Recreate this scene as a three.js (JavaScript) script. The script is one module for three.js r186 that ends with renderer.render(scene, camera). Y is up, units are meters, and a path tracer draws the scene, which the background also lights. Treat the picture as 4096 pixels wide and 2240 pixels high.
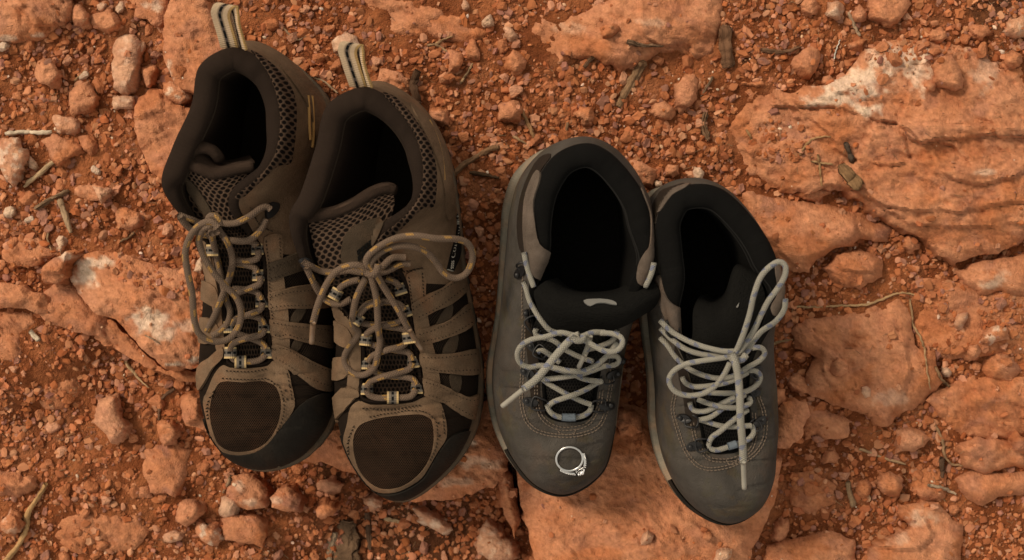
import * as THREE from 'three';
import { mergeGeometries, mergeVertices, toCreasedNormals } from 'three/addons/utils/BufferGeometryUtils.js';
import { ImprovedNoise } from 'three/addons/math/ImprovedNoise.js';

// ---------------------------------------------------------------- camera, sky, sun, exposure
const scene = new THREE.Scene();
const D = 1.1, CW = 0.8, K = CW / 4096;            // camera height above the ledge, width of ground in view
const camera = new THREE.PerspectiveCamera(2 * Math.atan(CW * 35 / 64 / 2 / D) * 180 / Math.PI, 64 / 35, 0.05, 60);
camera.up.set(0, 0, -1);
camera.position.set(0, D, 0);
camera.lookAt(0, 0, 0);
camera.focus = 1.035;
camera.userData.fStop = 8;
const renderer = new THREE.WebGLRenderer({ antialias: true });
renderer.toneMapping = THREE.LinearToneMapping;
renderer.toneMappingExposure = 1.96;
renderer.shadowMap.enabled = true;
renderer.shadowMap.type = THREE.PCFSoftShadowMap;
const SUN = new THREE.Vector3(-0.8, 0.95, -0.55).normalize();
{
  const W = 256, H = 128, d = new Float32Array(W * H * 4);
  for (let j = 0; j < H; j++) for (let i = 0; i < W; i++) {
    const el = ((j + 0.5) / H - 0.5) * Math.PI, az = ((i + 0.5) / W - 0.5) * 2 * Math.PI;
    const x = Math.cos(el) * Math.cos(az), y = Math.sin(el), z = Math.cos(el) * Math.sin(az);
    const c = x * SUN.x + y * SUN.y + z * SUN.z;
    let L = y > 0 ? 0.53 - 0.42 * y : 0.52 * Math.exp(y * 3);      // paler towards the horizon
    L += 0.5 * Math.pow(Math.max(0, 0.5 + 0.5 * c), 5);       // bright haze round the hidden sun
    const k = (j * W + i) * 4;
    d[k] = L * 1.0; d[k + 1] = L * 0.94; d[k + 2] = L * 0.82; d[k + 3] = 1;
  }
  const sky = new THREE.DataTexture(d, W, H, THREE.RGBAFormat, THREE.FloatType);
  sky.mapping = THREE.EquirectangularReflectionMapping; sky.magFilter = THREE.LinearFilter; sky.needsUpdate = true;
  scene.background = sky; scene.environment = sky;
}
const sun = new THREE.DirectionalLight(0xffecd2, 1.5);
sun.position.copy(SUN).multiplyScalar(4);
sun.castShadow = true; sun.shadow.radius = 24;
sun.shadow.mapSize.set(2048, 2048);
Object.assign(sun.shadow.camera, { left: -1, right: 1, top: 1, bottom: -1, near: 1, far: 8 });
scene.add(sun);
// ---------------------------------------------------------------- helpers
const V3 = THREE.Vector3;
function rng(seed) { let a = seed >>> 0; return () => { a = (a + 0x6D2B79F5) | 0; let t = Math.imul(a ^ (a >>> 15), 1 | a); t = (t + Math.imul(t ^ (t >>> 7), 61 | t)) ^ t; return ((t ^ (t >>> 14)) >>> 0) / 4294967296; }; }
function hash2(x, y, s) { let h = Math.imul(x, 374761393) + Math.imul(y, 668265263) + Math.imul(s, 2147483647 - 1013); h = Math.imul(h ^ (h >>> 13), 1274126177); return ((h ^ (h >>> 16)) >>> 0) / 4294967296; }
const PERL = new ImprovedNoise();
const pn = (x, y, z = 0) => PERL.noise(x + 100.3, y + 57.7, z + 33.1);
const fbm = (x, y, o = 4, z = 0) => { let s = 0, a = 1, f = 1; for (let i = 0; i < o; i++) { s += a * pn(x * f, y * f, z + i * 7.3); a *= 0.5; f *= 2.03; } return s; };
const clamp = (x, a = 0, b = 1) => Math.min(b, Math.max(a, x));
const lerp = (a, b, t) => a + (b - a) * t;
const sstep = (a, b, x) => { const t = clamp((x - a) / (b - a)); return t * t * (3 - 2 * t); };
const mix3 = (a, b, t) => [lerp(a[0], b[0], t), lerp(a[1], b[1], t), lerp(a[2], b[2], t)];
// a point of the place: where the line of sight through photo pixel (x, y) meets height h
const P = (x, y, h = 0) => new V3((x - 2048) * K * (D - h) / D, h, (y - 1120) * K * (D - h) / D);
const names = {};
const numbered = (n) => { const k = names[n] = (names[n] ?? -1) + 1; return k ? n + '_' + String(k).padStart(3, '0') : n; };
function tag(o, label, category, group, kind) {
  o.userData = { label, category };
  if (!category) delete o.userData.category;
  if (group) o.userData.group = group;
  if (kind) o.userData.kind = kind;
  return o;
}
function top(name, label, category, group, at) { const g = new THREE.Group(); g.name = numbered(name); if (at) g.position.copy(at); tag(g, label, category, group); scene.add(g); return g; }
function mesh(name, geo, mat, parent, world = true) {
  const m = new THREE.Mesh(geo, mat); m.castShadow = m.receiveShadow = true;
  if (parent) { m.name = name; if (world) { let o = parent, p = new V3(); while (o && o !== scene) { p.add(o.position); o = o.parent; } geo.translate(-p.x, -p.y, -p.z); } parent.add(m); } else { m.name = numbered(name); scene.add(m); }
  return m;
}
function topMesh(name, geo, mat, label, category, group, kind) {     // geometry in world metres; origin moved to its base
  geo.computeBoundingBox(); const b = geo.boundingBox, c = new V3((b.min.x + b.max.x) / 2, b.min.y, (b.min.z + b.max.z) / 2);
  geo.translate(-c.x, -c.y, -c.z); const m = mesh(name, geo, mat); m.position.copy(c); return tag(m, label, category, group, kind);
}
// ---------------------------------------------------------------- textures (linear values in, tiles of a real size)
const toS = (x) => { x = clamp(x); return x <= 0.0031308 ? x * 12.92 : 1.055 * Math.pow(x, 1 / 2.4) - 0.055; };
function tex(w, h, fn, { srgb = true, size = [1, 1] } = {}) {
  const d = new Uint8Array(w * h * 4);
  for (let j = 0; j < h; j++) for (let i = 0; i < w; i++) {
    let c = fn((i + 0.5) / w, (j + 0.5) / h); if (typeof c === 'number') c = [c, c, c];
    const k = (j * w + i) * 4;
    for (let q = 0; q < 3; q++) d[k + q] = 255 * (srgb ? toS(c[q]) : clamp(c[q]));
    d[k + 3] = 255;
  }
  const t = new THREE.DataTexture(d, w, h); t.wrapS = t.wrapT = THREE.RepeatWrapping; t.magFilter = THREE.LinearFilter; t.minFilter = THREE.LinearMipmapLinearFilter; t.generateMipmaps = true;
  if (srgb) t.colorSpace = THREE.SRGBColorSpace; t.repeat.set(1 / size[0], 1 / size[1]); t.needsUpdate = true; return t;
}
function vn(u, v, n, s) {                                              // value noise that tiles: n cells a side
  const x = u * n, y = v * n, i = Math.floor(x), j = Math.floor(y), f = x - i, g = y - j, a = f * f * (3 - 2 * f), b = g * g * (3 - 2 * g);
  const w = (q) => ((q % n) + n) % n, H = (p, q) => hash2(w(p), w(q), s);
  return lerp(lerp(H(i, j), H(i + 1, j), a), lerp(H(i, j + 1), H(i + 1, j + 1), a), b);
}
const tn = (u, v, n, o, s) => { let r = 0, a = 0.5, t = 0; for (let i = 0; i < o; i++) { r += a * vn(u, v, n << i, s + i); t += a; a *= 0.55; } return r / t; };
const grainMap = tex(512, 512, (u, v) => { const a = tn(u, v, 6, 6, 1), b = tn(u, v, 90, 2, 9); const k = 0.74 + 0.34 * a + 0.24 * (b - 0.5); return [k, k * (0.96 + 0.08 * a), k * (0.93 + 0.12 * b)]; }, { size: [0.07, 0.07] });
const grainBump = tex(512, 512, (u, v) => 0.55 * tn(u, v, 10, 6, 21) + 0.45 * tn(u, v, 110, 2, 31), { srgb: false, size: [0.07, 0.07] });
const stdm = (o) => new THREE.MeshPhysicalMaterial({ roughness: 0.95, metalness: 0, specularIntensity: 0.15, side: THREE.DoubleSide, ...o });
const lin = (r, g, b) => new THREE.Color().setRGB(r, g, b);
const M = {};

M.rock = stdm({ vertexColors: true, map: grainMap, bumpMap: grainBump, bumpScale: 0.0017 });
M.soil = stdm({ vertexColors: true, map: grainMap, bumpMap: grainBump, bumpScale: 0.003 });
M.grit = stdm({ color: 0xffffff, roughness: 1 });
{
  const mp = tex(128, 128, (u, v) => { const k = 0.55 + 0.7 * tn(u, v * 0.999, 4, 4, 5) * (0.7 + 0.5 * vn(u, v, 48, 8)); return [k, k, k]; }, { size: [0.03, 0.012] });
  M.wood = stdm({ vertexColors: true, map: mp, bumpMap: tex(128, 128, (u, v) => vn(u * 0.999, v, 32, 3) * 0.6 + 0.4 * vn(u, v, 8, 4), { srgb: false, size: [0.06, 0.012] }), bumpScale: 0.0008 });
}
// suede
{
  const mp = tex(256, 256, (u, v) => { const k = 0.72 + 0.42 * tn(u, v, 5, 4, 41) + 0.34 * (vn(u, v, 128, 44) - 0.5); return [k, k * 0.985, k * 0.96]; }, { size: [0.045, 0.045] });
  const bp = tex(256, 256, (u, v) => 0.5 * vn(u, v, 110, 46) + 0.5 * tn(u, v, 16, 4, 47), { srgb: false, size: [0.045, 0.045] });
  M.suede = stdm({ vertexColors: true, color: lin(0.138, 0.089, 0.055), map: mp, bumpMap: bp, bumpScale: 0.0005, roughness: 1 });
  M.suedeDark = stdm({ vertexColors: true, color: lin(0.055, 0.039, 0.026), map: mp, bumpMap: bp, bumpScale: 0.0005, roughness: 1 });
  M.greySuede = stdm({ vertexColors: true, color: lin(0.095, 0.073, 0.058), map: mp, bumpMap: bp, bumpScale: 0.0004, roughness: 1 });
}
// knitted meshes: holes in a hexagonal net
function net(px, py, hole, thread, dark, seed) {                       // pitch in metres, hole radius as share of the pitch
  const f = (u, v) => { const y = v * 2, r = Math.floor(y), x = u + (r & 1) * 0.5; const dx = (x - Math.floor(x)) - 0.5, dy = (y - r) - 0.5; return Math.hypot(dx * px, dy * py * 0.5) / (px * 0.5); };
  const cells = 4;
  const at = (u, v) => { let m = 9; const U = u * cells, V = v * cells; for (const [ox, oy] of [[0.5, 0.25], [0, 0.75], [1, 0.75], [0.5, 1.25], [0.5, -0.25], [0, -0.25], [1, -0.25], [0, 0.75]]) { const dx = (U - Math.floor(U)) - ox, dy = (V - Math.floor(V)) - oy; m = Math.min(m, Math.hypot(dx * px, dy * py) / Math.min(px, py * 0.8)); } return m; };
  const map = tex(128, 128, (u, v) => { const m = at(u, v), t = sstep(hole * 0.8, hole * 1.15, m), n = 0.8 + 0.4 * vn(u, v, 64, seed); return mix3(dark, [thread[0] * n, thread[1] * n, thread[2] * n], t); }, { size: [px * cells, py * cells] });
  const bump = tex(128, 128, (u, v) => sstep(hole * 0.6, hole * 1.4, at(u, v)), { srgb: false, size: [px * cells, py * cells] });
  return { map, bumpMap: bump, bumpScale: 0.0006 };
}
M.toeMesh = stdm({ vertexColors: true, ...net(0.00165, 0.0024, 0.29, [0.031, 0.0165, 0.009], [0.003, 0.0027, 0.002], 3) });
M.sideMesh = stdm({ ...net(0.0017, 0.0026, 0.3, [0.022, 0.0135, 0.0085], [0.005, 0.004, 0.003], 5) });
M.tongueMesh = stdm({ ...net(0.0028, 0.0044, 0.32, [0.03, 0.0185, 0.012], [0.004, 0.003, 0.002], 6) });
M.blackMesh = stdm({ ...net(0.0024, 0.0036, 0.3, [0.012, 0.0105, 0.009], [0.003, 0.0026, 0.0024], 16) });
M.collarMesh = stdm({ ...net(0.0040, 0.0056, 0.33, [0.08, 0.05, 0.033], [0.006, 0.004, 0.003], 7) });
{
  const knit = tex(128, 128, (u, v) => { const w = 0.5 + 0.5 * Math.sin(2 * Math.PI * (u * 8 + 0.35 * Math.sin(2 * Math.PI * v * 16))); return 0.6 + 0.6 * w + 0.3 * (vn(u, v, 64, 3) - 0.5); }, { size: [0.016, 0.02] });
  const kb = tex(128, 128, (u, v) => 0.5 + 0.5 * Math.sin(2 * Math.PI * (u * 8 + 0.35 * Math.sin(2 * Math.PI * v * 16))), { srgb: false, size: [0.016, 0.02] });
  M.lining = stdm({ color: lin(0.032, 0.0205, 0.0145), map: knit, bumpMap: kb, bumpScale: 0.0004, roughness: 1 });
  M.tongueEdge = stdm({ color: lin(0.062, 0.039, 0.027), map: knit, bumpMap: kb, bumpScale: 0.0004, roughness: 1 });
  M.insole = stdm({ color: lin(0.02, 0.015, 0.011), map: knit });
  const fz = tex(256, 256, (u, v) => 0.6 + 0.8 * tn(u, v, 24, 4, 77), { size: [0.03, 0.03] }), fb = tex(256, 256, (u, v) => tn(u, v, 40, 3, 78), { srgb: false, size: [0.03, 0.03] });
  M.fleece = stdm({ color: lin(0.0065, 0.006, 0.0052), map: fz, bumpMap: fb, bumpScale: 0.0008, roughness: 1 });
  M.ribKnit = stdm({ color: lin(0.0095, 0.0087, 0.0078), map: knit, bumpMap: kb, bumpScale: 0.0008, roughness: 1 });
}
{
  const mp = tex(512, 512, (u, v) => { const a = tn(u, v, 4, 5, 51), b = vn(u, v, 200, 52), s = sstep(0.56, 0.72, tn(u, v, 7, 4, 58)); const k = 0.58 + 0.8 * a + 0.22 * (b - 0.5); return mix3([k, k, k], [k * 1.3, k * 1.12, k * 0.9], s); }, { size: [0.09, 0.09] });
  const bp = tex(512, 512, (u, v) => 0.45 * vn(u, v, 190, 54) + 0.55 * tn(u, v, 50, 3, 55), { srgb: false, size: [0.09, 0.09] });
  M.leather = stdm({ vertexColors: true, color: lin(0.054, 0.0465, 0.039), map: mp, bumpMap: bp, bumpScale: 0.0007, roughness: 0.8, specularIntensity: 0.25 });
  M.darkLeather = stdm({ color: lin(0.02, 0.0145, 0.011), map: mp, bumpMap: bp, bumpScale: 0.0003, roughness: 0.7 });
}
{
  const mp = tex(256, 256, (u, v) => { const a = tn(u, v, 5, 5, 61), s = sstep(0.55, 0.75, tn(u, v, 9, 4, 66)); return mix3([0.75 + 0.4 * a, 0.75 + 0.4 * a, 0.75 + 0.4 * a], [4.6, 3.4, 2.3], 0.6 * s); }, { size: [0.08, 0.08] });
  mp.userData = {}; 
  const bp = tex(256, 256, (u, v) => tn(u, v, 30, 4, 63), { srgb: false, size: [0.05, 0.05] });
  M.rubber = stdm({ vertexColors: true, specularIntensity: 0.18, color: lin(0.0135, 0.0112, 0.0085), map: mp, bumpMap: bp, bumpScale: 0.0004, roughness: 0.7 });
  M.outsole = stdm({ vertexColors: true, color: lin(0.011, 0.0095, 0.0075), map: mp, bumpMap: bp, bumpScale: 0.0004, roughness: 0.8 });
  M.tanRubber = stdm({ vertexColors: true, color: lin(0.1, 0.074, 0.05), map: mp, bumpMap: bp, bumpScale: 0.0003, roughness: 0.8 });
  const rb = tex(64, 64, (u, v) => 0.5 + 0.5 * Math.sin(2 * Math.PI * u * 12), { srgb: false, size: [0.02, 0.02] });
  M.midsole = stdm({ vertexColors: true, color: lin(0.205, 0.178, 0.135), map: mp, bumpMap: rb, bumpScale: 0.00015, roughness: 0.8 });
}
function laceTex(base, fleck, seed, tiles, pick) {                       // u along the cord, v around it
  const braid = (u, v) => Math.abs(Math.sin(Math.PI * (u * 14 + v * 6))) * Math.abs(Math.sin(Math.PI * (u * 14 - v * 6)));
  const map = tex(256, 64, (u, v) => { const k = 0.72 + 0.4 * braid(u, v) + 0.2 * (vn(u, v, 32, seed) - 0.5); const f = pick(u, v); return mix3(base.map((c) => c * k), fleck.map((c) => c * k), f); }, { size: tiles });
  return { map, bumpMap: tex(256, 64, braid, { srgb: false, size: tiles }), bumpScale: 0.0005, roughness: 0.9 };
}
M.brownLace = stdm(laceTex([0.14, 0.095, 0.066], [0.33, 0.185, 0.06], 11, [0.026, 1], (u, v) => { let m = 0; for (const [a, b, l] of [[0.05, 0.1, 0.2], [0.12, 0.3, 0.2], [0.55, 0.55, 0.2], [0.62, 0.78, 0.2]]) { const x = ((u - a - 0.25 * (v - b)) % 1 + 1) % 1; if (x < l && Math.abs(((v - b + 1.5) % 1) - 0.5) < 0.07) m = 0.9; } return m; }));
M.paleLace = stdm(laceTex([0.275, 0.255, 0.212], [0.14, 0.15, 0.205], 12, [0.024, 1], (u, v) => { let m = 0; for (const [a, b] of [[0.05, 0.15], [0.36, 0.5], [0.55, 0.05], [0.78, 0.7]]) { const x = ((u - a) % 1 + 1) % 1, y = Math.abs(((v - b - x + 1.5) % 1 + 1) % 1 - 0.5); if (x < 0.16 && y < 0.12) m = 0.85; } return m; }));
M.brownTip = stdm({ specularIntensity: 0.8, color: lin(0.16, 0.1, 0.06), roughness: 0.35 });
M.paleTip = stdm({ color: lin(0.26, 0.24, 0.2), roughness: 0.4 });
M.blueBand = stdm({ color: lin(0.15, 0.175, 0.2), bumpMap: tex(32, 32, (u, v) => Math.abs(Math.sin(8 * Math.PI * u) * Math.sin(8 * Math.PI * v)), { srgb: false, size: [0.004, 0.004] }), bumpScale: 0.0003, roughness: 0.6 });
// woven tape: u along, v across in 0..1
M.webbing = stdm({ map: tex(64, 64, (u, v) => { const w = 0.85 + 0.15 * Math.sin(2 * Math.PI * v * 16) * Math.sin(2 * Math.PI * u * 12); const a = Math.abs(v - 0.5); const dash = (u * 3) % 1 < 0.62; let c = a > 0.31 ? [0.5, 0.35, 0.17] : a > 0.14 ? [0.16, 0.13, 0.1] : [0.10, 0.088, 0.075]; if (a < 0.1 && dash) c = [0.007, 0.007, 0.007]; if (a > 0.31 && a < 0.35) c = [0.26, 0.2, 0.12]; return c.map((q) => q * w); }), bumpMap: tex(32, 32, (u, v) => Math.sin(2 * Math.PI * u * 8) * 0.5 + 0.5, { srgb: false }), bumpScale: 0.0003 });
M.pullTape = stdm({ map: tex(256, 64, (u, v) => { const w = 0.86 + 0.14 * Math.sin(2 * Math.PI * u * 60); const a = Math.abs(v - 0.47); const dash = (u * 11) % 1 < 0.66; let c = a > 0.15 ? [0.58, 0.42, 0.27] : [0.31, 0.225, 0.15]; if (v > 0.86) c = [0.4, 0.25, 0.1]; if (a < 0.075 && dash) c = [0.01, 0.009, 0.008]; else if (a < 0.075) c = [0.08, 0.06, 0.05]; return c.map((q) => q * w); }), bumpMap: tex(256, 16, (u) => Math.sin(2 * Math.PI * u * 60) * 0.5 + 0.5, { srgb: false }), bumpScale: 0.0004 });
M.darkSeam = stdm({ color: lin(0.013, 0.012, 0.011) });
M.blackMetal = stdm({ color: lin(0.012, 0.011, 0.011), roughness: 0.45, metalness: 0.3, specularIntensity: 0.8 });
M.thread = stdm({ color: lin(0.125, 0.095, 0.072), roughness: 0.9 });
M.darkThread = stdm({ color: lin(0.03, 0.021, 0.014), roughness: 0.9 });
M.goldThread = stdm({ color: lin(0.36, 0.2, 0.07), roughness: 0.9 });
M.silver = stdm({ specularIntensity: 1, color: lin(0.66, 0.65, 0.63), roughness: 0.28, metalness: 1 });
M.gem = new THREE.MeshPhysicalMaterial({ color: lin(0.95, 0.95, 0.95), roughness: 0.05, metalness: 0.35, ior: 2.2, clearcoat: 1 });
M.whiteTag = stdm({ color: lin(0.14, 0.133, 0.12), roughness: 0.95 });
// ---------------------------------------------------------------- geometry tools
function geo(pos, nor, uv, idx, col) {
  const g = new THREE.BufferGeometry();
  g.setAttribute('position', new THREE.Float32BufferAttribute(pos, 3));
  if (nor) g.setAttribute('normal', new THREE.Float32BufferAttribute(nor, 3));
  if (uv) g.setAttribute('uv', new THREE.Float32BufferAttribute(uv, 2));
  if (col) g.setAttribute('color', new THREE.Float32BufferAttribute(col, 3));
  if (idx) g.setIndex(idx);
  if (!nor) g.computeVertexNormals();
  return g;
}
// sheet of (u, v) in 0..1; normals by finite differences
function sheet(nu, nv, fn, { u0 = 0, u1 = 1, v0 = 0, v1 = 1, uv, flip = 1, eps = 1e-3 } = {}) {
  const pos = [], nor = [], uvs = [], idx = [];
  for (let j = 0; j <= nv; j++) for (let i = 0; i <= nu; i++) {
    const u = lerp(u0, u1, i / nu), v = lerp(v0, v1, j / nv), p = fn(u, v);
    const a = fn(Math.min(1.5, u + eps), v).sub(fn(u - eps, v)), b = fn(u, Math.min(1, v + eps)).sub(fn(u, Math.max(0, v - eps)));
    const n = a.cross(b).multiplyScalar(flip).normalize();
    pos.push(p.x, p.y, p.z); nor.push(n.x, n.y, n.z);
    const w = uv ? uv(u, v, p) : [p.x, p.z]; uvs.push(w[0], w[1]);
    if (i < nu && j < nv) { const k = j * (nu + 1) + i; idx.push(k, k + 1, k + nu + 2, k, k + nu + 2, k + nu + 1); }
  }
  return geo(pos, nor, uvs, idx);
}
const area2 = (p) => { let s = 0; for (let i = 0; i < p.length; i++) { const a = p[i], b = p[(i + 1) % p.length]; s += a[0] * b[1] - b[0] * a[1]; } return s; };
function smoothPoly(pts, k = 4, closed = true) {                          // rounded outline through the points
  const c = new THREE.CatmullRomCurve3(pts.map((p) => new V3(p[0], p[1], p[2] ?? 0)), closed, 'centripetal'), n = pts.length - (closed ? 0 : 1), out = [];
  for (let i = 0; i < n * k + (closed ? 0 : 1); i++) { const q = c.getPoint(i / (n * k)); out.push([q.x, q.y, q.z]); }
  return out;
}
function roughPoly(pts, amp, r, step = 22) {                              // broken stone outline
  const out = [];
  for (let i = 0; i < pts.length; i++) {
    const a = pts[i], b = pts[(i + 1) % pts.length], L = Math.hypot(b[0] - a[0], b[1] - a[1]), n = Math.max(1, Math.round(L / step)), nx = (b[1] - a[1]) / L, ny = -(b[0] - a[0]) / L;
    for (let k = 0; k < n; k++) { const t = k / n, e = Math.sin(Math.PI * t) * 0.6 + 0.4; const o = amp * e * (1.5 * pn(lerp(a[0], b[0], t) / 70, lerp(a[1], b[1], t) / 70, r) + 0.9 * pn(lerp(a[0], b[0], t) / 22, lerp(a[1], b[1], t) / 22, r)); out.push([lerp(a[0], b[0], t) + nx * o, lerp(a[1], b[1], t) + ny * o]); }
  }
  return out;
}
const inside = (p, x, y) => { let c = false; for (let i = 0, j = p.length - 1; i < p.length; j = i++) { const a = p[i], b = p[j]; if ((a[1] > y) !== (b[1] > y) && x < (b[0] - a[0]) * (y - a[1]) / (b[1] - a[1]) + a[0]) c = !c; } return c; };
function edgeDist(p, x, y) { let m = 1e18; for (let i = 0, j = p.length - 1; i < p.length; j = i++) { const a = p[j], b = p[i], ex = b[0] - a[0], ey = b[1] - a[1], t = clamp(((x - a[0]) * ex + (y - a[1]) * ey) / (ex * ex + ey * ey + 1e-9)); const dx = x - a[0] - ex * t, dy = y - a[1] - ey * t, q = dx * dx + dy * dy; if (q < m) m = q; } return Math.sqrt(m); }
const sdist = (p, x, y) => (inside(p, x, y) ? 1 : -1) * edgeDist(p, x, y);
const bbox = (p) => { let a = 1e9, b = 1e9, c = -1e9, d = -1e9; for (const q of p) { a = Math.min(a, q[0]); b = Math.min(b, q[1]); c = Math.max(c, q[0]); d = Math.max(d, q[1]); } return [a, b, c, d]; };
function clipCell(poly, x0, y0, x1, y1) {
  let p = poly;
  for (const [ax, s, lim] of [[0, 1, x0], [0, -1, x1], [1, 1, y0], [1, -1, y1]]) {
    const out = [];
    for (let i = 0; i < p.length; i++) {
      const a = p[i], b = p[(i + 1) % p.length], da = s * (a[ax] - lim), db = s * (b[ax] - lim);
      if (da >= 0) out.push(a);
      if (da * db < 0) { const t = da / (da - db), q = [lerp(a[0], b[0], t), lerp(a[1], b[1], t)]; q[ax] = lim; out.push(q); }
    }
    p = out; if (p.length < 3) return p;
  }
  return p;
}
// fills an outline with small cells; posFn(x, y) -> {p, n, uv, c}; skirtFn(x, y, point, level) -> V3 for the rim's wall
function patch(poly, cell, posFn, { skirt, levels = 1, wallColor, seam } = {}) {
  if (area2(poly) < 0) poly = poly.slice().reverse();
  const [bx0, by0, bx1, by1] = bbox(poly), pos = [], nor = [], uv = [], col = [], idx = [], key = new Map();
  let hasN = true;
  const add = (x, y) => {
    const k = Math.round(x * 64) * 1e7 + Math.round(y * 64); let i = key.get(k); if (i !== undefined) return i;
    const o = posFn(x, y); i = pos.length / 3; key.set(k, i); pos.push(o.p.x, o.p.y, o.p.z);
    if (o.n) nor.push(o.n.x, o.n.y, o.n.z); else hasN = false;
    const w = o.uv ?? [o.p.x, o.p.z]; uv.push(w[0], w[1]); if (o.c) col.push(...o.c); return i;
  };
  const i0 = Math.floor(bx0 / cell), i1 = Math.ceil(bx1 / cell), j0 = Math.floor(by0 / cell), j1 = Math.ceil(by1 / cell);
  const nx = i1 - i0, ny = j1 - j0, edge = new Uint8Array(nx * ny);
  for (let i = 0; i < poly.length; i++) { const a = poly[i], b = poly[(i + 1) % poly.length]; for (let y = Math.floor(Math.min(a[1], b[1]) / cell) - j0; y <= Math.floor(Math.max(a[1], b[1]) / cell) - j0; y++) for (let x = Math.floor(Math.min(a[0], b[0]) / cell) - i0; x <= Math.floor(Math.max(a[0], b[0]) / cell) - i0; x++) if (x >= 0 && y >= 0 && x < nx && y < ny) edge[y * nx + x] = 1; }
  for (let j = 0; j < ny; j++) for (let i = 0; i < nx; i++) {
    const x0 = (i + i0) * cell, y0 = (j + j0) * cell, x1 = x0 + cell, y1 = y0 + cell;
    if (!edge[j * nx + i]) { if (inside(poly, x0 + cell / 2, y0 + cell / 2)) { const a = add(x0, y0), b = add(x1, y0), c = add(x1, y1), d = add(x0, y1); idx.push(a, c, b, a, d, c); } continue; }
    const q = clipCell(poly, x0, y0, x1, y1); if (q.length < 3) continue;
    const v = []; for (const s of q) { const l = v[v.length - 1]; if (!l || Math.hypot(l.x - s[0], l.y - s[1]) > 0.02) v.push(new THREE.Vector2(s[0], s[1])); }
    while (v.length > 2 && v[0].distanceTo(v[v.length - 1]) < 0.02) v.pop();
    if (v.length < 3) continue;
    const ids = v.map((s) => add(s.x, s.y));
    for (const t of (v.length === 3 ? [[0, 1, 2]] : THREE.ShapeUtils.triangulateShape(v, []))) idx.push(ids[t[0]], ids[t[2]], ids[t[1]]);
  }
  const top = geo(pos, hasN ? nor : null, uv, idx, col.length ? col : null);
  if (!skirt) return top;
  const sp = [], su = [], sc = [], si = [];
  let run = 0;
  for (let i = 0; i < poly.length; i++) {
    const a = poly[i], b = poly[(i + 1) % poly.length]; if (seam && seam(i)) continue;
    const L = Math.hypot(b[0] - a[0], b[1] - a[1]), n = Math.max(1, Math.round(L / cell));
    for (let k = 0; k < n; k++) {
      const base = sp.length / 3;
      for (const t of [k / n, (k + 1) / n]) { const x = lerp(a[0], b[0], t), y = lerp(a[1], b[1], t), o = posFn(x, y); for (let l = 0; l <= levels; l++) { const w = l ? skirt(x, y, o, l / levels) : o.p; sp.push(w.x, w.y, w.z); su.push((run + t * L) * K, w.y + 0.3); if (o.c) sc.push(...(wallColor ? wallColor(o.c, x, y, l / levels) : o.c)); } }
      for (let l = 0; l < levels; l++) { const p = base + l, q = base + levels + 1 + l; si.push(p, q, p + 1, q, q + 1, p + 1); }
    }
    run += L;
  }
  const wall = mergeVertsSafe(geo(sp, null, su, si, sc.length ? sc : null));
  return mergeGeometries([top, wall]);
}
function mergeVertsSafe(g) { g.deleteAttribute('normal'); const m = mergeVertices(g, 1e-6); m.computeVertexNormals(); return m; }
// cord or stick along points
function tube(pts, rad, { seg = 4, sides = 8, closed = false, len0 = 0, flat = 1, rough = 0, ridge = 0, seed = 1, col, step = 0.003, uvLen = true, caps = true } = {}) {
  const c = new THREE.CatmullRomCurve3(pts, closed, 'centripetal'), L = c.getLength(), n = Math.max(3, Math.round(L / step));
  const fr = c.computeFrenetFrames(n, closed), pos = [], uv = [], idx = [], cc = [], q = new V3();
  for (let i = 0; i <= n; i++) {
    c.getPointAt(i / n, q); const N = fr.normals[i], B = fr.binormals[i], r0 = typeof rad === 'function' ? rad(i / n) : rad;
    for (let j = 0; j <= sides; j++) {
      const a = j / sides * 2 * Math.PI, e = rough ? 1 + rough * (1.2 * pn(Math.cos(a) * 1.3, Math.sin(a) * 1.3 + i * 0.06, seed * 3.1) + 0.5 * pn(Math.cos(a) * 3, Math.sin(a) * 3 + i * 0.3, seed)) + ridge * (pn(Math.cos(a) * 5.5 + seed, Math.sin(a) * 5.5, i * 0.025) + 0.7 * pn(Math.cos(a) * 12, Math.sin(a) * 12 + seed, i * 0.04)) : 1;
      const x = Math.cos(a) * r0 * e, y = Math.sin(a) * r0 * e * flat;
      pos.push(q.x + N.x * x + B.x * y, q.y + N.y * x + B.y * y, q.z + N.z * x + B.z * y);
      uv.push(len0 + i / n * L, uvLen ? j / sides : j / sides * 2 * Math.PI * r0);
      if (col) cc.push(...col(i / n, j / sides));
      if (i < n && j < sides) { const k = i * (sides + 1) + j; idx.push(k, k + 1, k + sides + 2, k, k + sides + 2, k + sides + 1); }
    }
  }
  if (caps && !closed) for (const e of [0, n]) { c.getPointAt(e / n, q); const k = pos.length / 3; pos.push(q.x, q.y, q.z); uv.push(len0 + e / n * L, 0.5); if (col) cc.push(...col(e / n, 0)); for (let j = 0; j < sides; j++) { const b = e * (sides + 1) + j; idx.push(k, b, b + 1); } }
  const g = geo(pos, null, uv, idx, col ? cc : null);
  const nn = g.attributes.normal;                                        // close the seam round the cord
  for (let i = 0; i <= n; i++) { const a = i * (sides + 1), b = a + sides, v = new V3().fromBufferAttribute(nn, a).add(new V3().fromBufferAttribute(nn, b)).normalize(); nn.setXYZ(a, v.x, v.y, v.z); nn.setXYZ(b, v.x, v.y, v.z); }
  return g;
}
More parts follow.
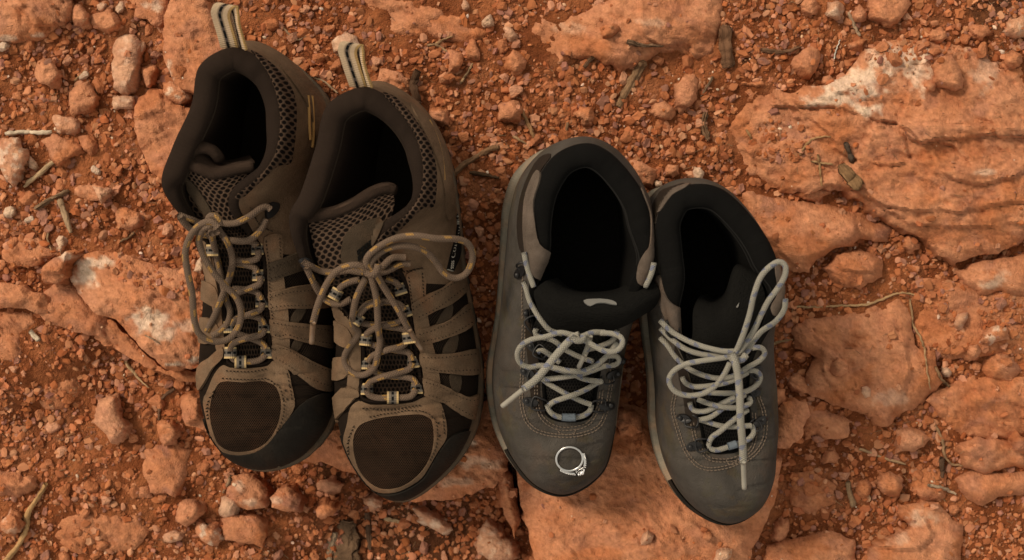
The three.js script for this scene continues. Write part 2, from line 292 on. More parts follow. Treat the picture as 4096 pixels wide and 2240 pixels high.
// depth picture of a surface, used while building to lay trim, cords and stitches on it
class Cover {
  constructor(x0, y0, x1, y1, s = 2.5) { this.x0 = x0; this.y0 = y0; this.s = s; this.w = Math.ceil((x1 - x0) / s); this.h = Math.ceil((y1 - y0) / s); this.z = new Float32Array(this.w * this.h).fill(-9); this.d = new Float32Array(this.w * this.h * 6); }
  clone() { const c = Object.create(Cover.prototype); Object.assign(c, this); c.z = this.z.slice(); c.d = this.d.slice(); return c; }
  add(g) {
    const p = g.attributes.position, n = g.attributes.normal, ix = g.index, N = ix ? ix.count : p.count, sx = [], sy = [];
    for (let i = 0; i < p.count; i++) { const f = D / (D - p.getY(i)) / K; sx.push((p.getX(i) * f + 2048 - this.x0) / this.s); sy.push((p.getZ(i) * f + 1120 - this.y0) / this.s); }
    for (let t = 0; t < N; t += 3) {
      const a = ix ? ix.getX(t) : t, b = ix ? ix.getX(t + 1) : t + 1, c = ix ? ix.getX(t + 2) : t + 2;
      const det = (sx[b] - sx[a]) * (sy[c] - sy[a]) - (sx[c] - sx[a]) * (sy[b] - sy[a]); if (Math.abs(det) < 1e-9) continue;
      const X0 = Math.max(0, Math.ceil(Math.min(sx[a], sx[b], sx[c]) - 0.5)), X1 = Math.min(this.w - 1, Math.floor(Math.max(sx[a], sx[b], sx[c]) - 0.5));
      const Y0 = Math.max(0, Math.ceil(Math.min(sy[a], sy[b], sy[c]) - 0.5)), Y1 = Math.min(this.h - 1, Math.floor(Math.max(sy[a], sy[b], sy[c]) - 0.5));
      for (let y = Y0; y <= Y1; y++) for (let x = X0; x <= X1; x++) {
        const qx = x + 0.5 - sx[a], qy = y + 0.5 - sy[a], wb = (qx * (sy[c] - sy[a]) - qy * (sx[c] - sx[a])) / det, wc = (qy * (sx[b] - sx[a]) - qx * (sy[b] - sy[a])) / det, wa = 1 - wb - wc;
        if (wa < -1e-4 || wb < -1e-4 || wc < -1e-4) continue;
        const h = wa * p.getY(a) + wb * p.getY(b) + wc * p.getY(c), k = y * this.w + x; if (h <= this.z[k]) continue;
        this.z[k] = h; const o = k * 6;
        this.d[o] = wa * p.getX(a) + wb * p.getX(b) + wc * p.getX(c); this.d[o + 1] = h; this.d[o + 2] = wa * p.getZ(a) + wb * p.getZ(b) + wc * p.getZ(c);
        let nx = wa * n.getX(a) + wb * n.getX(b) + wc * n.getX(c), ny = wa * n.getY(a) + wb * n.getY(b) + wc * n.getY(c), nz = wa * n.getZ(a) + wb * n.getZ(b) + wc * n.getZ(c);
        const dx = -this.d[o], dy = D - h, dz = -this.d[o + 2]; if (nx * dx + ny * dy + nz * dz < 0) { nx = -nx; ny = -ny; nz = -nz; }
        this.d[o + 3] = nx; this.d[o + 4] = ny; this.d[o + 5] = nz;
      }
    }
    return this;
  }
  grow(k = 14) {                                                         // carry the rim outwards a little
    for (let r = 0; r < k; r++) { const z = this.z.slice(); for (let y = 1; y < this.h - 1; y++) for (let x = 1; x < this.w - 1; x++) { const i = y * this.w + x; if (z[i] > -5) continue; for (const o of [-1, 1, -this.w, this.w]) if (z[i + o] > -5) { this.z[i] = z[i + o]; for (let q = 0; q < 6; q++) this.d[i * 6 + q] = this.d[(i + o) * 6 + q]; break; } } }
    return this;
  }
  at(x, y) {
    const fx = clamp((x - this.x0) / this.s - 0.5, 0, this.w - 1.001), fy = clamp((y - this.y0) / this.s - 0.5, 0, this.h - 1.001), i = Math.floor(fx), j = Math.floor(fy), r = new Float64Array(6); let W = 0, best = -9;
    for (const [a, b] of [[0, 0], [1, 0], [0, 1], [1, 1]]) best = Math.max(best, this.z[(j + b) * this.w + i + a]);
    if (best < -5) return null;
    for (const [a, b] of [[0, 0], [1, 0], [0, 1], [1, 1]]) { const k = (j + b) * this.w + i + a; if (this.z[k] < best - 0.008) continue; const w = (a ? fx - i : 1 - fx + i) * (b ? fy - j : 1 - fy + j) + 1e-6; W += w; for (let q = 0; q < 6; q++) r[q] += w * this.d[k * 6 + q]; }
    return { p: new V3(r[0] / W, r[1] / W, r[2] / W), n: new V3(r[3], r[4], r[5]).normalize() };
  }
}
// wear and red dust by place: uneven tone, dust low down and in broad smears
function tint(g, dust = 1) {
  const p = g.attributes.position, cc = []; for (let i = 0; i < p.count; i++) { const x = p.getX(i), y = p.getY(i), z = p.getZ(i), m = 1 + 0.36 * fbm(x * 32, z * 32 - y * 20, 3, 3) + 0.16 * pn(x * 210, z * 210, y * 210), d = dust * clamp(0.85 * sstep(0.058, 0.012, y) + 0.12 + 0.5 * fbm(x * 20, z * 20 + y * 25, 3, 8)) * sstep(-0.3, 0.4, fbm(x * 70, z * 70 + y * 40, 3, 7)); cc.push(...mix3([m, m, m], [2.3 * m, 1.25 * m, 0.72 * m], 0.42 * clamp(d))); }
  g.setAttribute('color', new THREE.Float32BufferAttribute(cc, 3)); return g;
}
// trim laid on a surface: its outline, lift and thickness
function drape(cover, poly, lift, { cell = 7, round = 3, seam, uv } = {}) {
  const pl = round ? smoothPoly(poly, round) : poly;
  let last = null;
  return tint(patch(pl, cell, (x, y) => { const q = cover.at(x, y) ?? last; if (!q) return { p: P(x, y, 0.03), n: new V3(0, 1, 0) }; last = q; return { p: q.p.clone().addScaledVector(q.n, lift), n: q.n, b: q.p, uv: uv?.(x, y) }; }, { skirt: (x, y, o) => (o.b ?? o.p).clone().addScaledVector(o.n ?? new V3(0, 1, 0), -0.0004), seam }));
}
// outline with a hole, joined by a seam
function withHole(outer, hole) {
  if (area2(outer) < 0) outer = outer.slice().reverse(); if (area2(hole) > 0) hole = hole.slice().reverse();
  let bi = 0, bj = 0, bd = 1e18; outer.forEach((a, i) => hole.forEach((b, j) => { const d = (a[0] - b[0]) ** 2 + (a[1] - b[1]) ** 2; if (d < bd) { bd = d; bi = i; bj = j; } }));
  const h = [...hole.slice(bj), ...hole.slice(0, bj + 1)], res = [...outer.slice(0, bi + 1), ...h, ...outer.slice(bi)];
  const s1 = bi, s2 = bi + h.length; return { poly: res, seam: (i) => i === s1 || i === s2 };
}
function dashes(cover, path, { len = 11, gap = 4, r = 0.00035, lift = 0.0003, off = 0 } = {}) {     // a row of stitches
  const c = smoothPoly(path, 10, false), gs = []; let acc = 0, start = null, pts = [];
  const dense = []; for (let i = 0; i + 1 < c.length; i++) { const a = c[i], b = c[i + 1], L = Math.hypot(b[0] - a[0], b[1] - a[1]), n = Math.max(1, Math.round(L / 2)); for (let k = 0; k < n; k++) { const t = k / n, nx = (b[1] - a[1]) / L, ny = -(b[0] - a[0]) / L; dense.push([lerp(a[0], b[0], t) + nx * off, lerp(a[1], b[1], t) + ny * off, L / n]); } }
  let cur = [], d = 0;
  for (const q of dense) { const ph = d % (len + gap); if (ph < len) cur.push(q); else if (cur.length) { pts.push(cur); cur = []; } d += q[2]; }
  for (const s of pts) { if (s.length < 2) continue; const a = cover.at(s[0][0], s[0][1]), m = cover.at(s[s.length >> 1][0], s[s.length >> 1][1]), b = cover.at(s[s.length - 1][0], s[s.length - 1][1]); if (!a || !b || !m || a.p.distanceTo(b.p) > 0.006) continue; const v = [[a, 0], [m, lift + r * 0.7], [b, 0]].map(([q, l]) => q.p.clone().addScaledVector(q.n, l)); gs.push(tube(v, r, { sides: 4, step: 0.001, caps: false })); }
  return gs.length ? mergeGeometries(gs) : null;
}
// ---------------------------------------------------------------- the ground
const LEVELS = [[0, 0, 0], [1000, 60, -0.006], [2000, 100, -0.006], [3000, 100, -0.006], [4096, 0, 0], [300, 480, -0.012], [420, 900, -0.010], [150, 1300, -0.022], [300, 1800, -0.048], [800, 1750, -0.05], [850, 2150, -0.058], [1500, 2150, -0.105], [1950, 2120, -0.11], [1700, 2000, -0.1], [1300, 700, -0.006], [1300, 1200, -0.012], [1900, 700, -0.008], [2000, 1400, -0.035], [1930, 1050, -0.022], [1950, 1720, -0.075], [2500, 500, -0.007], [2500, 1500, -0.03], [3000, 700, -0.012], [3250, 1150, -0.022], [3200, 1500, -0.03], [3350, 1950, -0.04], [3900, 1500, -0.03], [4000, 2100, -0.04], [2600, 2300, -0.04], [1200, 1950, -0.075], [900, 1000, -0.008], [600, 1600, -0.045]];
function soilBase(x, y) {
  x = clamp(x, -700, 4800); y = clamp(y, -700, 2940); let s = 0, w = 0;
  for (const [a, b, h] of LEVELS) { const d = (a - x) ** 2 + (b - y) ** 2 + 14000, q = 1 / (d * d); s += q * h; w += q; } return s / w;
}
const soilH = (x, y) => soilBase(x, y) + (x < -700 || y < -700 || x > 4800 || y > 2940 ? 0.0035 * fbm(x / 900, y / 900, 2, 3) : 0.0035 * fbm(x / 330, y / 330, 2, 3) + 0.0024 * fbm(x / 90, y / 90, 3, 5) + 0.0011 * pn(x / 17, y / 17, 2) + 0.0006 * pn(x / 7, y / 7, 9));
const RED = [0.47, 0.18, 0.083], PINK = [0.535, 0.235, 0.125], PURPLE = [0.31, 0.14, 0.096], DUST = [0.45, 0.155, 0.062], WHITE = [0.74, 0.53, 0.385], DARK = [0.27, 0.075, 0.024];
function rockColor(x, y, { tone = 0, white = [], purple = 0.5, pale = 0, whiteEdge = 0, dark = 0 } = {}) {
  let c = mix3(RED, PINK, clamp(0.45 + tone + 0.75 * fbm(x / 160, y / 160, 3, 11)));
  c = mix3(c, PURPLE, 0.7 * purple * sstep(0.22, 0.6, fbm(x / 120, y / 90, 3, 17)));
  c = mix3(c, DUST, 0.7 * sstep(0.1, 0.45, fbm(x / 210, y / 170, 4, 23)));
  c = mix3(c, DARK, 0.4 * sstep(0.4, 0.7, fbm(x / 34, y / 24, 3, 29)) * sstep(-0.1, 0.3, fbm(x / 200, y / 200, 2, 39)));
  c = mix3(c, [0.62, 0.43, 0.30], pale); c = mix3(c, WHITE, whiteEdge * sstep(0.05, 0.4, fbm(x / 32, y / 32, 3, 43))); c = mix3(c, DARK, dark);
  for (const [a, b, rx, ry = rx, k = 1] of white) { const d = Math.hypot((x - a) / rx, (y - b) / ry) + 0.75 * fbm(x / 42, y / 42, 4, 31); c = mix3(c, WHITE, k * sstep(1.05, 0.45, d)); }
  const m = 0.92 + 0.28 * fbm(x / 14, y / 14, 2, 37); return [c[0] * m, c[1] * m, c[2] * m];
}
{
  // one sheet: fine cells under the view, ever wider ones out to the horizon
  const axis = (a, b, step) => { const o = []; for (let v = a; v <= b; v += step) o.push(v); let d = step, p = a, q = b; while (q < 6e4) { d *= 1.35; p -= d; q += d; o.unshift(p); o.push(q); } return o; };
  const xs = axis(-600, 4696, 8), ys = axis(-600, 2840, 8), pos = [], uv = [], col = [], idx = [];
  ys.forEach((y, j) => xs.forEach((x, i) => {
    const h = soilH(x, y), p = P(x, y, h); pos.push(p.x, p.y, p.z); uv.push(p.x, p.z);
    const dn = clamp(0.85 + 1.1 * fbm(x / 300, y / 300, 3, 81)); let c = mix3(mix3([0.39, 0.135, 0.053], [0.22, 0.066, 0.024], sstep(0.35, 0.95, dn)), [0.19, 0.054, 0.019], clamp(0.4 + 0.9 * fbm(x / 120, y / 120, 3, 41)) * 0.5); c = mix3(c, [0.45, 0.18, 0.085], 0.35 * sstep(0.15, 0.5, fbm(x / 200, y / 200, 3, 47)));  // soil darker under dense gravel: crevice shade mixed into the colour
    for (const [a, b, r] of [[1660, 2130, 430], [3980, 20, 170], [570, 110, 80], [2330, 270, 80], [1330, 1900, 140], [3000, 250, 60], [830, 1690, 80]]) c = mix3(c, [0.085, 0.034, 0.016], 0.85 * sstep(1, 0.35, Math.hypot(x - a, (y - b) * 1.2) / r + 0.5 * fbm(x / 50, y / 50, 3, 61)));  // dark organic soil blotches; the widest also paints in shade of the hollow
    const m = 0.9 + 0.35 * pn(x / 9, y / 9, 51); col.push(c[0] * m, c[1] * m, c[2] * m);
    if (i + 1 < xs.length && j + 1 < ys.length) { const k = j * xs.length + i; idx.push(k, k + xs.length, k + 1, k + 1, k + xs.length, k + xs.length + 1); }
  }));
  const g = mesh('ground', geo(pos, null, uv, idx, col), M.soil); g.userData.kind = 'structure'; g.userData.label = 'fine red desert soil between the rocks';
}
const SLABS = [];
let slabSeed = 1;
function slab(label, pts, { h = 0, amp = 0.0025, round = 13, drop = 0.0035, tilt = [0, 0], layers = [], white = [], tone = 0, purple = 0.5, rough = 11, cell = 9, deep = 0.02, lean = 0, fine = 1, group, grit, facets, name = 'rock_slab', category = 'rock', pale, whiteEdge, dark } = {}) {
  const s = slabSeed++; if (facets === undefined) { const R = rng(s * 31 + 7), b = bbox(pts), rw = Math.min(b[2] - b[0], b[3] - b[1]) / 2 * K; facets = [[0, 0, 0]]; for (let i = 0; i < 5; i++) { const a = (i + R()) / 5 * 6.283, k = 0.07 + 0.2 * R(); facets.push([-Math.cos(a) * k, -Math.sin(a) * k, k * rw * (0.35 + 0.5 * R())]); } }
  const poly = roughPoly(pts, rough, s * 3.7), [x0, y0, x1, y1] = bbox(poly), cx = (x0 + x1) / 2, cy = (y0 + y1) / 2;
  const lay = layers.map((l) => ({ dh: l.dh, w: l.w ?? 4.5, poly: roughPoly(l.poly, 9, s + l.dh * 900, 16) }));
  const H = (x, y, d = edgeDist(poly, x, y)) => {
    let v = h + tilt[0] * (x - cx) * K + tilt[1] * (y - cy) * K + amp * (fbm(x / 230, y / 230, 3, s) + 0.45 * fbm(x / 60, y / 50, 3, s + 4)) + 0.0009 * fine * fbm(x / 20, y / 20, 2, s + 8);
    { const q = 3.2 * (fbm(x / 300, y / 170, 4, s + 25) + 1.2), f = q - Math.floor(q); v += 0.0019 * fine * (Math.floor(q) + sstep(0.86, 1, f) - 4); }
    const cr = Math.abs(fbm(x / 150, y / 80, 3, s + 12)); v -= 0.0016 * fine * sstep(0.045, 0, cr);
    v -= 0.002 * fine * sstep(0.5, 0.7, fbm(x / 28, y / 20, 3, s + 15)) * sstep(-0.05, 0.3, fbm(x / 170, y / 170, 2, s + 18));
    if (facets) { const u = (x - cx) * K, w = (y - cy) * K; let m = 9; for (const f of facets) m = Math.min(m, f[2] + u * f[0] + w * f[1]); v += m; }
    for (const l of lay) { const q = sdist(l.poly, x + 5 * pn(x / 16, y / 16, s), y + 5 * pn(x / 16, y / 16, s + 2)); v += 0.95 * l.dh * sstep(-l.w, l.w, q) - (q < 0 ? 0.0011 * Math.exp(q / 7) : -0.0006 * Math.exp(-q / 14)); }
    return v - drop * Math.exp(-d / round) - 0.5 * drop * Math.exp(-d / (round * 3));
  };
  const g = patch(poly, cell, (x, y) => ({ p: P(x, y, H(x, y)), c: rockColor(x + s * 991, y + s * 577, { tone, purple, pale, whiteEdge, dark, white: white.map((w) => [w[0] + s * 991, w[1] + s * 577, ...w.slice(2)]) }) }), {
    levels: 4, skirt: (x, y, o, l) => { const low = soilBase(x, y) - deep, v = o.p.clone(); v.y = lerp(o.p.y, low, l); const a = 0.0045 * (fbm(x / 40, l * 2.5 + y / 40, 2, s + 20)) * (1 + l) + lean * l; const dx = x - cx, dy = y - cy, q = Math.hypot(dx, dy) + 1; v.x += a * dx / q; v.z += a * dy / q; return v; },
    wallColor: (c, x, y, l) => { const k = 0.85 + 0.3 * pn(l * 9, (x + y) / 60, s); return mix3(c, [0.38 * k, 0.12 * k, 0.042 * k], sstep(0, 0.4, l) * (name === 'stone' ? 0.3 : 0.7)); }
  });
  SLABS.push({ poly, box: [x0, y0, x1, y1], H, grit });
  return topMesh(name, g, M.rock, label, category, group, 'thing');
}
function groundH(x, y) { let v = soilH(x, y); for (const s of SLABS) if (x > s.box[0] && x < s.box[2] && y > s.box[1] && y < s.box[3] && inside(s.poly, x, y)) v = Math.max(v, s.H(x, y)); return v; }
const onSlab = (x, y) => SLABS.some((s) => x > s.box[0] && x < s.box[2] && y > s.box[1] && y < s.box[3] && inside(s.poly, x, y) && !(s.grit && s.grit(x, y)));

// upper left
slab('broad pale orange slab in the top left corner with a thin lower ledge', [[-120, -120], [290, -120], [288, 40], [270, 100], [240, 108], [200, 130], [170, 155], [60, 172], [-120, 165]], { h: 0.012, layers: [{ dh: 0.005, poly: [[90, -150], [300, -150], [295, 60], [265, 100], [180, 104], [130, 95], [115, 60], [60, 20]] }], white: [[20, 158, 60, 14, 0.7], [160, 142, 40, 10, 0.7]], tone: 0.15 });
slab('flat brown stone wedge touching the top edge left of the largest upright rock', [[540, -60], [700, -60], [670, 40], [658, 76], [632, 105], [590, 72], [535, 66]], { h: 0.006, white: [[615, 20, 40, 25, 0.8]], tone: 0.1, drop: 0.003 });
slab('tall flat orange rock behind the heel of the leftmost boot', [[690, -60], [785, -60], [845, 60], [900, 170], [960, 300], [800, 400], [776, 372], [700, 330], [664, 262], [652, 150], [655, 60]], { h: 0.028, amp: 0.003, round: 14, drop: 0.003, white: [[672, 285, 22, 34, 0.8]], tone: 0, deep: 0.03 });
slab('large reddish flat stone beside the collar of the leftmost boot', [[556, 390], [600, 352], [650, 362], [700, 420], [800, 440], [860, 640], [800, 760], [640, 715], [582, 642], [550, 565], [528, 470]], { h: 0.004, amp: 0.002, tone: 0.08, layers: [{ dh: 0.002, poly: [[560, 390], [640, 370], [650, 440], [600, 455], [545, 460]] }] });
slab('pale streaked rock with white crust under the laces of the leftmost boot', [[262, 1088], [285, 1040], [312, 1016], [400, 1000], [500, 1020], [620, 1060], [760, 1090], [900, 1130], [900, 1440], [835, 1462], [740, 1472], [665, 1474], [600, 1428], [553, 1383], [500, 1318], [463, 1282], [415, 1262], [372, 1240], [309, 1176]], { h: 0.012, amp: 0.004, round: 20, drop: 0.006, tilt: [0.06, 0.02], white: [[330, 1090, 60, 70, 1], [600, 1275, 90, 45, 0.9], [640, 1330, 80, 40, 0.7], [780, 1440, 40, 12, 1], [700, 1458, 50, 10, 1], [390, 1050, 60, 28, 0.8], [740, 1300, 70, 30, 0.5]], tone: 0.3, purple: 0.15, deep: 0.045, grit: (x, y) => y < 1095 + (x - 400) * 0.32 - 60 * Math.exp(-(((x - 360) / 60) ** 2)) * 2 });
slab('dark red lower ledge running under the pale crusted rock', [[375, 1250], [463, 1290], [553, 1390], [665, 1482], [860, 1476], [860, 1540], [760, 1530], [640, 1490], [480, 1412], [378, 1352]], { h: -0.014, tilt: [0, -0.12], amp: 0.002, tone: -0.4, purple: 0.1, round: 30 });
slab('smooth orange ledge left of the pale crusted rock', [[118, 1205], [200, 1150], [250, 1120], [340, 1170], [430, 1270], [420, 1345], [298, 1334], [220, 1300], [160, 1262]], { h: -0.006, tilt: [0, -0.06], amp: 0.002, tone: 0.1, drop: 0.006, round: 30 });
slab('purplish layered rock lying against the white crust', [[160, 1078], [215, 1030], [262, 1005], [298, 1006], [280, 1036], [262, 1062], [264, 1110], [222, 1136], [165, 1118]], { h: 0.016, amp: 0.002, tone: 0, purple: 0.9, layers: [{ dh: 0.005, poly: [[165, 1070], [215, 1035], [270, 1010], [262, 1060], [250, 1090], [170, 1092]] }], white: [[258, 1024, 34, 18, 0.9]], drop: 0.003 });
slab('worn orange ledge at the left edge half way down', [[-100, 1130], [60, 1138], [90, 1142], [200, 1190], [190, 1250], [125, 1245], [60, 1235], [-100, 1215]], { h: -0.004, tone: 0.1, amp: 0.003 });
slab('wide dull red slab at the left edge below the middle', [[-100, 1246], [60, 1240], [125, 1232], [170, 1290], [85, 1340], [120, 1395], [60, 1440], [-100, 1430]], { h: -0.018, tone: -0.1, amp: 0.003 });
slab('rounded orange rock at the left edge near the bottom', [[-80, 1880], [20, 1884], [60, 1888], [92, 1908], [130, 1905], [160, 1945], [118, 1980], [75, 1998], [-80, 1985]], { h: -0.025, round: 30, drop: 0.012, tone: 0.2, purple: 0.25, cell: 7 });
slab('dusty flat red slab left of the toe of the leftmost boot', [[572, 1790], [640, 1770], [705, 1760], [764, 1800], [745, 1900], [700, 1990], [600, 1972], [560, 1880]], { h: -0.040, tone: -0.1, purple: 1, amp: 0.002, fine: 0.7 });
slab('brown broken block beside the toe of the leftmost boot', [[724, 1604], [762, 1570], [812, 1585], [880, 1640], [900, 1730], [830, 1725], [745, 1702]], { h: -0.022, layers: [{ dh: 0.006, poly: [[724, 1604], [762, 1570], [800, 1590], [800, 1680], [745, 1690]] }], tone: 0.0 });
slab('long flat stone in the bottom left strewn with dust', [[880, 2075], [960, 2060], [1040, 2080], [1062, 2135], [1050, 2192], [975, 2172], [900, 2160]], { h: -0.045, tone: -0.05, amp: 0.002 });
slab('mottled pale red rock below the toe of the leftmost boot', [[915, 1925], [960, 1900], [1010, 1905], [1075, 1960], [1062, 2030], [990, 2042], [915, 2015]], { h: -0.040, tone: 0.1, white: [[960, 1950, 34, 24, 0.5], [1000, 2010, 40, 20, 0.5]], purple: 0.6, drop: 0.006, cell: 7 });
slab('split rock with a purple face below the two left boots', [[1078, 1990], [1110, 1950], [1150, 1945], [1205, 1995], [1190, 2040], [1130, 2045], [1085, 2030]], { h: -0.040, tone: 0, purple: 0.9, white: [[1105, 1995, 26, 20, 0.5]], drop: 0.006, cell: 7 });
// under the boots
slab('dark red ledge wedged between the toes of the two left boots', [[1130, 1560], [1260, 1480], [1420, 1560], [1460, 1760], [1432, 1898], [1330, 1862], [1212, 1845], [1150, 1760]], { h: -0.007, amp: 0.003, round: 40, drop: 0.012, tone: -0.35, purple: 0.1, tilt: [0, -0.1] });
slab('rough streaked boulder beside the toe of the second boot from the left', [[1560, 1960], [1640, 2008], [1725, 2002], [1830, 1996], [1905, 1968], [1990, 1930], [2032, 1880], [2042, 1800], [2010, 1690], [1960, 1600], [1860, 1640], [1760, 1760], [1640, 1850]], { h: -0.012, amp: 0.006, round: 50, drop: 0.016, tone: -0.15, purple: 0.3, white: [[1900, 1770, 24, 20, 0.9], [1880, 1850, 70, 26, 0.45], [1960, 1860, 60, 24, 0.4], [1830, 1930, 80, 24, 0.35]], fine: 1.4, rough: 16, deep: 0.05 });
slab('biggest smooth orange slab under the toes of the two grey boots', [[2062, 1862], [2100, 1780], [2220, 1640], [2420, 1600], [2600, 1640], [2800, 1600], [3000, 1700], [3090, 1800], [3132, 1835], [3112, 1950], [3070, 2085], [3010, 2200], [2990, 2360], [2160, 2360], [2135, 2230], [2095, 2080], [2075, 1960]], { h: -0.003, amp: 0.004, round: 26, drop: 0.010, tone: -0.05, purple: 0.35, layers: [{ dh: 0.0035, poly: [[2500, 1700], [3080, 1780], [3120, 1840], [3100, 1960], [2990, 2300], [2700, 2300], [2640, 2200], [2560, 2000]] }], deep: 0.05 });
slab('narrow stone standing against the big slab under the grey boots', [[1985, 1830], [2030, 1860], [2060, 1950], [2080, 2080], [2060, 2160], [2020, 2060], [1990, 1930]], { h: -0.035, tone: 0.0, drop: 0.01, cell: 7 });
// top middle
slab('long pale orange slab along the top edge between the boot pairs', [[2085, 170], [2112, 100], [2150, 40], [2230, 60], [2310, 60], [2400, 20], [2500, -20], [2560, -80], [2908, -80], [2882, 100], [2862, 225], [2822, 240], [2780, 258], [2740, 235], [2700, 214], [2640, 212], [2600, 238], [2540, 268], [2480, 280], [2420, 262], [2380, 232], [2300, 240], [2250, 268], [2180, 262], [2140, 250]], { h: 0.008, amp: 0.004, tone: 0.15, purple: 0.4, drop: 0.007, layers: [{ dh: 0.004, poly: [[2550, -80], [2910, -80], [2885, 100], [2858, 225], [2780, 250], [2760, 180], [2640, 190], [2560, 120]] }], white: [[2280, 110, 90, 24, 0.25], [2600, 90, 70, 20, 0.3]] });
slab('dusty slab under soil left of the top middle slab', [[1440, -60], [1860, -60], [1900, 60], [1800, 130], [1650, 150], [1540, 120], [1450, 70]], { h: -0.003, amp: 0.003, tone: 0, purple: 0.1, drop: 0.004, round: 50 });
slab('flat red stone just right of the loop on the second boot', [[1520, 275], [1590, 285], [1640, 312], [1648, 362], [1615, 400], [1560, 410], [1500, 360]], { h: 0.002, tone: 0, drop: 0.003, cell: 7 });
// right
slab('huge layered orange slab filling the upper right', [[2935, 343], [2975, 318], [3017, 328], [3060, 338], [3111, 351], [3160, 372], [3243, 343], [3368, 312], [3446, 219], [3509, 164], [3640, 160], [3759, 156], [3954, 187], [4240, 150], [4240, 930], [4096, 955], [3993, 1018], [3900, 1030], [3845, 1046], [3790, 1030], [3751, 1023], [3720, 980], [3681, 952], [3571, 898], [3500, 850], [3446, 804], [3390, 775], [3337, 757], [3260, 770], [3173, 775], [3080, 749], [2986, 712], [2960, 680], [2945, 645], [2902, 560], [2910, 500], [2950, 430]], {
  grit: (x, y) => Math.hypot((x - 3130) / 130, (y - 560) / 90) < 1 || (y < 230 + (4096 - x) * 0.02 && x > 3450), h: 0.004, amp: 0.0035, round: 16, drop: 0.006, rough: 12, tone: 0.12, purple: 0.55, cell: 8, fine: 1.1, deep: 0.03,
  white: [[3110, 310, 70, 40, 0.95], [3420, 330, 150, 70, 0.9], [3600, 240, 150, 70, 0.75], [3330, 395, 130, 34, 0.85], [3470, 440, 60, 34, 0.95], [3680, 280, 60, 90, 0.7], [3960, 180, 90, 40, 0.7], [3940, 290, 60, 80, 0.4], [3940, 690, 60, 14, 0.5]],
  layers: [
    { dh: 0.007, poly: [[2930, 335], [3095, 352], [3095, 422], [3180, 432], [3275, 422], [3384, 429], [3420, 448], [3462, 461], [3500, 485], [3587, 492], [3625, 520], [3650, 560], [3681, 575], [3774, 554], [3850, 560], [3915, 546], [4300, 560], [4300, 80], [3400, 80]] },
    { dh: 0.005, poly: [[3600, 480], [3681, 575], [3740, 560], [3800, 580], [3830, 610], [3870, 640], [3880, 660], [3770, 687], [3810, 712], [3880, 735], [3930, 738], [4000, 720], [4300, 640], [4300, 200], [3700, 200]] },
    { dh: 0.005, poly: [[3400, 700], [3460, 760], [3540, 827], [3620, 835], [3727, 843], [3820, 850], [3915, 843], [4000, 820], [4300, 790], [4300, 500], [3500, 500]] },
    { dh: 0.004, poly: [[3290, 740], [3400, 755], [3480, 800], [3560, 850], [3640, 900], [3760, 900], [3900, 905], [4300, 880], [4300, 600], [3400, 650]] },
    { dh: 0.003, poly: [[3170, 470], [3260, 490], [3320, 540], [3340, 600], [3420, 640], [3560, 660], [3640, 640], [3620, 540], [3400, 440], [3200, 440]] }] });
slab('smooth orange slab right of the collar of the rightmost boot', [[2962, 772], [3010, 758], [3080, 782], [3160, 800], [3228, 806], [3314, 814], [3420, 850], [3571, 908], [3566, 930], [3552, 968], [3500, 970], [3440, 955], [3400, 985], [3368, 991], [3320, 1010], [3267, 1038], [3236, 1095], [3134, 1070], [3060, 980], [2990, 880]], { h: -0.004, amp: 0.0028, tone: 0.05, purple: 0.75, drop: 0.007, layers: [{ dh: 0.003, poly: [[2962, 772], [3150, 790], [3420, 850], [3430, 940], [3300, 1010], [3200, 1080], [3000, 900]] }] });
slab('cracked rock right of the bow on the rightmost boot', [[3290, 1072], [3340, 1010], [3440, 998], [3532, 1040], [3530, 1108], [3470, 1130], [3438, 1162], [3380, 1150], [3322, 1112]], { h: -0.004, amp: 0.003, tone: 0.05, purple: 0.7, drop: 0.008, layers: [{ dh: 0.003, poly: [[3340, 1000], [3530, 1030], [3500, 1090], [3360, 1080]] }], cell: 7 });
slab('large smooth rust slab in the middle right with a pointed lower corner', [[3172, 1310], [3220, 1275], [3350, 1260], [3480, 1215], [3600, 1180], [3640, 1230], [3660, 1380], [3740, 1410], [3772, 1525], [3710, 1590], [3650, 1640], [3600, 1660], [3552, 1708], [3500, 1692], [3430, 1645], [3330, 1622], [3210, 1565], [3262, 1430], [3180, 1395]], { h: -0.008, amp: 0.004, round: 26, drop: 0.010, tone: 0.15, purple: 0.3, layers: [{ dh: 0.004, poly: [[3290, 1400], [3420, 1400], [3620, 1360], [3640, 1480], [3620, 1560], [3550, 1690], [3380, 1620], [3290, 1500]] }], white: [[3560, 1600, 70, 50, 0.3]] });
slab('flat red stone under the pointed corner of the rust slab', [[3232, 1622], [3310, 1640], [3400, 1682], [3392, 1742], [3320, 1752], [3220, 1762], [3212, 1700]], { h: -0.022, tone: -0.05, purple: 0.5, drop: 0.004 });
slab('pitted orange rock at the right edge below the huge slab', [[3818, 1082], [3870, 1055], [3950, 1040], [4200, 1010], [4200, 1205], [4090, 1190], [4010, 1162], [3940, 1182], [3880, 1160], [3832, 1150]], { h: -0.008, amp: 0.004, tone: 0.15, white: [[3960, 1140, 40, 20, 0.7], [4000, 1110, 50, 30, 0.5]], drop: 0.008 });
slab('shaded red slab between the pitted rock and the rust slab', [[3580, 1130], [3720, 1110], [3840, 1130], [3950, 1170], [4010, 1150], [4200, 1180], [4200, 1400], [4080, 1420], [3960, 1420], [3800, 1440], [3690, 1420], [3640, 1280]], { h: -0.018, tone: -0.15, purple: 0.3, grit: (x, y) => fbm(x / 110, y / 110, 2, 13) > 0.05 || x > 3960 });
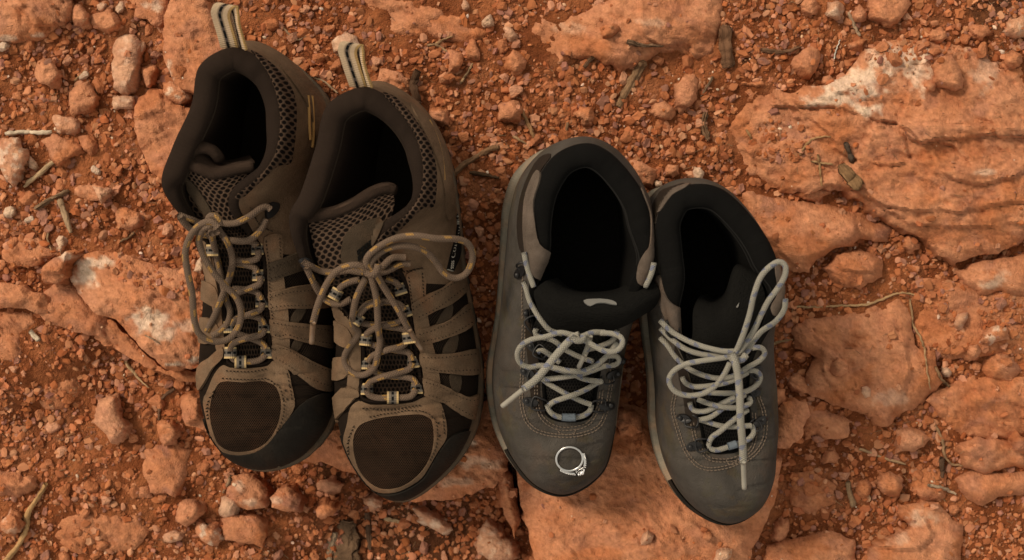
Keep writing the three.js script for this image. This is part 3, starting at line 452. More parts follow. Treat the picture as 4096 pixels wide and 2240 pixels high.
slab('knobbly orange rock near the right edge', [[3918, 1480], [3935, 1430], [3975, 1410], [4060, 1422], [4092, 1480], [4052, 1532], [3972, 1540]], { h: -0.006, amp: 0.006, round: 26, drop: 0.012, tone: 0.15, cell: 7, fine: 1.3 });
slab('broad rough red rock at the right edge in the lower part', [[3700, 1600], [3800, 1540], [3900, 1500], [4050, 1510], [4200, 1500], [4200, 1740], [4060, 1760], [3950, 1770], [3830, 1740]], { h: -0.022, amp: 0.006, tone: -0.1, purple: 0.7, fine: 1.4 });
slab('long lumpy orange rock at the lower right edge', [[3820, 1782], [3900, 1750], [4040, 1770], [4200, 1740], [4200, 1880], [4080, 1870], [4000, 1880], [3940, 1900], [3850, 1870]], { h: -0.016, amp: 0.006, tone: 0.1, drop: 0.01, fine: 1.2 });
slab('pointed orange rock under the lumpy one at the lower right', [[3812, 1915], [3880, 1880], [3990, 1890], [4200, 1870], [4200, 1975], [4080, 1985], [3990, 1985], [3932, 2022], [3870, 2000]], { h: -0.02, amp: 0.004, tone: 0.2, drop: 0.01 });
slab('large pale flat rock at the bottom right', [[3478, 2192], [3560, 2150], [3640, 2105], [3590, 2050], [3600, 2025], [3680, 2015], [3752, 2010], [3800, 2060], [3852, 2100], [3842, 2340], [3440, 2340]], { h: -0.02, amp: 0.004, tone: 0.25, layers: [{ dh: 0.005, poly: [[3480, 2190], [3640, 2105], [3700, 2080], [3740, 2140], [3690, 2190], [3600, 2200]] }], white: [[3680, 2070, 60, 36, 0.5], [3600, 2150, 50, 30, 0.35]], drop: 0.008 });
slab('low sandy slab at the bottom edge right of the grey boots', [[3066, 2178], [3180, 2150], [3300, 2122], [3422, 2160], [3430, 2340], [3030, 2340]], { h: -0.026, tone: 0, drop: 0.006 });
slab('smooth orange block beside the toe of the rightmost boot', [[3108, 1640], [3130, 1610], [3226, 1612], [3238, 1662], [3215, 1712], [3208, 1752], [3160, 1792], [3090, 1785]], { h: 0.010, amp: 0.003, round: 22, drop: 0.008, tone: 0.15, purple: 0.15, cell: 6, fine: 0.6 });
slab('small flat red stone beside the block right of the last boot', [[3090, 1570], [3140, 1555], [3145, 1600], [3110, 1630], [3085, 1620]], { h: 0.0, tone: 0.1, cell: 6 });
slab('red block lying on the ledge between the two grey boots', [[2470, 1640], [2500, 1635], [2560, 1660], [2570, 1730], [2530, 1750], [2480, 1740], [2465, 1690]], { h: 0.014, amp: 0.003, round: 16, drop: 0.006, tone: -0.2, cell: 6 });
slab('low dusty red ledge in the bottom left beside the crooked root', [[210, 2040], [330, 2010], [430, 2050], [560, 2060], [600, 2120], [540, 2200], [400, 2230], [260, 2200], [200, 2120]], { h: -0.044, amp: 0.003, tone: -0.15, grit: (x, y) => fbm(x / 90, y / 90, 2, 5) > 0.02 });
slab('half buried red rock in the left gravel above the ledge', [[20, 960], [120, 930], [230, 980], [250, 1010], [160, 1060], [60, 1070], [10, 1030]], { h: -0.006, amp: 0.003, tone: 0.05, grit: (x, y) => fbm(x / 80, y / 80, 2, 6) > 0.05 });
slab('sunken red rock left of the tall pale faceted stone', [[40, 1500], [160, 1450], [300, 1480], [340, 1560], [260, 1640], [120, 1640], [40, 1580]], { h: -0.036, amp: 0.003, tone: -0.2, purple: 0.3, grit: (x, y) => fbm(x / 80, y / 80, 2, 8) > -0.02 });
slab('buried flat rock between the tall faceted stone and the dusty slab', [[440, 1800], [540, 1770], [580, 1850], [610, 1990], [520, 2010], [430, 1930]], { h: -0.043, amp: 0.003, tone: -0.1, purple: 0.9, grit: (x, y) => fbm(x / 70, y / 70, 2, 9) > 0.05 });
slab('flat red rock sunk in the gravel right of the standing grey stick', [[3150, 1900], [3250, 1880], [3330, 1930], [3350, 2010], [3260, 2060], [3160, 2020]], { h: -0.033, amp: 0.003, tone: -0.1, grit: (x, y) => fbm(x / 70, y / 70, 2, 10) > 0.0 });
slab('fractured red rock in the gravel above the pale flat rock', [[3640, 1880], [3720, 1850], [3790, 1900], [3780, 1990], [3700, 2000], [3640, 1960]], { h: -0.03, amp: 0.003, tone: -0.1, grit: (x, y) => fbm(x / 70, y / 70, 2, 11) > 0.0 });
slab('dusty red ledge in the gravel between the two middle heels', [[1690, 60], [1850, 40], [1960, 130], [1900, 180], [1760, 170], [1660, 130]], { h: -0.002, amp: 0.003, tone: 0, grit: (x, y) => fbm(x / 70, y / 70, 2, 12) > 0.0 });
// ---------------------------------------------------------------- the boots
// stations run round the boot: heel back, right side, toe, left side; each gives the welt (F) and the collar or throat edge (R) as [x, y, height]
const NS = 28, WDOME = [0.2, 0.2, 0.2, 0.2, 0.25, 0.3, 0.42, 0.6, 0.75, 0.85, 0.95, 1, 1, 1, 1, 1, 1, 1, 0.95, 0.85, 0.8, 0.75, 0.6, 0.42, 0.3, 0.25, 0.2, 0.2];
const curveAt = (pts, u) => { const c = new THREE.CatmullRomCurve3(pts, true, 'centripetal'); return (t) => c.getPoint(((t % 1) + 1) % 1); };
function shell({ F, R, out, sole = 0.022, roll = 0.0155, deep = 0.04, crown = 0 }) {
  const f = curveAt(F.map((p) => P(...p))), r = curveAt(R.map((p) => P(...p)));
  const wd = (u) => { const x = (((u % 1) + 1) % 1) * NS, i = Math.floor(x); return lerp(WDOME[i % NS], WDOME[(i + 1) % NS], x - i); };
  const outAt = (u) => { const x = (((u % 1) + 1) % 1) * NS, i = Math.floor(x), t = x - i; return lerp(out(i % NS), out((i + 1) % NS), t); };
  const nrm = (c, u) => { const a = c(u + 0.004), b = c(u - 0.004), t = a.sub(b).setY(0).normalize(); return new V3(-t.z, 0, t.x); };   // points outwards (set by sign below)
  let sgn = 1; { const n = nrm(f, 14 / NS); if (n.z < 0) sgn = -1; }
  const N = (c, u) => nrm(c, u).multiplyScalar(sgn);
  const upper = (u, s) => {
    const a = f(u), b = r(u), w = wd(u), q = s * Math.PI / 2, h = lerp(s, 1 - Math.cos(q), w), v = lerp(s, Math.sin(q), w);
    const p = new V3(lerp(a.x, b.x, h), lerp(a.y, b.y, v), lerp(a.z, b.z, h));
    const bul = (0.004 + 0.004 * (1 - w)) * Math.sin(Math.PI * Math.min(1, s * 1.05)) * lerp(1, 0.5, sstep(0.7, 1, w));
    const n = N(f, u); p.addScaledVector(n, bul); p.y += crown * w * Math.sin(Math.PI * s) * 0.5;
    p.y += 0.0012 * pn(p.x * 45, p.z * 60, 4) * Math.sin(Math.PI * s); if (w > 0.85) p.y -= 0.0016 * sstep(0.3, 0.75, s) * sstep(0.14, 0.02, Math.abs(pn(p.x * 9, p.z * 62, 6))); return p;
  };
  const collar = (u) => { const x = (((u % 1) + 1) % 1) * NS; return Math.max(sstep(8.2, 5.6, x), sstep(21.8, 24.4, x)); };  // 1 round the ankle, 0 along the laces
  const inner = (u, s) => {                                            // padded rim, then down the lining to the insole
    const b = r(u), n = N(r, u).multiplyScalar(-1), c = collar(u), xs = (((u % 1) + 1) % 1) * NS, fr = Math.max(sstep(3.4, 5.2, xs) * sstep(14, 13, xs), sstep(24.6, 22.8, xs) * sstep(14, 15, xs)), w = lerp(0.0025, roll * lerp(1, 0.5, fr), c), foot = f(u).addScaledVector(N(f, u), -0.010); foot.y = deep;
    if (s < 0.35) { const q = s / 0.35 * Math.PI; return b.clone().addScaledVector(n, w * 0.5 * (1 - Math.cos(q))).add(new V3(0, Math.sin(q) * (w * 0.45 + 0.0016 * pn(b.x * 45, b.z * 45, s * 2) + 0.0007 * pn(b.x * 140, b.z * 140, s * 5)), 0)); }
    const t = (s - 0.35) / 0.65, a = b.clone().addScaledVector(n, w), m = Math.pow(t, lerp(0.7, 1.15, c));
    return new V3(lerp(a.x, foot.x, m), lerp(a.y, foot.y, Math.pow(t, lerp(0.4, 0.9, c))), lerp(a.z, foot.z, m));
  };
  const side = (u, s) => {                                             // sole wall: 0 at the welt, 1 on the ground
    const a = f(u), n = N(f, u), o = outAt(u), x = (((u % 1) + 1) % 1) * NS, spring = 0.011 * Math.exp(-(((x - 14) / 3.2) ** 2));
    const e = s < 0.12 ? s / 0.12 : 1 - 0.35 * Math.max(0, (s - 0.6) / 0.4);
    return new V3(a.x + n.x * o * e, lerp(a.y - (s < 0.12 ? 0.0015 * s / 0.12 : 0.0015), spring, clamp((s - 0.12) / 0.88)), a.z + n.z * o * e);
  };
  return { f, r, upper, inner, side, N, wd };
}
function arcUV(fn, scaleU = 1) { let Lu = 0, a = fn(0, 0.4); const n = 100; for (let i = 1; i <= n; i++) { const b = fn(i / n, 0.4); Lu += a.distanceTo(b); a = b; } let Lv = 0; a = fn(0.1, 0); for (let i = 1; i <= 30; i++) { const b = fn(0.1, i / 30); Lv += a.distanceTo(b); a = b; } return (u, v) => [u * Lu * scaleU, v * Lv]; }
function tongueSheet(rows) {
  const nr = rows.length, nc = rows[0].length, W = rows.map((r) => new THREE.CatmullRomCurve3(r.map((p) => P(...p)), false, 'centripetal'));
  return (u, v) => { const c = new THREE.CatmullRomCurve3(W.map((w) => w.getPoint(clamp(u))), false, 'centripetal'); return c.getPoint(clamp(v)); };
}
// cords: laid over whatever lies below, each new one over the earlier ones
function cordPath(cover, pts, r, lift = 0.0006, smoothK = 4) {
  const sp = smoothPoly(pts.map((p) => [p[0], p[1], (p[2] ?? 0) * 1e4]), 8, false), out = []; let acc = 1e9, prev = null;
  const res = []; for (const q of sp) { if (prev) acc += Math.hypot(q[0] - prev[0], q[1] - prev[1]); if (acc >= 14 || q === sp[sp.length - 1]) { res.push(q); acc = 0; } prev = q; }
  let hs = res.map((q) => { const c = cover.at(q[0], q[1]); return Math.max(c ? c.p.y + r * 0.75 + lift : -1, q[2] > 300 ? q[2] / 1e4 : -1); });
  for (let i = 0; i < hs.length; i++) if (hs[i] < 0) hs[i] = hs.find((h) => h > 0) ?? 0.1;
  const mx = hs.map((_, i) => Math.max(hs[Math.max(0, i - 1)], hs[i], hs[Math.min(hs.length - 1, i + 1)]));
  let s = mx; for (let k = 0; k < smoothK; k++) s = s.map((_, i) => (s[Math.max(0, i - 1)] + 2 * s[i] + s[Math.min(s.length - 1, i + 1)]) / 4);
  return res.map((q, i) => P(q[0], q[1], Math.max(s[i], hs[i] * 0.5 + s[i] * 0.5)));
}
function lacePart(cover, parent, mat, paths, r, name = 'lace') {
  const gs = []; let len = 0;
  for (const p of paths) { const pts = cordPath(cover, p.p ?? p, p.r ?? r, p.lift ?? 0.0006); const g = tube(pts, p.r ?? r, { sides: 10, step: 0.0022, len0: len, }); len += 0.0137; gs.push(g); cover.add(g); }
  const m = mesh(name, mergeGeometries(gs), mat, parent); return m;
}
// webbing loop that holds a cord: centre, direction from the eyestay inwards, length, width
function webLoop(cover, parent, [x, y], ang, L = 50, Wd = 46, top = 0.0052) {
  const ca = Math.cos(ang), sa = Math.sin(ang), q0 = cover.at(x - ca * L * 0.5, y - sa * L * 0.5), q1 = cover.at(x + ca * L * 0.5, y + sa * L * 0.5), qm = cover.at(x, y); if (!q0 || !q1 || !qm) return;
  const h0 = q0.p.y, h1 = Math.min(q1.p.y, qm.p.y), hm = Math.max(qm.p.y + 0.0009, (h0 + h1) / 2 + 0.002), th = 0.0011;
  const fn = (u, v) => { const k = (v - 0.5) * Wd, t = u * 2 - 1, along = Math.sin(t * 1.45) / Math.sin(1.45) * L * 0.5, base = lerp(h0, h1, u) - 0.001, up = Math.max(0, hm - base) * Math.pow(Math.max(0, Math.cos(t * 1.5)), 0.6); return P(x + ca * along - sa * k, y + sa * along + ca * k, base + up); };
  const a = sheet(14, 4, fn, { uv: (u, v) => [u, v] }), b = sheet(14, 4, (u, v) => fn(u, v).add(new V3(0, -th, 0)), { uv: (u, v) => [u, v] });
  const e = [0, 1].map((s) => sheet(14, 1, (u, v) => fn(u, s).add(new V3(0, -th * v, 0)), { uv: (u, v) => [u, s] }));
  mesh('lace_loop', mergeGeometries([a, b, ...e]), M.webbing, parent);
}
function ribbon(pts, widths, th, uvLen) {                                // pts: V3, widths: V3 half-width vectors
  const c = new THREE.CatmullRomCurve3(pts, false, 'centripetal'), w = new THREE.CatmullRomCurve3(widths, false, 'centripetal');
  const face = (o) => sheet(40, 3, (u, v) => { u = clamp(u); const p = c.getPoint(u), t = c.getTangent(u), k = w.getPoint(u), n = t.clone().cross(k).normalize(); return p.addScaledVector(k, v * 2 - 1).addScaledVector(n, o); }, { uv: (u, v) => [u, v] });
  const edge = (s) => sheet(40, 1, (u, v) => { u = clamp(u); const p = c.getPoint(u), t = c.getTangent(u), k = w.getPoint(u), n = t.clone().cross(k).normalize(); return p.addScaledVector(k, s).addScaledVector(n, (v * 2 - 1) * th); }, { uv: (u) => [u, s > 0 ? 0.99 : 0.01] });
  return mergeGeometries([face(th), face(-th), edge(1), edge(-1)]);
}
function outsoleGeo(S, lugs, nl = 56) {                                   // lower sole with cut blocks round its rim
  const walls = sheet(nl * 4, 6, (u, v) => { const p = S.side(u, lerp(0.5, 1, v)), k = (u * nl) % 1, n = S.N(S.f, u); const cut = k < 0.28 ? 1 : 0; return p.addScaledVector(n, lugs * (cut ? -0.6 : 0.5) * sstep(0.15, 0.45, v)); }, { uv: arcUV((u, v) => S.side(u, v)) });
  const pos = [], uv = [], idx = [], n = 96; const c = new V3(); for (let i = 0; i < n; i++) c.add(S.side(i / n, 1).multiplyScalar(1 / n));
  for (let i = 0; i < n; i++) { const p = S.side(i / n, 0.97); pos.push(p.x, p.y + 0.001, p.z); uv.push(p.x, p.z); } pos.push(c.x, c.y + 0.004, c.z); uv.push(c.x, c.z);
  for (let i = 0; i < n; i++) idx.push(n, i, (i + 1) % n);
  return mergeGeometries([walls, geo(pos, null, uv, idx)]);
}
function insoleGeo(S, n = 90) {
  const pos = [], uv = [], idx = [], rim = []; const c = new V3(); for (let i = 0; i < n; i++) { const p = S.inner(i / n, 0.995); rim.push(p); c.addScaledVector(p, 1 / n); }
  for (const k of [1, 0.6, 0.2]) for (const p of rim) { const q = c.clone().lerp(p, k); q.x = lerp(lerp(c.x, p.x, 0.1 + 0.9 * k), q.x, 0.5); pos.push(q.x, q.y - 0.003 * (1 - k), q.z); uv.push(q.x, q.z); }
  pos.push(c.x, c.y - 0.003, c.z); uv.push(c.x, c.z);
  for (let l = 0; l < 2; l++) for (let i = 0; i < n; i++) { const a = l * n + i, b = l * n + (i + 1) % n; idx.push(a, b, a + n, b, b + n, a + n); }
  for (let i = 0; i < n; i++) idx.push(3 * n, 2 * n + i, 2 * n + (i + 1) % n);
  return geo(pos, null, uv, idx);
}
function bootBase(name, label, group, spec, mats) {
  const c = P(...spec.F[0]).add(P(...spec.F[14])).multiplyScalar(0.5).setY(0);
  const g = top(name, label, 'boot', group, c), S = shell(spec), uvU = arcUV((u, v) => S.upper(u, v));
  const orient = (() => { const a = S.upper(0.5, 0.5), b = S.upper(0.502, 0.5), d = S.upper(0.5, 0.52); return b.sub(a).cross(d.sub(a)).y > 0 ? 1 : -1; })();
  const u0 = 8 / NS, u1 = 21.2 / NS;
  const full = sheet(280, 36, (u, v) => S.upper(u, v), { uv: uvU, flip: -orient });
  if (mats.vamp === mats.quarter) {
    const lg = tint(full.clone()); mesh('upper', lg, mats.vamp, g);
  }
  else { mesh('vamp', tint(sheet(160, 36, (u, v) => S.upper(u, v), { u0, u1, uv: uvU, flip: -orient })), mats.vamp, g); mesh('quarter', tint(sheet(130, 36, (u, v) => S.upper(u, v), { u0: u1 - 1, u1: u0, uv: uvU, flip: -orient })), mats.quarter, g); }
  const inn = sheet(280, 44, (u, v) => S.inner(u, v), { uv: arcUV((u, v) => S.inner(u, v)), flip: -orient });
  mesh('lining', inn.clone(), mats.lining, g);
  mesh('insole', insoleGeo(S), mats.insole, g);
  for (const q of spec.seams ?? []) { const pts = []; for (let i = 0; i <= 40; i++) pts.push(S.inner((lerp(-5.2, 5.2, i / 40) / NS + 1) % 1, q)); mesh('seam', tube(pts, 0.0006, { sides: 6 }), mats.seam, g); }
  mesh('midsole', tint(sheet(240, 8, (u, v) => S.side(u, v * 0.5), { uv: arcUV((u, v) => S.side(u, v)) }), 0.7), mats.midsole, g);
  mesh('outsole', tint(outsoleGeo(S, spec.lugs ?? 0.0015), 1.4), M.outsole, g);
  const b = bbox([...spec.F, ...spec.R]);
  const cover = new Cover(b[0] - 80, b[1] - 80, b[2] + 80, b[3] + 80).add(full);
  const rim = cover.clone().add(inn).grow(); cover.grow();
  return { g, S, cover, rim, orient };
}
// rubber round the toe: a band on the upper and on the sole wall below it, between two stations
function toeBumper(B, a, b, rise) {
  const sm = (u) => rise * Math.pow(Math.sin(Math.PI * clamp((u - a / NS) / ((b - a) / NS))), 0.6) + 0.012;
  const up = sheet(70, 8, (u, v) => { const s = sm(u) * v, p = B.S.upper(u, s), n = B.S.N(B.S.f, u); return p.addScaledVector(n, 0.0012 * (1 - 0.6 * v)).add(new V3(0, 0.0008, 0)); }, { u0: a / NS, u1: b / NS, uv: (u, v, p) => [p.x + p.y, p.z] });
  const lip = sheet(70, 2, (u, v) => { const s = sm(u), p = B.S.upper(u, s), n = B.S.N(B.S.f, u); return p.addScaledVector(n, 0.0012 * 0.4 * (1 - v)).add(new V3(0, 0.0008 * (1 - v) - 0.0003 * v, 0)); }, { u0: a / NS, u1: b / NS });
  const wall = sheet(70, 6, (u, v) => B.S.side(u, v * 0.62).addScaledVector(B.S.N(B.S.f, u), 0.0007 * Math.sin(Math.PI * clamp((u * NS - a) / (b - a)))), { u0: a / NS, u1: b / NS, uv: (u, v, p) => [p.x + p.z, p.y] });
  for (const g of [up, lip, wall]) { const p = g.attributes.position, n = g.attributes.normal, c = B.S.f(14 / NS).add(B.S.f(0)).multiplyScalar(0.5).setY(0.03); let d = 0; for (let i = 0; i < p.count; i++) d += (p.getX(i) - c.x) * n.getX(i) + (p.getY(i) - c.y) * n.getY(i) + (p.getZ(i) - c.z) * n.getZ(i); if (d < 0) for (let i = 0; i < n.count; i++) n.setXYZ(i, -n.getX(i), -n.getY(i), -n.getZ(i)); }
  mesh('toe_bumper', tint(mergeGeometries([up, lip, wall])), M.rubber, B.g);
}
function addTongue(B, rows, parts) {                                     // parts: [name, v0, v1, material]
  const fn = tongueSheet(rows); let main = null;
  for (const [n, a, b, m, uvs = 1] of parts) {
    const t0 = sheet(40, Math.max(8, Math.round((b - a) * 70)), fn, { v0: a, v1: b, flip: 1, uv: (u, v, p) => [u * 0.045 * uvs, v * 0.15 * uvs] });
    const o = mesh(n, t0.clone(), m, main ?? B.g); if (!main) main = o; B.rim.add(t0);
  }
  B.rim.grow(4); B.tongue = main; return main;
}
// ---- brown boots
const brownSole = (heavy) => (i) => [0.004, 0.0045, 0.0045, 0.004, 0.0035, 0.003, 0.003, 0.003, 0.003, 0.003, 0.004, 0.006, 0.006, 0.005, 0.004, 0.003, 0.003, 0.003, 0.003, 0.003, 0.003, 0.003, 0.003, 0.003, 0.003, 0.0035, 0.004, 0.004][i];
const brownMats = { vamp: M.sideMesh, quarter: M.suede, lining: M.lining, insole: M.insole, midsole: M.tanRubber, seam: M.darkThread };
const suedePieces = (B, list) => { for (const [name, poly, o = {}] of list) mesh(name, drape(B.cover, poly, o.lift ?? 0.0014, o), o.mat ?? M.suede, B.g); };
const stitchRows = (B, rows, mat, cover = B.cover, o = {}) => { const gs = rows.map((r) => dashes(cover, r.p ?? r, { lift: 0.0016, ...o, ...(r.o ?? {}) })).filter(Boolean); if (gs.length) mesh('stitching', mergeGeometries(gs), mat, B.g).userData.kind = 'stuff'; };
const perforations = (B, pts) => { const gs = []; for (const [x, y] of pts) { const q = B.cover.at(x, y); if (!q) continue; const d = new THREE.CircleGeometry(0.0009, 8); d.lookAt(q.n); d.translate(...q.p.clone().addScaledVector(q.n, 0.00165).toArray()); gs.push(d); } if (gs.length) mesh('eyelet_hole', mergeGeometries(gs), M.darkThread, B.g).userData.kind = 'stuff'; };

const boot1 = bootBase('hiking_boot', 'leftmost brown suede hiking boot whose long lace loop hangs down its left side', 'pair of brown hiking boots', {
  F: [[1070, 228, 0.035], [1150, 262, 0.035], [1225, 322, 0.034], [1290, 400, 0.033], [1322, 510, 0.032], [1335, 640, 0.030], [1336, 780, 0.028], [1336, 920, 0.027], [1336, 1040, 0.026], [1340, 1220, 0.025], [1346, 1480, 0.024],
    [1328, 1625, 0.024], [1280, 1735, 0.024], [1185, 1828, 0.025], [1055, 1868, 0.026], [945, 1838, 0.026], [870, 1758, 0.026], [826, 1640, 0.026],
    [814, 1500, 0.026], [826, 1360, 0.027], [848, 1220, 0.028], [868, 1100, 0.029], [885, 980, 0.030], [902, 860, 0.031], [912, 740, 0.032], [922, 580, 0.033], [942, 420, 0.034], [990, 285, 0.035]],
  R: [[925, 190, 0.145], [1010, 214, 0.143], [1098, 290, 0.138], [1150, 420, 0.132], [1142, 570, 0.130], [1075, 690, 0.130], [956, 802, 0.128], [1005, 915, 0.115], [1058, 1010, 0.104], [1070, 1180, 0.094], [1088, 1400, 0.079],
    [1090, 1438, 0.077], [1072, 1456, 0.076], [1040, 1464, 0.076], [997, 1467, 0.076], [955, 1468, 0.076], [926, 1464, 0.076], [906, 1448, 0.076],
    [901, 1415, 0.078], [897, 1320, 0.083], [882, 1200, 0.090], [862, 1090, 0.096], [835, 990, 0.104], [745, 890, 0.116], [648, 742, 0.127], [690, 590, 0.131], [766, 420, 0.136], [800, 262, 0.143]],
  out: brownSole(), lugs: 0.002, seams: [0.37] }, brownMats);
{
  const B = boot1;
  // upper pieces
  const hole = smoothPoly([[884, 1528], [973, 1529], [1063, 1525], [1098, 1541], [1118, 1578], [1124, 1620], [1117, 1675], [1098, 1726], [1063, 1771], [1018, 1797], [956, 1807], [912, 1800], [877, 1777], [857, 1732], [843, 1669], [844, 1618], [858, 1565]], 3);
  const fr = withHole(smoothPoly([[862, 1492], [892, 1460], [920, 1470], [1000, 1472], [1072, 1462], [1098, 1440], [1148, 1472], [1166, 1540], [1178, 1622], [1140, 1690], [1100, 1750], [1063, 1784], [1018, 1810], [956, 1820], [902, 1812], [864, 1790], [840, 1722], [824, 1655], [816, 1602], [834, 1556]], 3), hole);
  mesh('toe_mesh', drape(B.cover, hole, 0.0004, { round: 0 }), M.toeMesh, B.g);
  mesh('toe_frame', drape(B.cover, fr.poly, 0.0009, { round: 0, seam: fr.seam }), M.suede, B.g);
  suedePieces(B, [
    ['eyestay', [[1056, 948], [1122, 938], [1128, 1050], [1137, 1137], [1150, 1240], [1158, 1370], [1150, 1470], [1098, 1430], [1090, 1353], [1083, 1273], [1073, 1183], [1068, 1063]]],
    ['eyestay', [[790, 930], [832, 985], [858, 1080], [880, 1190], [895, 1320], [900, 1410], [872, 1412], [866, 1300], [846, 1190], [822, 1090], [800, 1000]]],
    ['strap', [[1062, 1060], [1120, 1035], [1170, 1016], [1250, 990], [1252, 1060], [1190, 1086], [1128, 1106], [1073, 1122]], { lift: 0.0022, mat: M.suedeDark }],
    ['strap', [[1072, 1172], [1134, 1155], [1213, 1140], [1318, 1140], [1322, 1222], [1225, 1233], [1145, 1232], [1078, 1235]], { lift: 0.0022 }],
    ['strap', [[1079, 1275], [1156, 1286], [1242, 1297], [1338, 1312], [1342, 1390], [1253, 1377], [1168, 1354], [1090, 1342]], { lift: 0.0022 }],
    ['strap', [[1090, 1376], [1156, 1388], [1236, 1438], [1304, 1472], [1350, 1486], [1332, 1560], [1268, 1557], [1211, 1517], [1154, 1477], [1093, 1430]], { lift: 0.0024 }],
    ['strap', [[890, 1386], [892, 1426], [856, 1470], [824, 1530], [802, 1560], [800, 1470], [846, 1425]], { lift: 0.0024 }],
    ['strap', [[806, 1122], [868, 1148], [873, 1225], [820, 1202], [806, 1190]], { lift: 0.0022 }],
    ['strap', [[806, 1270], [870, 1290], [878, 1356], [806, 1372]], { lift: 0.0022 }],
    ['strap', [[1162, 1395], [1196, 1340], [1214, 1350], [1186, 1405]], { lift: 0.001, mat: M.suedeDark }],
    ['strap', [[1158, 1290], [1196, 1222], [1222, 1226], [1186, 1294]], { lift: 0.001, mat: M.suedeDark }],
    ['toe_cap', [[1310, 1572], [1240, 1592], [1194, 1626], [1154, 1671], [1112, 1722], [1069, 1775], [1018, 1807], [956, 1818], [908, 1811], [870, 1790], [840, 1740], [820, 1672], [812, 1690], [845, 1790], [905, 1850], [980, 1880], [1060, 1890], [1180, 1850], [1270, 1765], [1320, 1660]], { mat: M.rubber, lift: 0.0018 }],
    ['heel_counter', [[1120, 262], [1180, 280], [1260, 350], [1310, 440], [1330, 600], [1335, 760], [1290, 700], [1262, 560], [1235, 440], [1175, 340]], { lift: 0.0012 }],
    ['eyelet_plate', [[1062, 830], [1085, 808], [1108, 812], [1106, 840], [1080, 868], [1062, 872]], { mat: M.blackMetal, lift: 0.003 }],
  ]);
  suedePieces({ ...B, cover: B.rim }, [['collar_mesh', [[1004, 203], [1073, 246], [1130, 300], [1167, 358], [1184, 436], [1180, 530], [1173, 594], [1160, 652], [1111, 662], [1050, 714], [955, 796], [940, 786], [1000, 738], [1060, 680], [1100, 616], [1116, 540], [1120, 470], [1108, 390], [1078, 305], [1036, 240]], { mat: M.collarMesh, lift: 0.0008, cell: 6 }]]);
  suedePieces({ ...B, cover: B.rim }, [['eyelet_plate', [[696, 858], [716, 850], [738, 862], [744, 884], [722, 890], [700, 878]], { mat: M.blackMetal, lift: 0.002 }]]);
  // piping on the heel
  for (const [pts, m] of [[[[1232, 382], [1236, 440], [1238, 510], [1242, 560]], M.goldThread], [[[1248, 384], [1252, 450], [1254, 520], [1250, 590]], M.goldThread]]) mesh('piping', tube(cordPath(B.cover, pts, 0.001), 0.0011, { sides: 6 }), m, B.g);
  const tg = addTongue(B, [
    [[905, 1452, 0.072], [950, 1462, 0.073], [1000, 1463, 0.073], [1045, 1458, 0.073], [1086, 1438, 0.072]],
    [[898, 1300, 0.078], [942, 1300, 0.083], [985, 1300, 0.084], [1035, 1300, 0.083], [1082, 1300, 0.079]],
    [[870, 1100, 0.091], [920, 1100, 0.096], [966, 1100, 0.098], [1015, 1100, 0.096], [1066, 1100, 0.092]],
    [[830, 965, 0.101], [890, 965, 0.106], [945, 965, 0.108], [1000, 960, 0.107], [1050, 955, 0.103]],
    [[775, 850, 0.107], [850, 862, 0.112], [910, 870, 0.114], [960, 850, 0.113], [1000, 820, 0.111]],
    [[742, 730, 0.118], [800, 748, 0.121], [870, 766, 0.121], [950, 744, 0.121], [1008, 712, 0.121]],
    [[733, 660, 0.126], [790, 672, 0.126], [850, 700, 0.124], [940, 685, 0.125], [1015, 668, 0.125]],
    [[752, 608, 0.127], [812, 622, 0.122], [868, 660, 0.118], [945, 655, 0.119], [1018, 650, 0.119]],
    [[800, 588, 0.117], [850, 606, 0.108], [892, 646, 0.100], [950, 642, 0.100], [1010, 636, 0.104]],
    [[860, 596, 0.100], [872, 616, 0.092], [900, 640, 0.085], [950, 632, 0.085], [1000, 620, 0.09]]],
    [['tongue', 0, 0.43, M.tongueMesh], ['tongue_mesh', 0.43, 0.665, M.collarMesh], ['tongue_edge', 0.665, 1, M.tongueEdge]]);
  mesh('tongue_edge', mergeGeometries([tube([[736, 694, 0.122], [742, 640, 0.127], [770, 604, 0.128], [812, 590, 0.127], [852, 604, 0.124], [880, 640, 0.118]].map((p) => P(...p)), 0.0042, { sides: 14 }), tube([[742, 652, 0.126], [796, 672, 0.126], [852, 694, 0.124], [940, 678, 0.125], [1016, 664, 0.124]].map((p) => P(...p)), 0.0042, { sides: 14 })]), M.tongueEdge, tg);
  mesh('side_gusset', drape(B.rim, [[745, 712], [770, 730], [810, 780], [845, 840], [850, 870], [815, 850], [770, 790], [742, 740]], 0.001), M.suedeDark, tg);
  // laces
  const cover = B.rim, h = (a) => a;
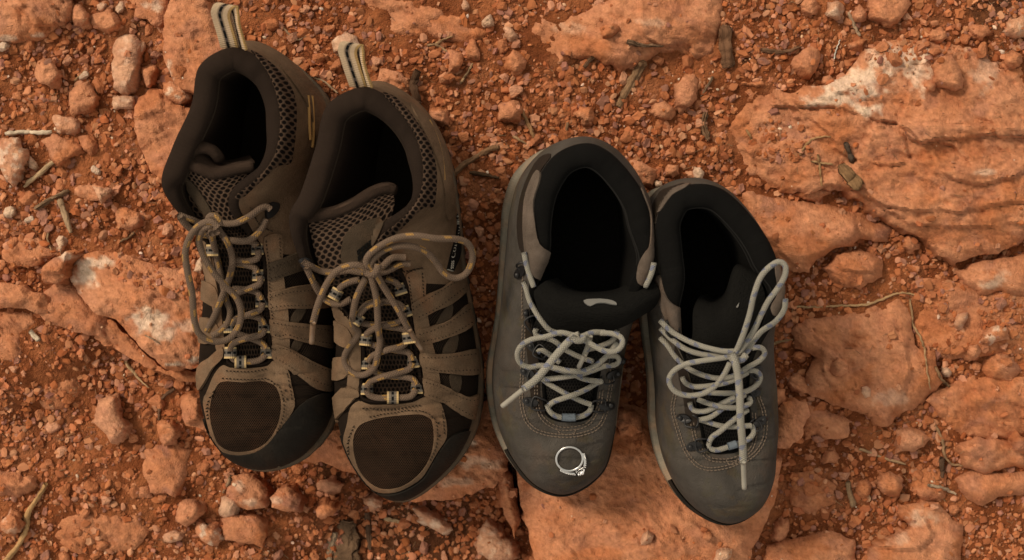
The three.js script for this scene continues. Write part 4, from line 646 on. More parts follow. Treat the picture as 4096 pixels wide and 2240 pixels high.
  lacePart(cover, B.g, M.brownLace, [
    [[922, 1405], [924, 1425], [940, 1440], [975, 1446], [1009, 1446], [1045, 1436], [1062, 1418]],
    [[1064, 1395], [1054, 1378], [1032, 1364], [986, 1347], [941, 1330], [925, 1312]],
    [[922, 1405], [926, 1381], [952, 1364], [1020, 1345], [1050, 1334], [1058, 1312]],
    [[1056, 1300], [1046, 1279], [1009, 1264], [965, 1266], [935, 1285], [926, 1304]],
    [[945, 1280], [975, 1266], [1043, 1236], [1050, 1210]],
    [[1044, 1200], [1032, 1173], [997, 1160], [930, 1154]], [[935, 1180], [952, 1171], [1009, 1150], [1043, 1130], [1036, 1104]],
    [[1030, 1092], [1020, 1072], [986, 1061], [920, 1052]], [[920, 1042], [946, 1041], [997, 1044], [1032, 1030], [1032, 998]],
    [[1028, 985], [1009, 967], [950, 965]], [[905, 960], [992, 962], [1037, 928], [1066, 876]],
    [[1082, 838], [1066, 826], [1045, 832], [997, 866], [941, 892], [890, 892], [862, 880]],
    [[714, 858], [735, 868], [770, 880], [799, 892], [840, 905], [860, 890]], [[720, 868], [750, 905], [800, 935], [850, 945]],
    [[848, 935, 0.125], [856, 980], [884, 1100], [905, 1200], [921, 1245], [912, 1290], [880, 1325], [850, 1342]],
    [[866, 930, 0.125], [884, 932], [912, 973], [930, 1041], [918, 1109], [888, 1190], [856, 1268], [828, 1322]],
    { p: [[880, 905, 0.137], [866, 868, 0.142], [845, 862, 0.142], [832, 885, 0.138], [838, 915, 0.133]], r: 0.0025 },
    { p: [[874, 910, 0.134], [840, 885, 0.139], [800, 900, 0.138], [765, 938, 0.136], [742, 1001, 0.132], [750, 1086, 0.126], [768, 1171, 0.12], [776, 1268, 0.113], [794, 1330, 0.108], [844, 1364, 0.103], [907, 1359, 0.1], [948, 1319, 0.1], [965, 1256, 0.103], [948, 1194, 0.108], [907, 1149, 0.113], [852, 1086, 0.12], [812, 1018, 0.126], [796, 956, 0.131], [815, 915, 0.134], [850, 898, 0.132]] },
  ], 0.0024);
  for (const [c, a] of [[[1030, 996], Math.PI], [[1033, 1101], Math.PI], [[1047, 1206], Math.PI], [[1058, 1309], Math.PI], [[1067, 1411], Math.PI], [[847, 1001], 0], [[918, 1309], 0], [[921, 1411], 0], [[961, 1447], -Math.PI / 2]]) webLoop(B.rim, B.g, c, a);
  stitchRows(B, [[[905, 1482], [1000, 1486], [1080, 1472]], [[890, 1512], [1000, 1518], [1068, 1514], [1110, 1540], [1132, 1590], [1132, 1660], [1100, 1742]], [[1148, 1490], [1160, 1550], [1168, 1610]], [[860, 1560], [835, 1620], [840, 1680]],
    [[1075, 1075], [1130, 1050], [1240, 1010]], [[1080, 1112], [1130, 1095], [1240, 1055]], [[1082, 1184], [1140, 1168], [1310, 1156]], [[1086, 1226], [1145, 1222], [1310, 1212]], [[1092, 1286], [1156, 1298], [1330, 1324]], [[1098, 1332], [1168, 1344], [1330, 1378]],
    [[1100, 1388], [1152, 1400], [1232, 1450], [1340, 1498]], [[1104, 1426], [1160, 1466], [1215, 1504], [1320, 1548]], [[1114, 950], [1120, 1040]], [[1062, 960], [1074, 1060], [1080, 1180], [1092, 1280]], [[1000, 830], [1040, 900], [1100, 930]]], M.darkThread, B.cover, { lift: 0.0026, len: 9, gap: 5 });
  perforations(B, [[1170, 1060], [1160, 1195], [1175, 1320], [1230, 1330], [1180, 1425], [1235, 1462], [1285, 1498], [860, 1420], [1080, 1092], [1142, 1560], [1148, 1600], [840, 1630]]);
  // pull loop at the heel
  const tp = [[920, 196, 0.142], [905, 140, 0.152], [890, 90, 0.160], [882, 52, 0.166], [896, 24, 0.170], [920, 22, 0.170], [936, 50, 0.166], [946, 100, 0.159], [958, 150, 0.151], [970, 200, 0.143]].map((p) => P(...p));
  const tw = [[1, 0, 0.18], [1, 0, 0.2], [1, -0.05, 0.2], [1, -0.1, 0.2], [0.95, 0.1, 0.3], [0.85, 0.45, 0.2], [0.6, 0.75, 0.1], [0.5, 0.85, 0.1], [0.55, 0.8, 0.1], [0.6, 0.7, 0.1]].map((v) => new V3(...v).normalize().multiplyScalar(0.0064));
  mesh('pull_loop', ribbon(tp, tw, 0.0006), M.pullTape, B.g);
}

const boot2 = bootBase('hiking_boot', 'brown suede hiking boot with a neat lace bow, second boot from the left', 'pair of brown hiking boots', {
  F: [[1560, 390, 0.035], [1640, 425, 0.035], [1708, 488, 0.034], [1762, 580, 0.033], [1797, 690, 0.032], [1817, 800, 0.031], [1832, 920, 0.030], [1843, 1030, 0.028], [1862, 1150, 0.027], [1892, 1310, 0.026], [1914, 1500, 0.024],
    [1897, 1645, 0.024], [1858, 1760, 0.024], [1772, 1880, 0.025], [1615, 1990, 0.026], [1510, 1960, 0.026], [1436, 1875, 0.026], [1385, 1765, 0.026],
    [1352, 1600, 0.026], [1350, 1500, 0.027], [1362, 1400, 0.028], [1382, 1300, 0.029], [1402, 1200, 0.030], [1425, 1090, 0.031], [1440, 930, 0.032], [1448, 770, 0.033], [1462, 620, 0.034], [1500, 470, 0.035]],
  R: [[1450, 348, 0.145], [1535, 375, 0.143], [1632, 452, 0.138], [1705, 570, 0.133], [1722, 690, 0.131], [1680, 830, 0.130], [1532, 962, 0.128], [1590, 1050, 0.116], [1628, 1130, 0.106], [1650, 1270, 0.094], [1690, 1530, 0.079],
    [1697, 1572, 0.077], [1682, 1592, 0.076], [1640, 1603, 0.076], [1570, 1609, 0.076], [1510, 1612, 0.076], [1468, 1608, 0.076], [1444, 1595, 0.076],
    [1436, 1565, 0.077], [1446, 1460, 0.084], [1440, 1360, 0.090], [1385, 1255, 0.098], [1300, 1160, 0.106], [1205, 1045, 0.118], [1156, 870, 0.126], [1203, 770, 0.130], [1262, 590, 0.134], [1310, 420, 0.142]],
  out: brownSole(), lugs: 0.002, seams: [0.37] }, brownMats);
{
  const B = boot2;
  const hole = smoothPoly([[1478, 1682], [1540, 1668], [1640, 1658], [1690, 1658], [1722, 1676], [1733, 1720], [1732, 1780], [1715, 1838], [1680, 1890], [1630, 1932], [1580, 1952], [1520, 1952], [1470, 1920], [1436, 1870], [1417, 1800], [1418, 1740], [1440, 1700]], 3);
  const fr = withHole(smoothPoly([[1404, 1630], [1436, 1604], [1480, 1618], [1570, 1616], [1650, 1608], [1700, 1588], [1752, 1600], [1778, 1660], [1784, 1748], [1752, 1800], [1716, 1862], [1684, 1910], [1630, 1946], [1580, 1966], [1515, 1966], [1450, 1930], [1412, 1880], [1388, 1800], [1376, 1764], [1392, 1690]], 3), hole);
  mesh('toe_mesh', drape(B.cover, hole, 0.0004, { round: 0 }), M.toeMesh, B.g);
  mesh('toe_frame', drape(B.cover, fr.poly, 0.0009, { round: 0, seam: fr.seam }), M.suede, B.g);
  suedePieces(B, [
    ['eyestay', [[1624, 1095], [1692, 1080], [1700, 1200], [1712, 1280], [1730, 1380], [1752, 1480], [1756, 1590], [1704, 1572], [1692, 1500], [1680, 1411], [1662, 1340], [1650, 1250], [1634, 1160]]],
    ['eyestay', [[1236, 1092], [1300, 1150], [1385, 1246], [1440, 1352], [1448, 1450], [1438, 1572], [1396, 1575], [1398, 1470], [1392, 1370], [1345, 1270], [1290, 1190]]],
    ['strap', [[1638, 1222], [1700, 1180], [1770, 1150], [1858, 1085], [1868, 1150], [1800, 1215], [1740, 1240], [1662, 1275]], { lift: 0.0022 }],
    ['strap', [[1664, 1322], [1730, 1302], [1800, 1275], [1880, 1212], [1896, 1268], [1872, 1312], [1790, 1348], [1680, 1372]], { lift: 0.0022 }],
    ['strap', [[1678, 1416], [1740, 1418], [1810, 1415], [1915, 1398], [1930, 1450], [1918, 1490], [1860, 1502], [1770, 1488], [1692, 1472]], { lift: 0.0022 }],
    ['strap', [[1690, 1512], [1750, 1530], [1812, 1560], [1870, 1588], [1922, 1576], [1912, 1640], [1888, 1676], [1830, 1650], [1770, 1610], [1700, 1580]], { lift: 0.0024 }],
    ['strap', [[1400, 1540], [1436, 1575], [1398, 1620], [1360, 1665], [1334, 1690], [1334, 1600]], { lift: 0.0024 }],
    ['strap', [[1330, 1280], [1396, 1310], [1416, 1380], [1380, 1386], [1338, 1352]], { lift: 0.0022 }],
    ['strap', [[1330, 1440], [1396, 1430], [1400, 1498], [1338, 1520]], { lift: 0.0022 }],
    ['strap', [[1742, 1312], [1776, 1236], [1806, 1216], [1796, 1284]], { lift: 0.001, mat: M.suedeDark }],
    ['strap', [[1800, 1488], [1808, 1560], [1832, 1572], [1840, 1500]], { lift: 0.001, mat: M.suedeDark }],
    ['strap', [[1768, 1424], [1796, 1352], [1828, 1336], [1812, 1420]], { lift: 0.001, mat: M.suedeDark }],
    ['toe_cap', [[1880, 1722], [1830, 1730], [1795, 1752], [1758, 1800], [1722, 1862], [1690, 1912], [1632, 1952], [1580, 1972], [1515, 1972], [1446, 1938], [1404, 1884], [1376, 1800], [1360, 1740], [1380, 1830], [1425, 1925], [1490, 1985], [1560, 2014], [1640, 2010], [1750, 1945], [1840, 1850], [1890, 1765]], { mat: M.rubber, lift: 0.0018 }],
    ['heel_counter', [[1640, 412], [1705, 476], [1762, 570], [1800, 700], [1826, 850], [1790, 880], [1775, 760], [1745, 640], [1690, 520]], { lift: 0.0012 }],
  ]);
  suedePieces({ ...B, cover: B.rim }, [['collar_mesh', [[1530, 372], [1585, 394], [1650, 468], [1714, 570], [1743, 679], [1741, 775], [1730, 826], [1690, 830], [1620, 896], [1528, 972], [1512, 958], [1596, 884], [1660, 816], [1688, 740], [1690, 645], [1662, 546], [1608, 458], [1548, 396]], { mat: M.collarMesh, lift: 0.0008, cell: 6 }]]);
  suedePieces({ ...B, cover: B.rim }, [['eyelet_plate', [[1200, 1036], [1222, 1030], [1240, 1052], [1238, 1086], [1214, 1086], [1202, 1060]], { mat: M.blackMetal, lift: 0.002 }]]);
  mesh('piping', tube(cordPath(B.cover, [[1718, 480], [1752, 560], [1772, 650], [1778, 720]], 0.001), 0.0009, { sides: 6 }), M.goldThread, B.g);
  const tg = addTongue(B, [
    [[1440, 1588, 0.072], [1500, 1604, 0.073], [1570, 1604, 0.073], [1640, 1596, 0.073], [1692, 1562, 0.072]],
    [[1447, 1450, 0.080], [1500, 1450, 0.085], [1555, 1450, 0.086], [1615, 1450, 0.085], [1680, 1450, 0.080]],
    [[1400, 1275, 0.094], [1455, 1272, 0.098], [1515, 1270, 0.100], [1580, 1268, 0.099], [1648, 1265, 0.094]],
    [[1320, 1165, 0.103], [1400, 1150, 0.108], [1475, 1140, 0.110], [1545, 1132, 0.109], [1622, 1122, 0.105]],
    [[1270, 1050, 0.110], [1345, 1025, 0.115], [1425, 1010, 0.117], [1490, 1000, 0.117], [1540, 985, 0.116]],
    [[1243, 935, 0.118], [1330, 918, 0.122], [1420, 895, 0.124], [1500, 850, 0.124], [1578, 810, 0.123]],
    [[1231, 874, 0.123], [1330, 858, 0.126], [1420, 822, 0.127], [1500, 776, 0.127], [1570, 764, 0.124]],
    [[1233, 852, 0.121], [1330, 838, 0.123], [1418, 800, 0.123], [1492, 758, 0.123], [1556, 748, 0.120]],
    [[1243, 860, 0.110], [1330, 848, 0.105], [1418, 812, 0.102], [1492, 766, 0.102], [1552, 754, 0.105]]],
    [['tongue', 0, 0.42, M.tongueMesh], ['tongue_mesh', 0.42, 0.74, M.collarMesh], ['tongue_edge', 0.74, 1, M.tongueEdge]]);
  mesh('tongue_edge', tube([[1236, 868, 0.122], [1280, 858, 0.124], [1340, 848, 0.125], [1418, 814, 0.126], [1494, 768, 0.126], [1550, 752, 0.124], [1576, 762, 0.120]].map((p) => P(...p)), 0.0044, { sides: 14 }), M.tongueEdge, tg);
  const tagPoly = [[1372, 960], [1405, 912], [1482, 876], [1540, 872], [1520, 930], [1480, 1010], [1455, 1062], [1375, 1066]];
  mesh('tongue_tag', drape(B.rim, tagPoly, 0.0012), M.suedeDark, tg);
  { const gs = []; for (let r = 0; r < 2; r++) for (let c = 0; c < 4; c++) { const x = 1428 + c * 15 + r * 9 - (r ? 6 : 0), y = 1000 - c * 12 + r * 24; gs.push(drape(B.rim, [[x, y], [x + 12, y - 9], [x + 14, y + 9], [x + 3, y + 18]], 0.0022, { round: 0, cell: 5 })); } mesh('emblem', mergeGeometries(gs), M.fleece, tg); }
  // woven name label at the ankle
  {
    const cv = document.createElement('canvas'); cv.width = 512; cv.height = 128; const cx = cv.getContext('2d'); cx.fillStyle = '#141210'; cx.fillRect(0, 0, 512, 128); cx.fillStyle = '#b9b2a4'; cx.font = '84px serif'; cx.textBaseline = 'middle'; cx.fillText('Columbia', 112, 62);
    for (let r = 0; r < 2; r++) for (let c = 0; c < 4; c++) { cx.save(); cx.translate(24 + c * 18 + (r ? 4 : 0), 46 + r * 26); cx.transform(1, 0, -0.35, 1, 0, 0); cx.fillRect(0, 0, 14, 20); cx.restore(); }
    const t = new THREE.CanvasTexture(cv); t.colorSpace = THREE.SRGBColorSpace;
    const lp = [[1786, 1078], [1802, 1010], [1822, 940], [1834, 852], [1850, 862], [1846, 950], [1832, 1030], [1808, 1086]];
    mesh('name_label', drape(B.cover, lp, 0.0018, { cell: 4, round: 0, uv: (x, y) => { const v = (1086 - y) / 234; const cxl = 1797 + v * 45 - 6 * Math.sin(v * 3); return [v, 0.5 - (x - cxl) / 30]; } }), stdm({ map: t }), B.g);
  }
  lacePart(B.rim, B.g, M.brownLace, [
    [[1468, 1558], [1472, 1576], [1502, 1590], [1570, 1590], [1645, 1584], [1664, 1556]],
    [[1664, 1540], [1656, 1519], [1621, 1508], [1570, 1505], [1513, 1494], [1474, 1460]], [[1468, 1550], [1478, 1528], [1513, 1512], [1593, 1490], [1640, 1473], [1650, 1450]],
    [[1648, 1440], [1636, 1412], [1582, 1400], [1502, 1383], [1466, 1362]], [[1473, 1448], [1487, 1426], [1547, 1400], [1612, 1382], [1632, 1354]],
    [[1630, 1342], [1618, 1320], [1547, 1306], [1451, 1292], [1430, 1278]], [[1462, 1355], [1470, 1332], [1519, 1304], [1600, 1284], [1620, 1250]],
    [[1618, 1238], [1596, 1217], [1547, 1207], [1468, 1218], [1432, 1262]], [[1434, 1262], [1470, 1225], [1530, 1210]], [[1345, 1180], [1362, 1150], [1394, 1130], [1440, 1118]], [[1600, 1150], [1580, 1128], [1545, 1115]],
    [[1212, 1045], [1235, 1060], [1292, 1086], [1340, 1088], [1400, 1082], [1450, 1090], [1490, 1080]], [[1226, 1070], [1240, 1100], [1275, 1167], [1315, 1207], [1366, 1215], [1405, 1195]],
    [[1620, 1030], [1570, 1031], [1530, 1066], [1500, 1085]], [[1640, 1055], [1604, 1056], [1540, 1087], [1500, 1092]],
    [[1482, 1096, 0.128], [1505, 1190, 0.118], [1512, 1297, 0.108], [1512, 1411], [1498, 1468], [1462, 1497], [1423, 1497], [1388, 1468], [1378, 1428], [1400, 1384], [1424, 1354], [1410, 1269, 0.108], [1424, 1195, 0.117], [1462, 1112, 0.126]],
    [[1500, 1090, 0.13], [1547, 1167, 0.12], [1587, 1229, 0.114], [1621, 1292, 0.106], [1638, 1322, 0.101]],
    [[1478, 1090, 0.131], [1440, 1062, 0.137], [1400, 1062, 0.138], [1350, 1082, 0.135], [1305, 1140, 0.13], [1270, 1225, 0.124], [1252, 1292, 0.118]],
    [[1490, 1082, 0.132], [1466, 1055, 0.138], [1470, 1028, 0.143], [1491, 1005, 0.145], [1536, 974, 0.145], [1593, 950, 0.145], [1661, 943, 0.145], [1746, 954, 0.141], [1831, 957, 0.132], [1871, 974, 0.126], [1890, 1014, 0.12], [1882, 1065, 0.115], [1858, 1099, 0.113], [1820, 1112, 0.112], [1780, 1096, 0.115], [1744, 1048, 0.121], [1704, 1008, 0.129], [1650, 986, 0.136], [1593, 984, 0.14], [1536, 1000, 0.141], [1500, 1028, 0.141], [1482, 1062, 0.137], [1488, 1084, 0.133]],
    { p: [[1460, 1085, 0.140], [1482, 1100, 0.141], [1506, 1085, 0.142], [1512, 1058, 0.141]], r: 0.0026 },
  ], 0.0024);
  lacePart(B.rim, B.g, M.brownTip, [{ p: [[1252, 1292, 0.118], [1249, 1330, 0.115], [1246, 1372, 0.112]], r: 0.0019 }, { p: [[1638, 1322, 0.101], [1662, 1360, 0.096], [1688, 1399, 0.09]], r: 0.0019 }], 0.0019, 'lace_tip');
  for (const [c, a] of [[[1600, 1157], Math.PI - 0.3], [[1622, 1246], Math.PI - 0.3], [[1634, 1352], Math.PI - 0.15], [[1653, 1449], Math.PI - 0.15], [[1668, 1552], Math.PI], [[1343, 1178], 0.5], [[1428, 1276], 0.6], [[1463, 1360], 0.1], [[1470, 1454], 0], [[1468, 1556], 0], [[1571, 1590], -Math.PI / 2]]) webLoop(B.rim, B.g, c, a);
  stitchRows(B, [[[1450, 1630], [1570, 1632], [1690, 1616]], [[1478, 1666], [1570, 1652], [1690, 1644], [1734, 1670], [1748, 1730], [1740, 1790], [1712, 1850]], [[1768, 1640], [1776, 1740]], [[1420, 1700], [1400, 1760], [1402, 1830]],
    [[1650, 1234], [1710, 1190], [1860, 1100]], [[1672, 1264], [1740, 1230], [1862, 1140]], [[1674, 1334], [1740, 1314], [1886, 1226]], [[1690, 1362], [1790, 1338], [1888, 1284]], [[1690, 1428], [1760, 1430], [1922, 1412]], [[1700, 1464], [1770, 1478], [1916, 1480]],
    [[1700, 1524], [1750, 1542], [1870, 1600], [1916, 1592]], [[1712, 1574], [1770, 1600], [1886, 1664]], [[1684, 1090], [1692, 1190]], [[1632, 1105], [1640, 1160], [1656, 1250]], [[1535, 985], [1600, 1080], [1690, 1070]]], M.darkThread, B.cover, { lift: 0.0026, len: 9, gap: 5 });
  perforations(B, [[1720, 1215], [1770, 1188], [1812, 1160], [1720, 1340], [1765, 1325], [1810, 1308], [1848, 1285], [1755, 1450], [1796, 1452], [1838, 1452], [1872, 1455], [1900, 1448], [1800, 1588], [1836, 1608], [1868, 1628], [1896, 1640], [1752, 1690], [1756, 1740], [1372, 1610], [1380, 1352]]);
  const tp = [[1435, 350, 0.141], [1418, 300, 0.150], [1402, 250, 0.158], [1390, 205, 0.164], [1400, 178, 0.168], [1420, 176, 0.168], [1434, 200, 0.164], [1444, 250, 0.157], [1456, 300, 0.150], [1470, 350, 0.142]].map((p) => P(...p));
  const tw = [[1, 0, 0.18], [1, 0, 0.2], [1, -0.05, 0.2], [1, -0.1, 0.2], [0.95, 0.1, 0.3], [0.85, 0.45, 0.2], [0.6, 0.75, 0.1], [0.45, 0.88, 0.1], [0.5, 0.84, 0.1], [0.6, 0.7, 0.1]].map((v) => new V3(...v).normalize().multiplyScalar(0.0064));
  mesh('pull_loop', ribbon(tp, tw, 0.0006), M.pullTape, B.g);
}
// ---- grey boots
const greyMats = { vamp: M.leather, quarter: M.leather, lining: M.ribKnit, insole: M.fleece, midsole: M.midsole, seam: M.darkSeam };
const greyOut = (i) => [0.004, 0.003, 0.003, 0.003, 0.003, 0.003, 0.003, 0.003, 0.003, 0.003, 0.003, 0.0025, 0.0025, 0.0025, 0.0025, 0.003, 0.004, 0.0045, 0.005, 0.005, 0.0045, 0.0045, 0.005, 0.006, 0.0075, 0.0095, 0.0105, 0.009][i];
// lace hardware: an oval plate riveted on, with a wire ring that holds the cord
function hook(B, [x, y], [rx, ry]) {
  const q = B.cover.at(x, y), e = B.rim.at(rx, ry) ?? q; if (!q) return; const a = q.p.clone().addScaledVector(q.n, 0.0015), d = e.p.clone().sub(a).setY(0), L = d.length(); d.normalize(); const s = new V3(-d.z, 0, d.x);
  const pl = []; for (let i = 0; i < 20; i++) { const t = i / 20 * 2 * Math.PI, cx = x + (Math.cos(t) > 0 ? 1 : -1) * 12 * (rx > x ? 1 : 1); pl.push([x + d.x * 30 * Math.cos(t) - d.z * 17 * Math.sin(t), y + d.z * 30 * Math.cos(t) + d.x * 17 * Math.sin(t)]); }
  const plate = mesh('lace_hook', drape(B.cover, pl, 0.0018, { round: 0, cell: 5 }), M.blackMetal, B.g);
  const rv = new THREE.SphereGeometry(0.0018, 12, 8, 0, Math.PI * 2, 0, Math.PI / 2); rv.scale(1, 0.6, 1); rv.translate(...q.p.clone().addScaledVector(q.n, 0.0018).addScaledVector(d, -0.0025).toArray()); mesh('rivet', rv, M.blackMetal, plate);
  const tip = e.p.clone().add(new V3(0, 0.002, 0)), w = 0.0042, b = a.clone().addScaledVector(d, 0.002).add(new V3(0, 0.001, 0));
  mesh('ring', tube([b.clone().addScaledVector(s, -w), b.clone().lerp(tip, 0.6).addScaledVector(s, -w).add(new V3(0, 0.0012, 0)), tip.clone().addScaledVector(s, -w * 0.7), tip.clone().addScaledVector(s, w * 0.7), b.clone().lerp(tip, 0.6).addScaledVector(s, w).add(new V3(0, 0.0012, 0)), b.clone().addScaledVector(s, w)], 0.0008, { sides: 6, step: 0.001, closed: true }), M.blackMetal, plate);
}
const boot3 = bootBase('hiking_boot', 'grey leather hiking boot with the ring lying on its toe, left of the grey pair', 'pair of grey hiking boots', {
  F: [[2310, 605, 0.033], [2400, 625, 0.033], [2470, 690, 0.032], [2510, 780, 0.031], [2525, 880, 0.030], [2530, 980, 0.029], [2526, 1090, 0.027], [2516, 1190, 0.026], [2502, 1290, 0.025], [2488, 1390, 0.024], [2474, 1510, 0.023],
    [2462, 1620, 0.023], [2446, 1740, 0.024], [2400, 1885, 0.025], [2262, 1972, 0.026], [2150, 1940, 0.026], [2060, 1840, 0.026], [2000, 1715, 0.025],
    [1973, 1580, 0.023], [1972, 1460, 0.024], [1988, 1360, 0.025], [2004, 1260, 0.026], [2016, 1160, 0.027], [2026, 1060, 0.028], [2040, 950, 0.029], [2060, 830, 0.030], [2100, 725, 0.032], [2190, 640, 0.033]],
  R: [[2346, 572, 0.125], [2430, 602, 0.124], [2528, 702, 0.121], [2592, 815, 0.119], [2612, 940, 0.118], [2606, 1060, 0.118], [2566, 1150, 0.112], [2516, 1240, 0.103], [2462, 1330, 0.094], [2420, 1420, 0.086], [2388, 1580, 0.075],
    [2382, 1630, 0.072], [2366, 1666, 0.071], [2330, 1686, 0.071], [2275, 1690, 0.071], [2225, 1685, 0.071], [2190, 1667, 0.071], [2175, 1632, 0.072],
    [2170, 1585, 0.075], [2165, 1500, 0.080], [2150, 1420, 0.086], [2130, 1330, 0.093], [2118, 1240, 0.100], [2116, 1150, 0.108], [2112, 1040, 0.114], [2108, 900, 0.118], [2140, 740, 0.122], [2225, 615, 0.124]],
  out: greyOut, roll: 0.0165, crown: 0.004, lugs: 0.001, seams: [0.34, 0.42] }, greyMats);
{
  const B = boot3; toeBumper(B, 11.7, 16.4, 0.085);
  suedePieces(B, [
    ['ankle_panel', [[2160, 632], [2205, 618], [2180, 680], [2140, 760], [2118, 880], [2118, 1000], [2090, 1010], [2072, 940], [2076, 830], [2104, 730]], { mat: M.darkLeather, lift: 0.0008 }],
    ['instep_panel', [[2100, 1290], [2118, 1250], [2128, 1330], [2150, 1420], [2160, 1500], [2160, 1590], [2185, 1660], [2140, 1640], [2120, 1560], [2112, 1440]], { mat: M.darkLeather, lift: 0.0006 }],
  ]);
  suedePieces({ ...B, cover: B.rim }, [
    ['collar_trim', [[2152, 684], [2164, 690], [2160, 730], [2138, 802], [2141, 892], [2159, 976], [2202, 1016], [2208, 1060], [2218, 1118], [2178, 1118], [2138, 1106], [2106, 1010], [2098, 862], [2110, 771]], { mat: M.greySuede, lift: 0.0016, cell: 5 }],
    ['collar_trim', [[2556, 735], [2594, 796], [2614, 870], [2617, 980], [2612, 1070], [2584, 1142], [2552, 1130], [2556, 1070], [2578, 1010], [2594, 990], [2602, 920], [2598, 850], [2575, 785]], { mat: M.greySuede, lift: 0.0012, cell: 5 }],
  ]);
  const tg = addTongue(B, [
    [[2178, 1636, 0.069], [2225, 1678, 0.070], [2277, 1684, 0.070], [2328, 1680, 0.070], [2380, 1632, 0.069]],
    [[2170, 1540, 0.076], [2222, 1540, 0.082], [2280, 1540, 0.084], [2336, 1538, 0.082], [2390, 1535, 0.076]],
    [[2152, 1420, 0.085], [2215, 1420, 0.092], [2285, 1420, 0.094], [2355, 1418, 0.092], [2420, 1415, 0.086]],
    [[2130, 1335, 0.093], [2210, 1340, 0.100], [2310, 1345, 0.102], [2405, 1340, 0.100], [2475, 1315, 0.093]],
    [[2150, 1245, 0.107], [2205, 1285, 0.112], [2322, 1312, 0.113], [2490, 1304, 0.112], [2618, 1230, 0.104]],
    [[2136, 1165, 0.114], [2210, 1222, 0.121], [2330, 1250, 0.123], [2500, 1244, 0.121], [2640, 1170, 0.112]],
    [[2175, 1128, 0.112], [2240, 1175, 0.117], [2340, 1196, 0.119], [2490, 1190, 0.116], [2610, 1120, 0.109]],
    [[2215, 1115, 0.095], [2275, 1155, 0.092], [2345, 1172, 0.092], [2470, 1162, 0.092], [2560, 1105, 0.095]],
    [[2230, 1110, 0.075], [2280, 1150, 0.07], [2345, 1165, 0.07], [2465, 1155, 0.07], [2550, 1105, 0.075]]],
    [['tongue', 0, 0.42, M.blackMesh], ['tongue_pad', 0.42, 1, M.fleece]]);
  mesh('care_tag', drape(B.rim, [[2334, 1205], [2370, 1200], [2430, 1202], [2462, 1212], [2466, 1222], [2420, 1214], [2384, 1216], [2360, 1226], [2342, 1216]], 0.0012, { cell: 4, round: 2 }), M.whiteTag, tg);
  for (const [a, b] of [[[2122, 1606], [2186, 1622]], [[2424, 1624], [2368, 1624]], [[2452, 1496], [2412, 1520]], [[2112, 1488], [2165, 1515]], [[2138, 1388], [2180, 1420]], [[2122, 1262], [2150, 1330]], [[2086, 1088], [2100, 1060]], [[2470, 1440], [2440, 1440]]]) hook(B, a, b);
  lacePart(B.rim, B.g, M.paleLace, [
    [[2188, 1618], [2196, 1640], [2216, 1660], [2250, 1670], [2290, 1670], [2334, 1662], [2360, 1642], [2366, 1618]],
    [[2364, 1618], [2340, 1610], [2316, 1600], [2262, 1574], [2220, 1550], [2184, 1528], [2172, 1517]], [[2196, 1622], [2212, 1608], [2238, 1598], [2292, 1580], [2347, 1556], [2383, 1534], [2408, 1524]],
    [[2408, 1526], [2359, 1521], [2325, 1512], [2290, 1495], [2230, 1478], [2180, 1460]], [[2170, 1518], [2200, 1515], [2238, 1511], [2310, 1499], [2365, 1484], [2420, 1464], [2462, 1458], [2478, 1440], [2462, 1424], [2430, 1424]],
    [[2145, 1315], [2140, 1330], [2152, 1345], [2190, 1352]], [[2150, 1410], [2165, 1400], [2200, 1420], [2240, 1450]], [[2190, 1355], [2214, 1362], [2262, 1399], [2322, 1429], [2370, 1445]], [[2470, 1320], [2450, 1360], [2400, 1385], [2340, 1400]],
    [[2096, 1010, 0.12], [2104, 1050, 0.117], [2118, 1100, 0.113], [2135, 1148, 0.113]], [[2094, 1127], [2106, 1160], [2117, 1200], [2138, 1240], [2160, 1275], [2202, 1322], [2250, 1335]], [[2616, 1050, 0.119], [2605, 1095, 0.117], [2582, 1145, 0.112]],
    [[2298, 1342, 0.118], [2240, 1330, 0.117], [2190, 1345, 0.115], [2129, 1357, 0.112], [2087, 1381, 0.108], [2069, 1417, 0.104], [2082, 1453, 0.101], [2115, 1469, 0.1], [2159, 1462, 0.1], [2214, 1470, 0.101], [2274, 1483, 0.102], [2334, 1484, 0.101], [2383, 1462, 0.101], [2431, 1420, 0.103], [2470, 1370, 0.105]],
    [[2420, 1330, 0.116], [2370, 1330, 0.118], [2330, 1345, 0.12], [2300, 1350, 0.12]],
    [[2360, 1345, 0.118], [2352, 1385, 0.114], [2338, 1420, 0.11]],
    [[2310, 1345, 0.122], [2359, 1373, 0.126], [2413, 1402, 0.127], [2460, 1405, 0.127], [2488, 1380, 0.126], [2486, 1352, 0.124], [2455, 1336, 0.122], [2400, 1332, 0.12]],
    { p: [[2318, 1340, 0.125], [2298, 1347, 0.126], [2238, 1405, 0.126], [2190, 1465, 0.124], [2141, 1520, 0.12], [2095, 1556, 0.115]], r: 0.0028 },
    { p: [[2285, 1345, 0.123], [2300, 1360, 0.127], [2325, 1362, 0.127], [2335, 1340, 0.124]], r: 0.0024 },
  ], 0.00202);
  lacePart(B.rim, B.g, M.paleTip, [{ p: [[2095, 1556, 0.115], [2054, 1589, 0.108], [2010, 1624, 0.1]], r: 0.0019 }, { p: [[2338, 1420, 0.11], [2326, 1446, 0.106], [2316, 1466, 0.102]], r: 0.0017 }], 0.0019, 'lace_tip');
  mesh('lace_band', tube(cordPath(B.rim, [[2247, 1668], [2275, 1670], [2303, 1669]], 0.0008), 0.0029, { sides: 12, step: 0.001 }), M.blueBand, B.g);
  const outer = [[2092, 1300], [2088, 1400], [2084, 1502], [2081, 1592], [2093, 1665], [2123, 1713], [2172, 1737], [2262, 1749], [2334, 1740], [2395, 1713], [2425, 1659], [2440, 1586], [2449, 1520], [2452, 1470]];
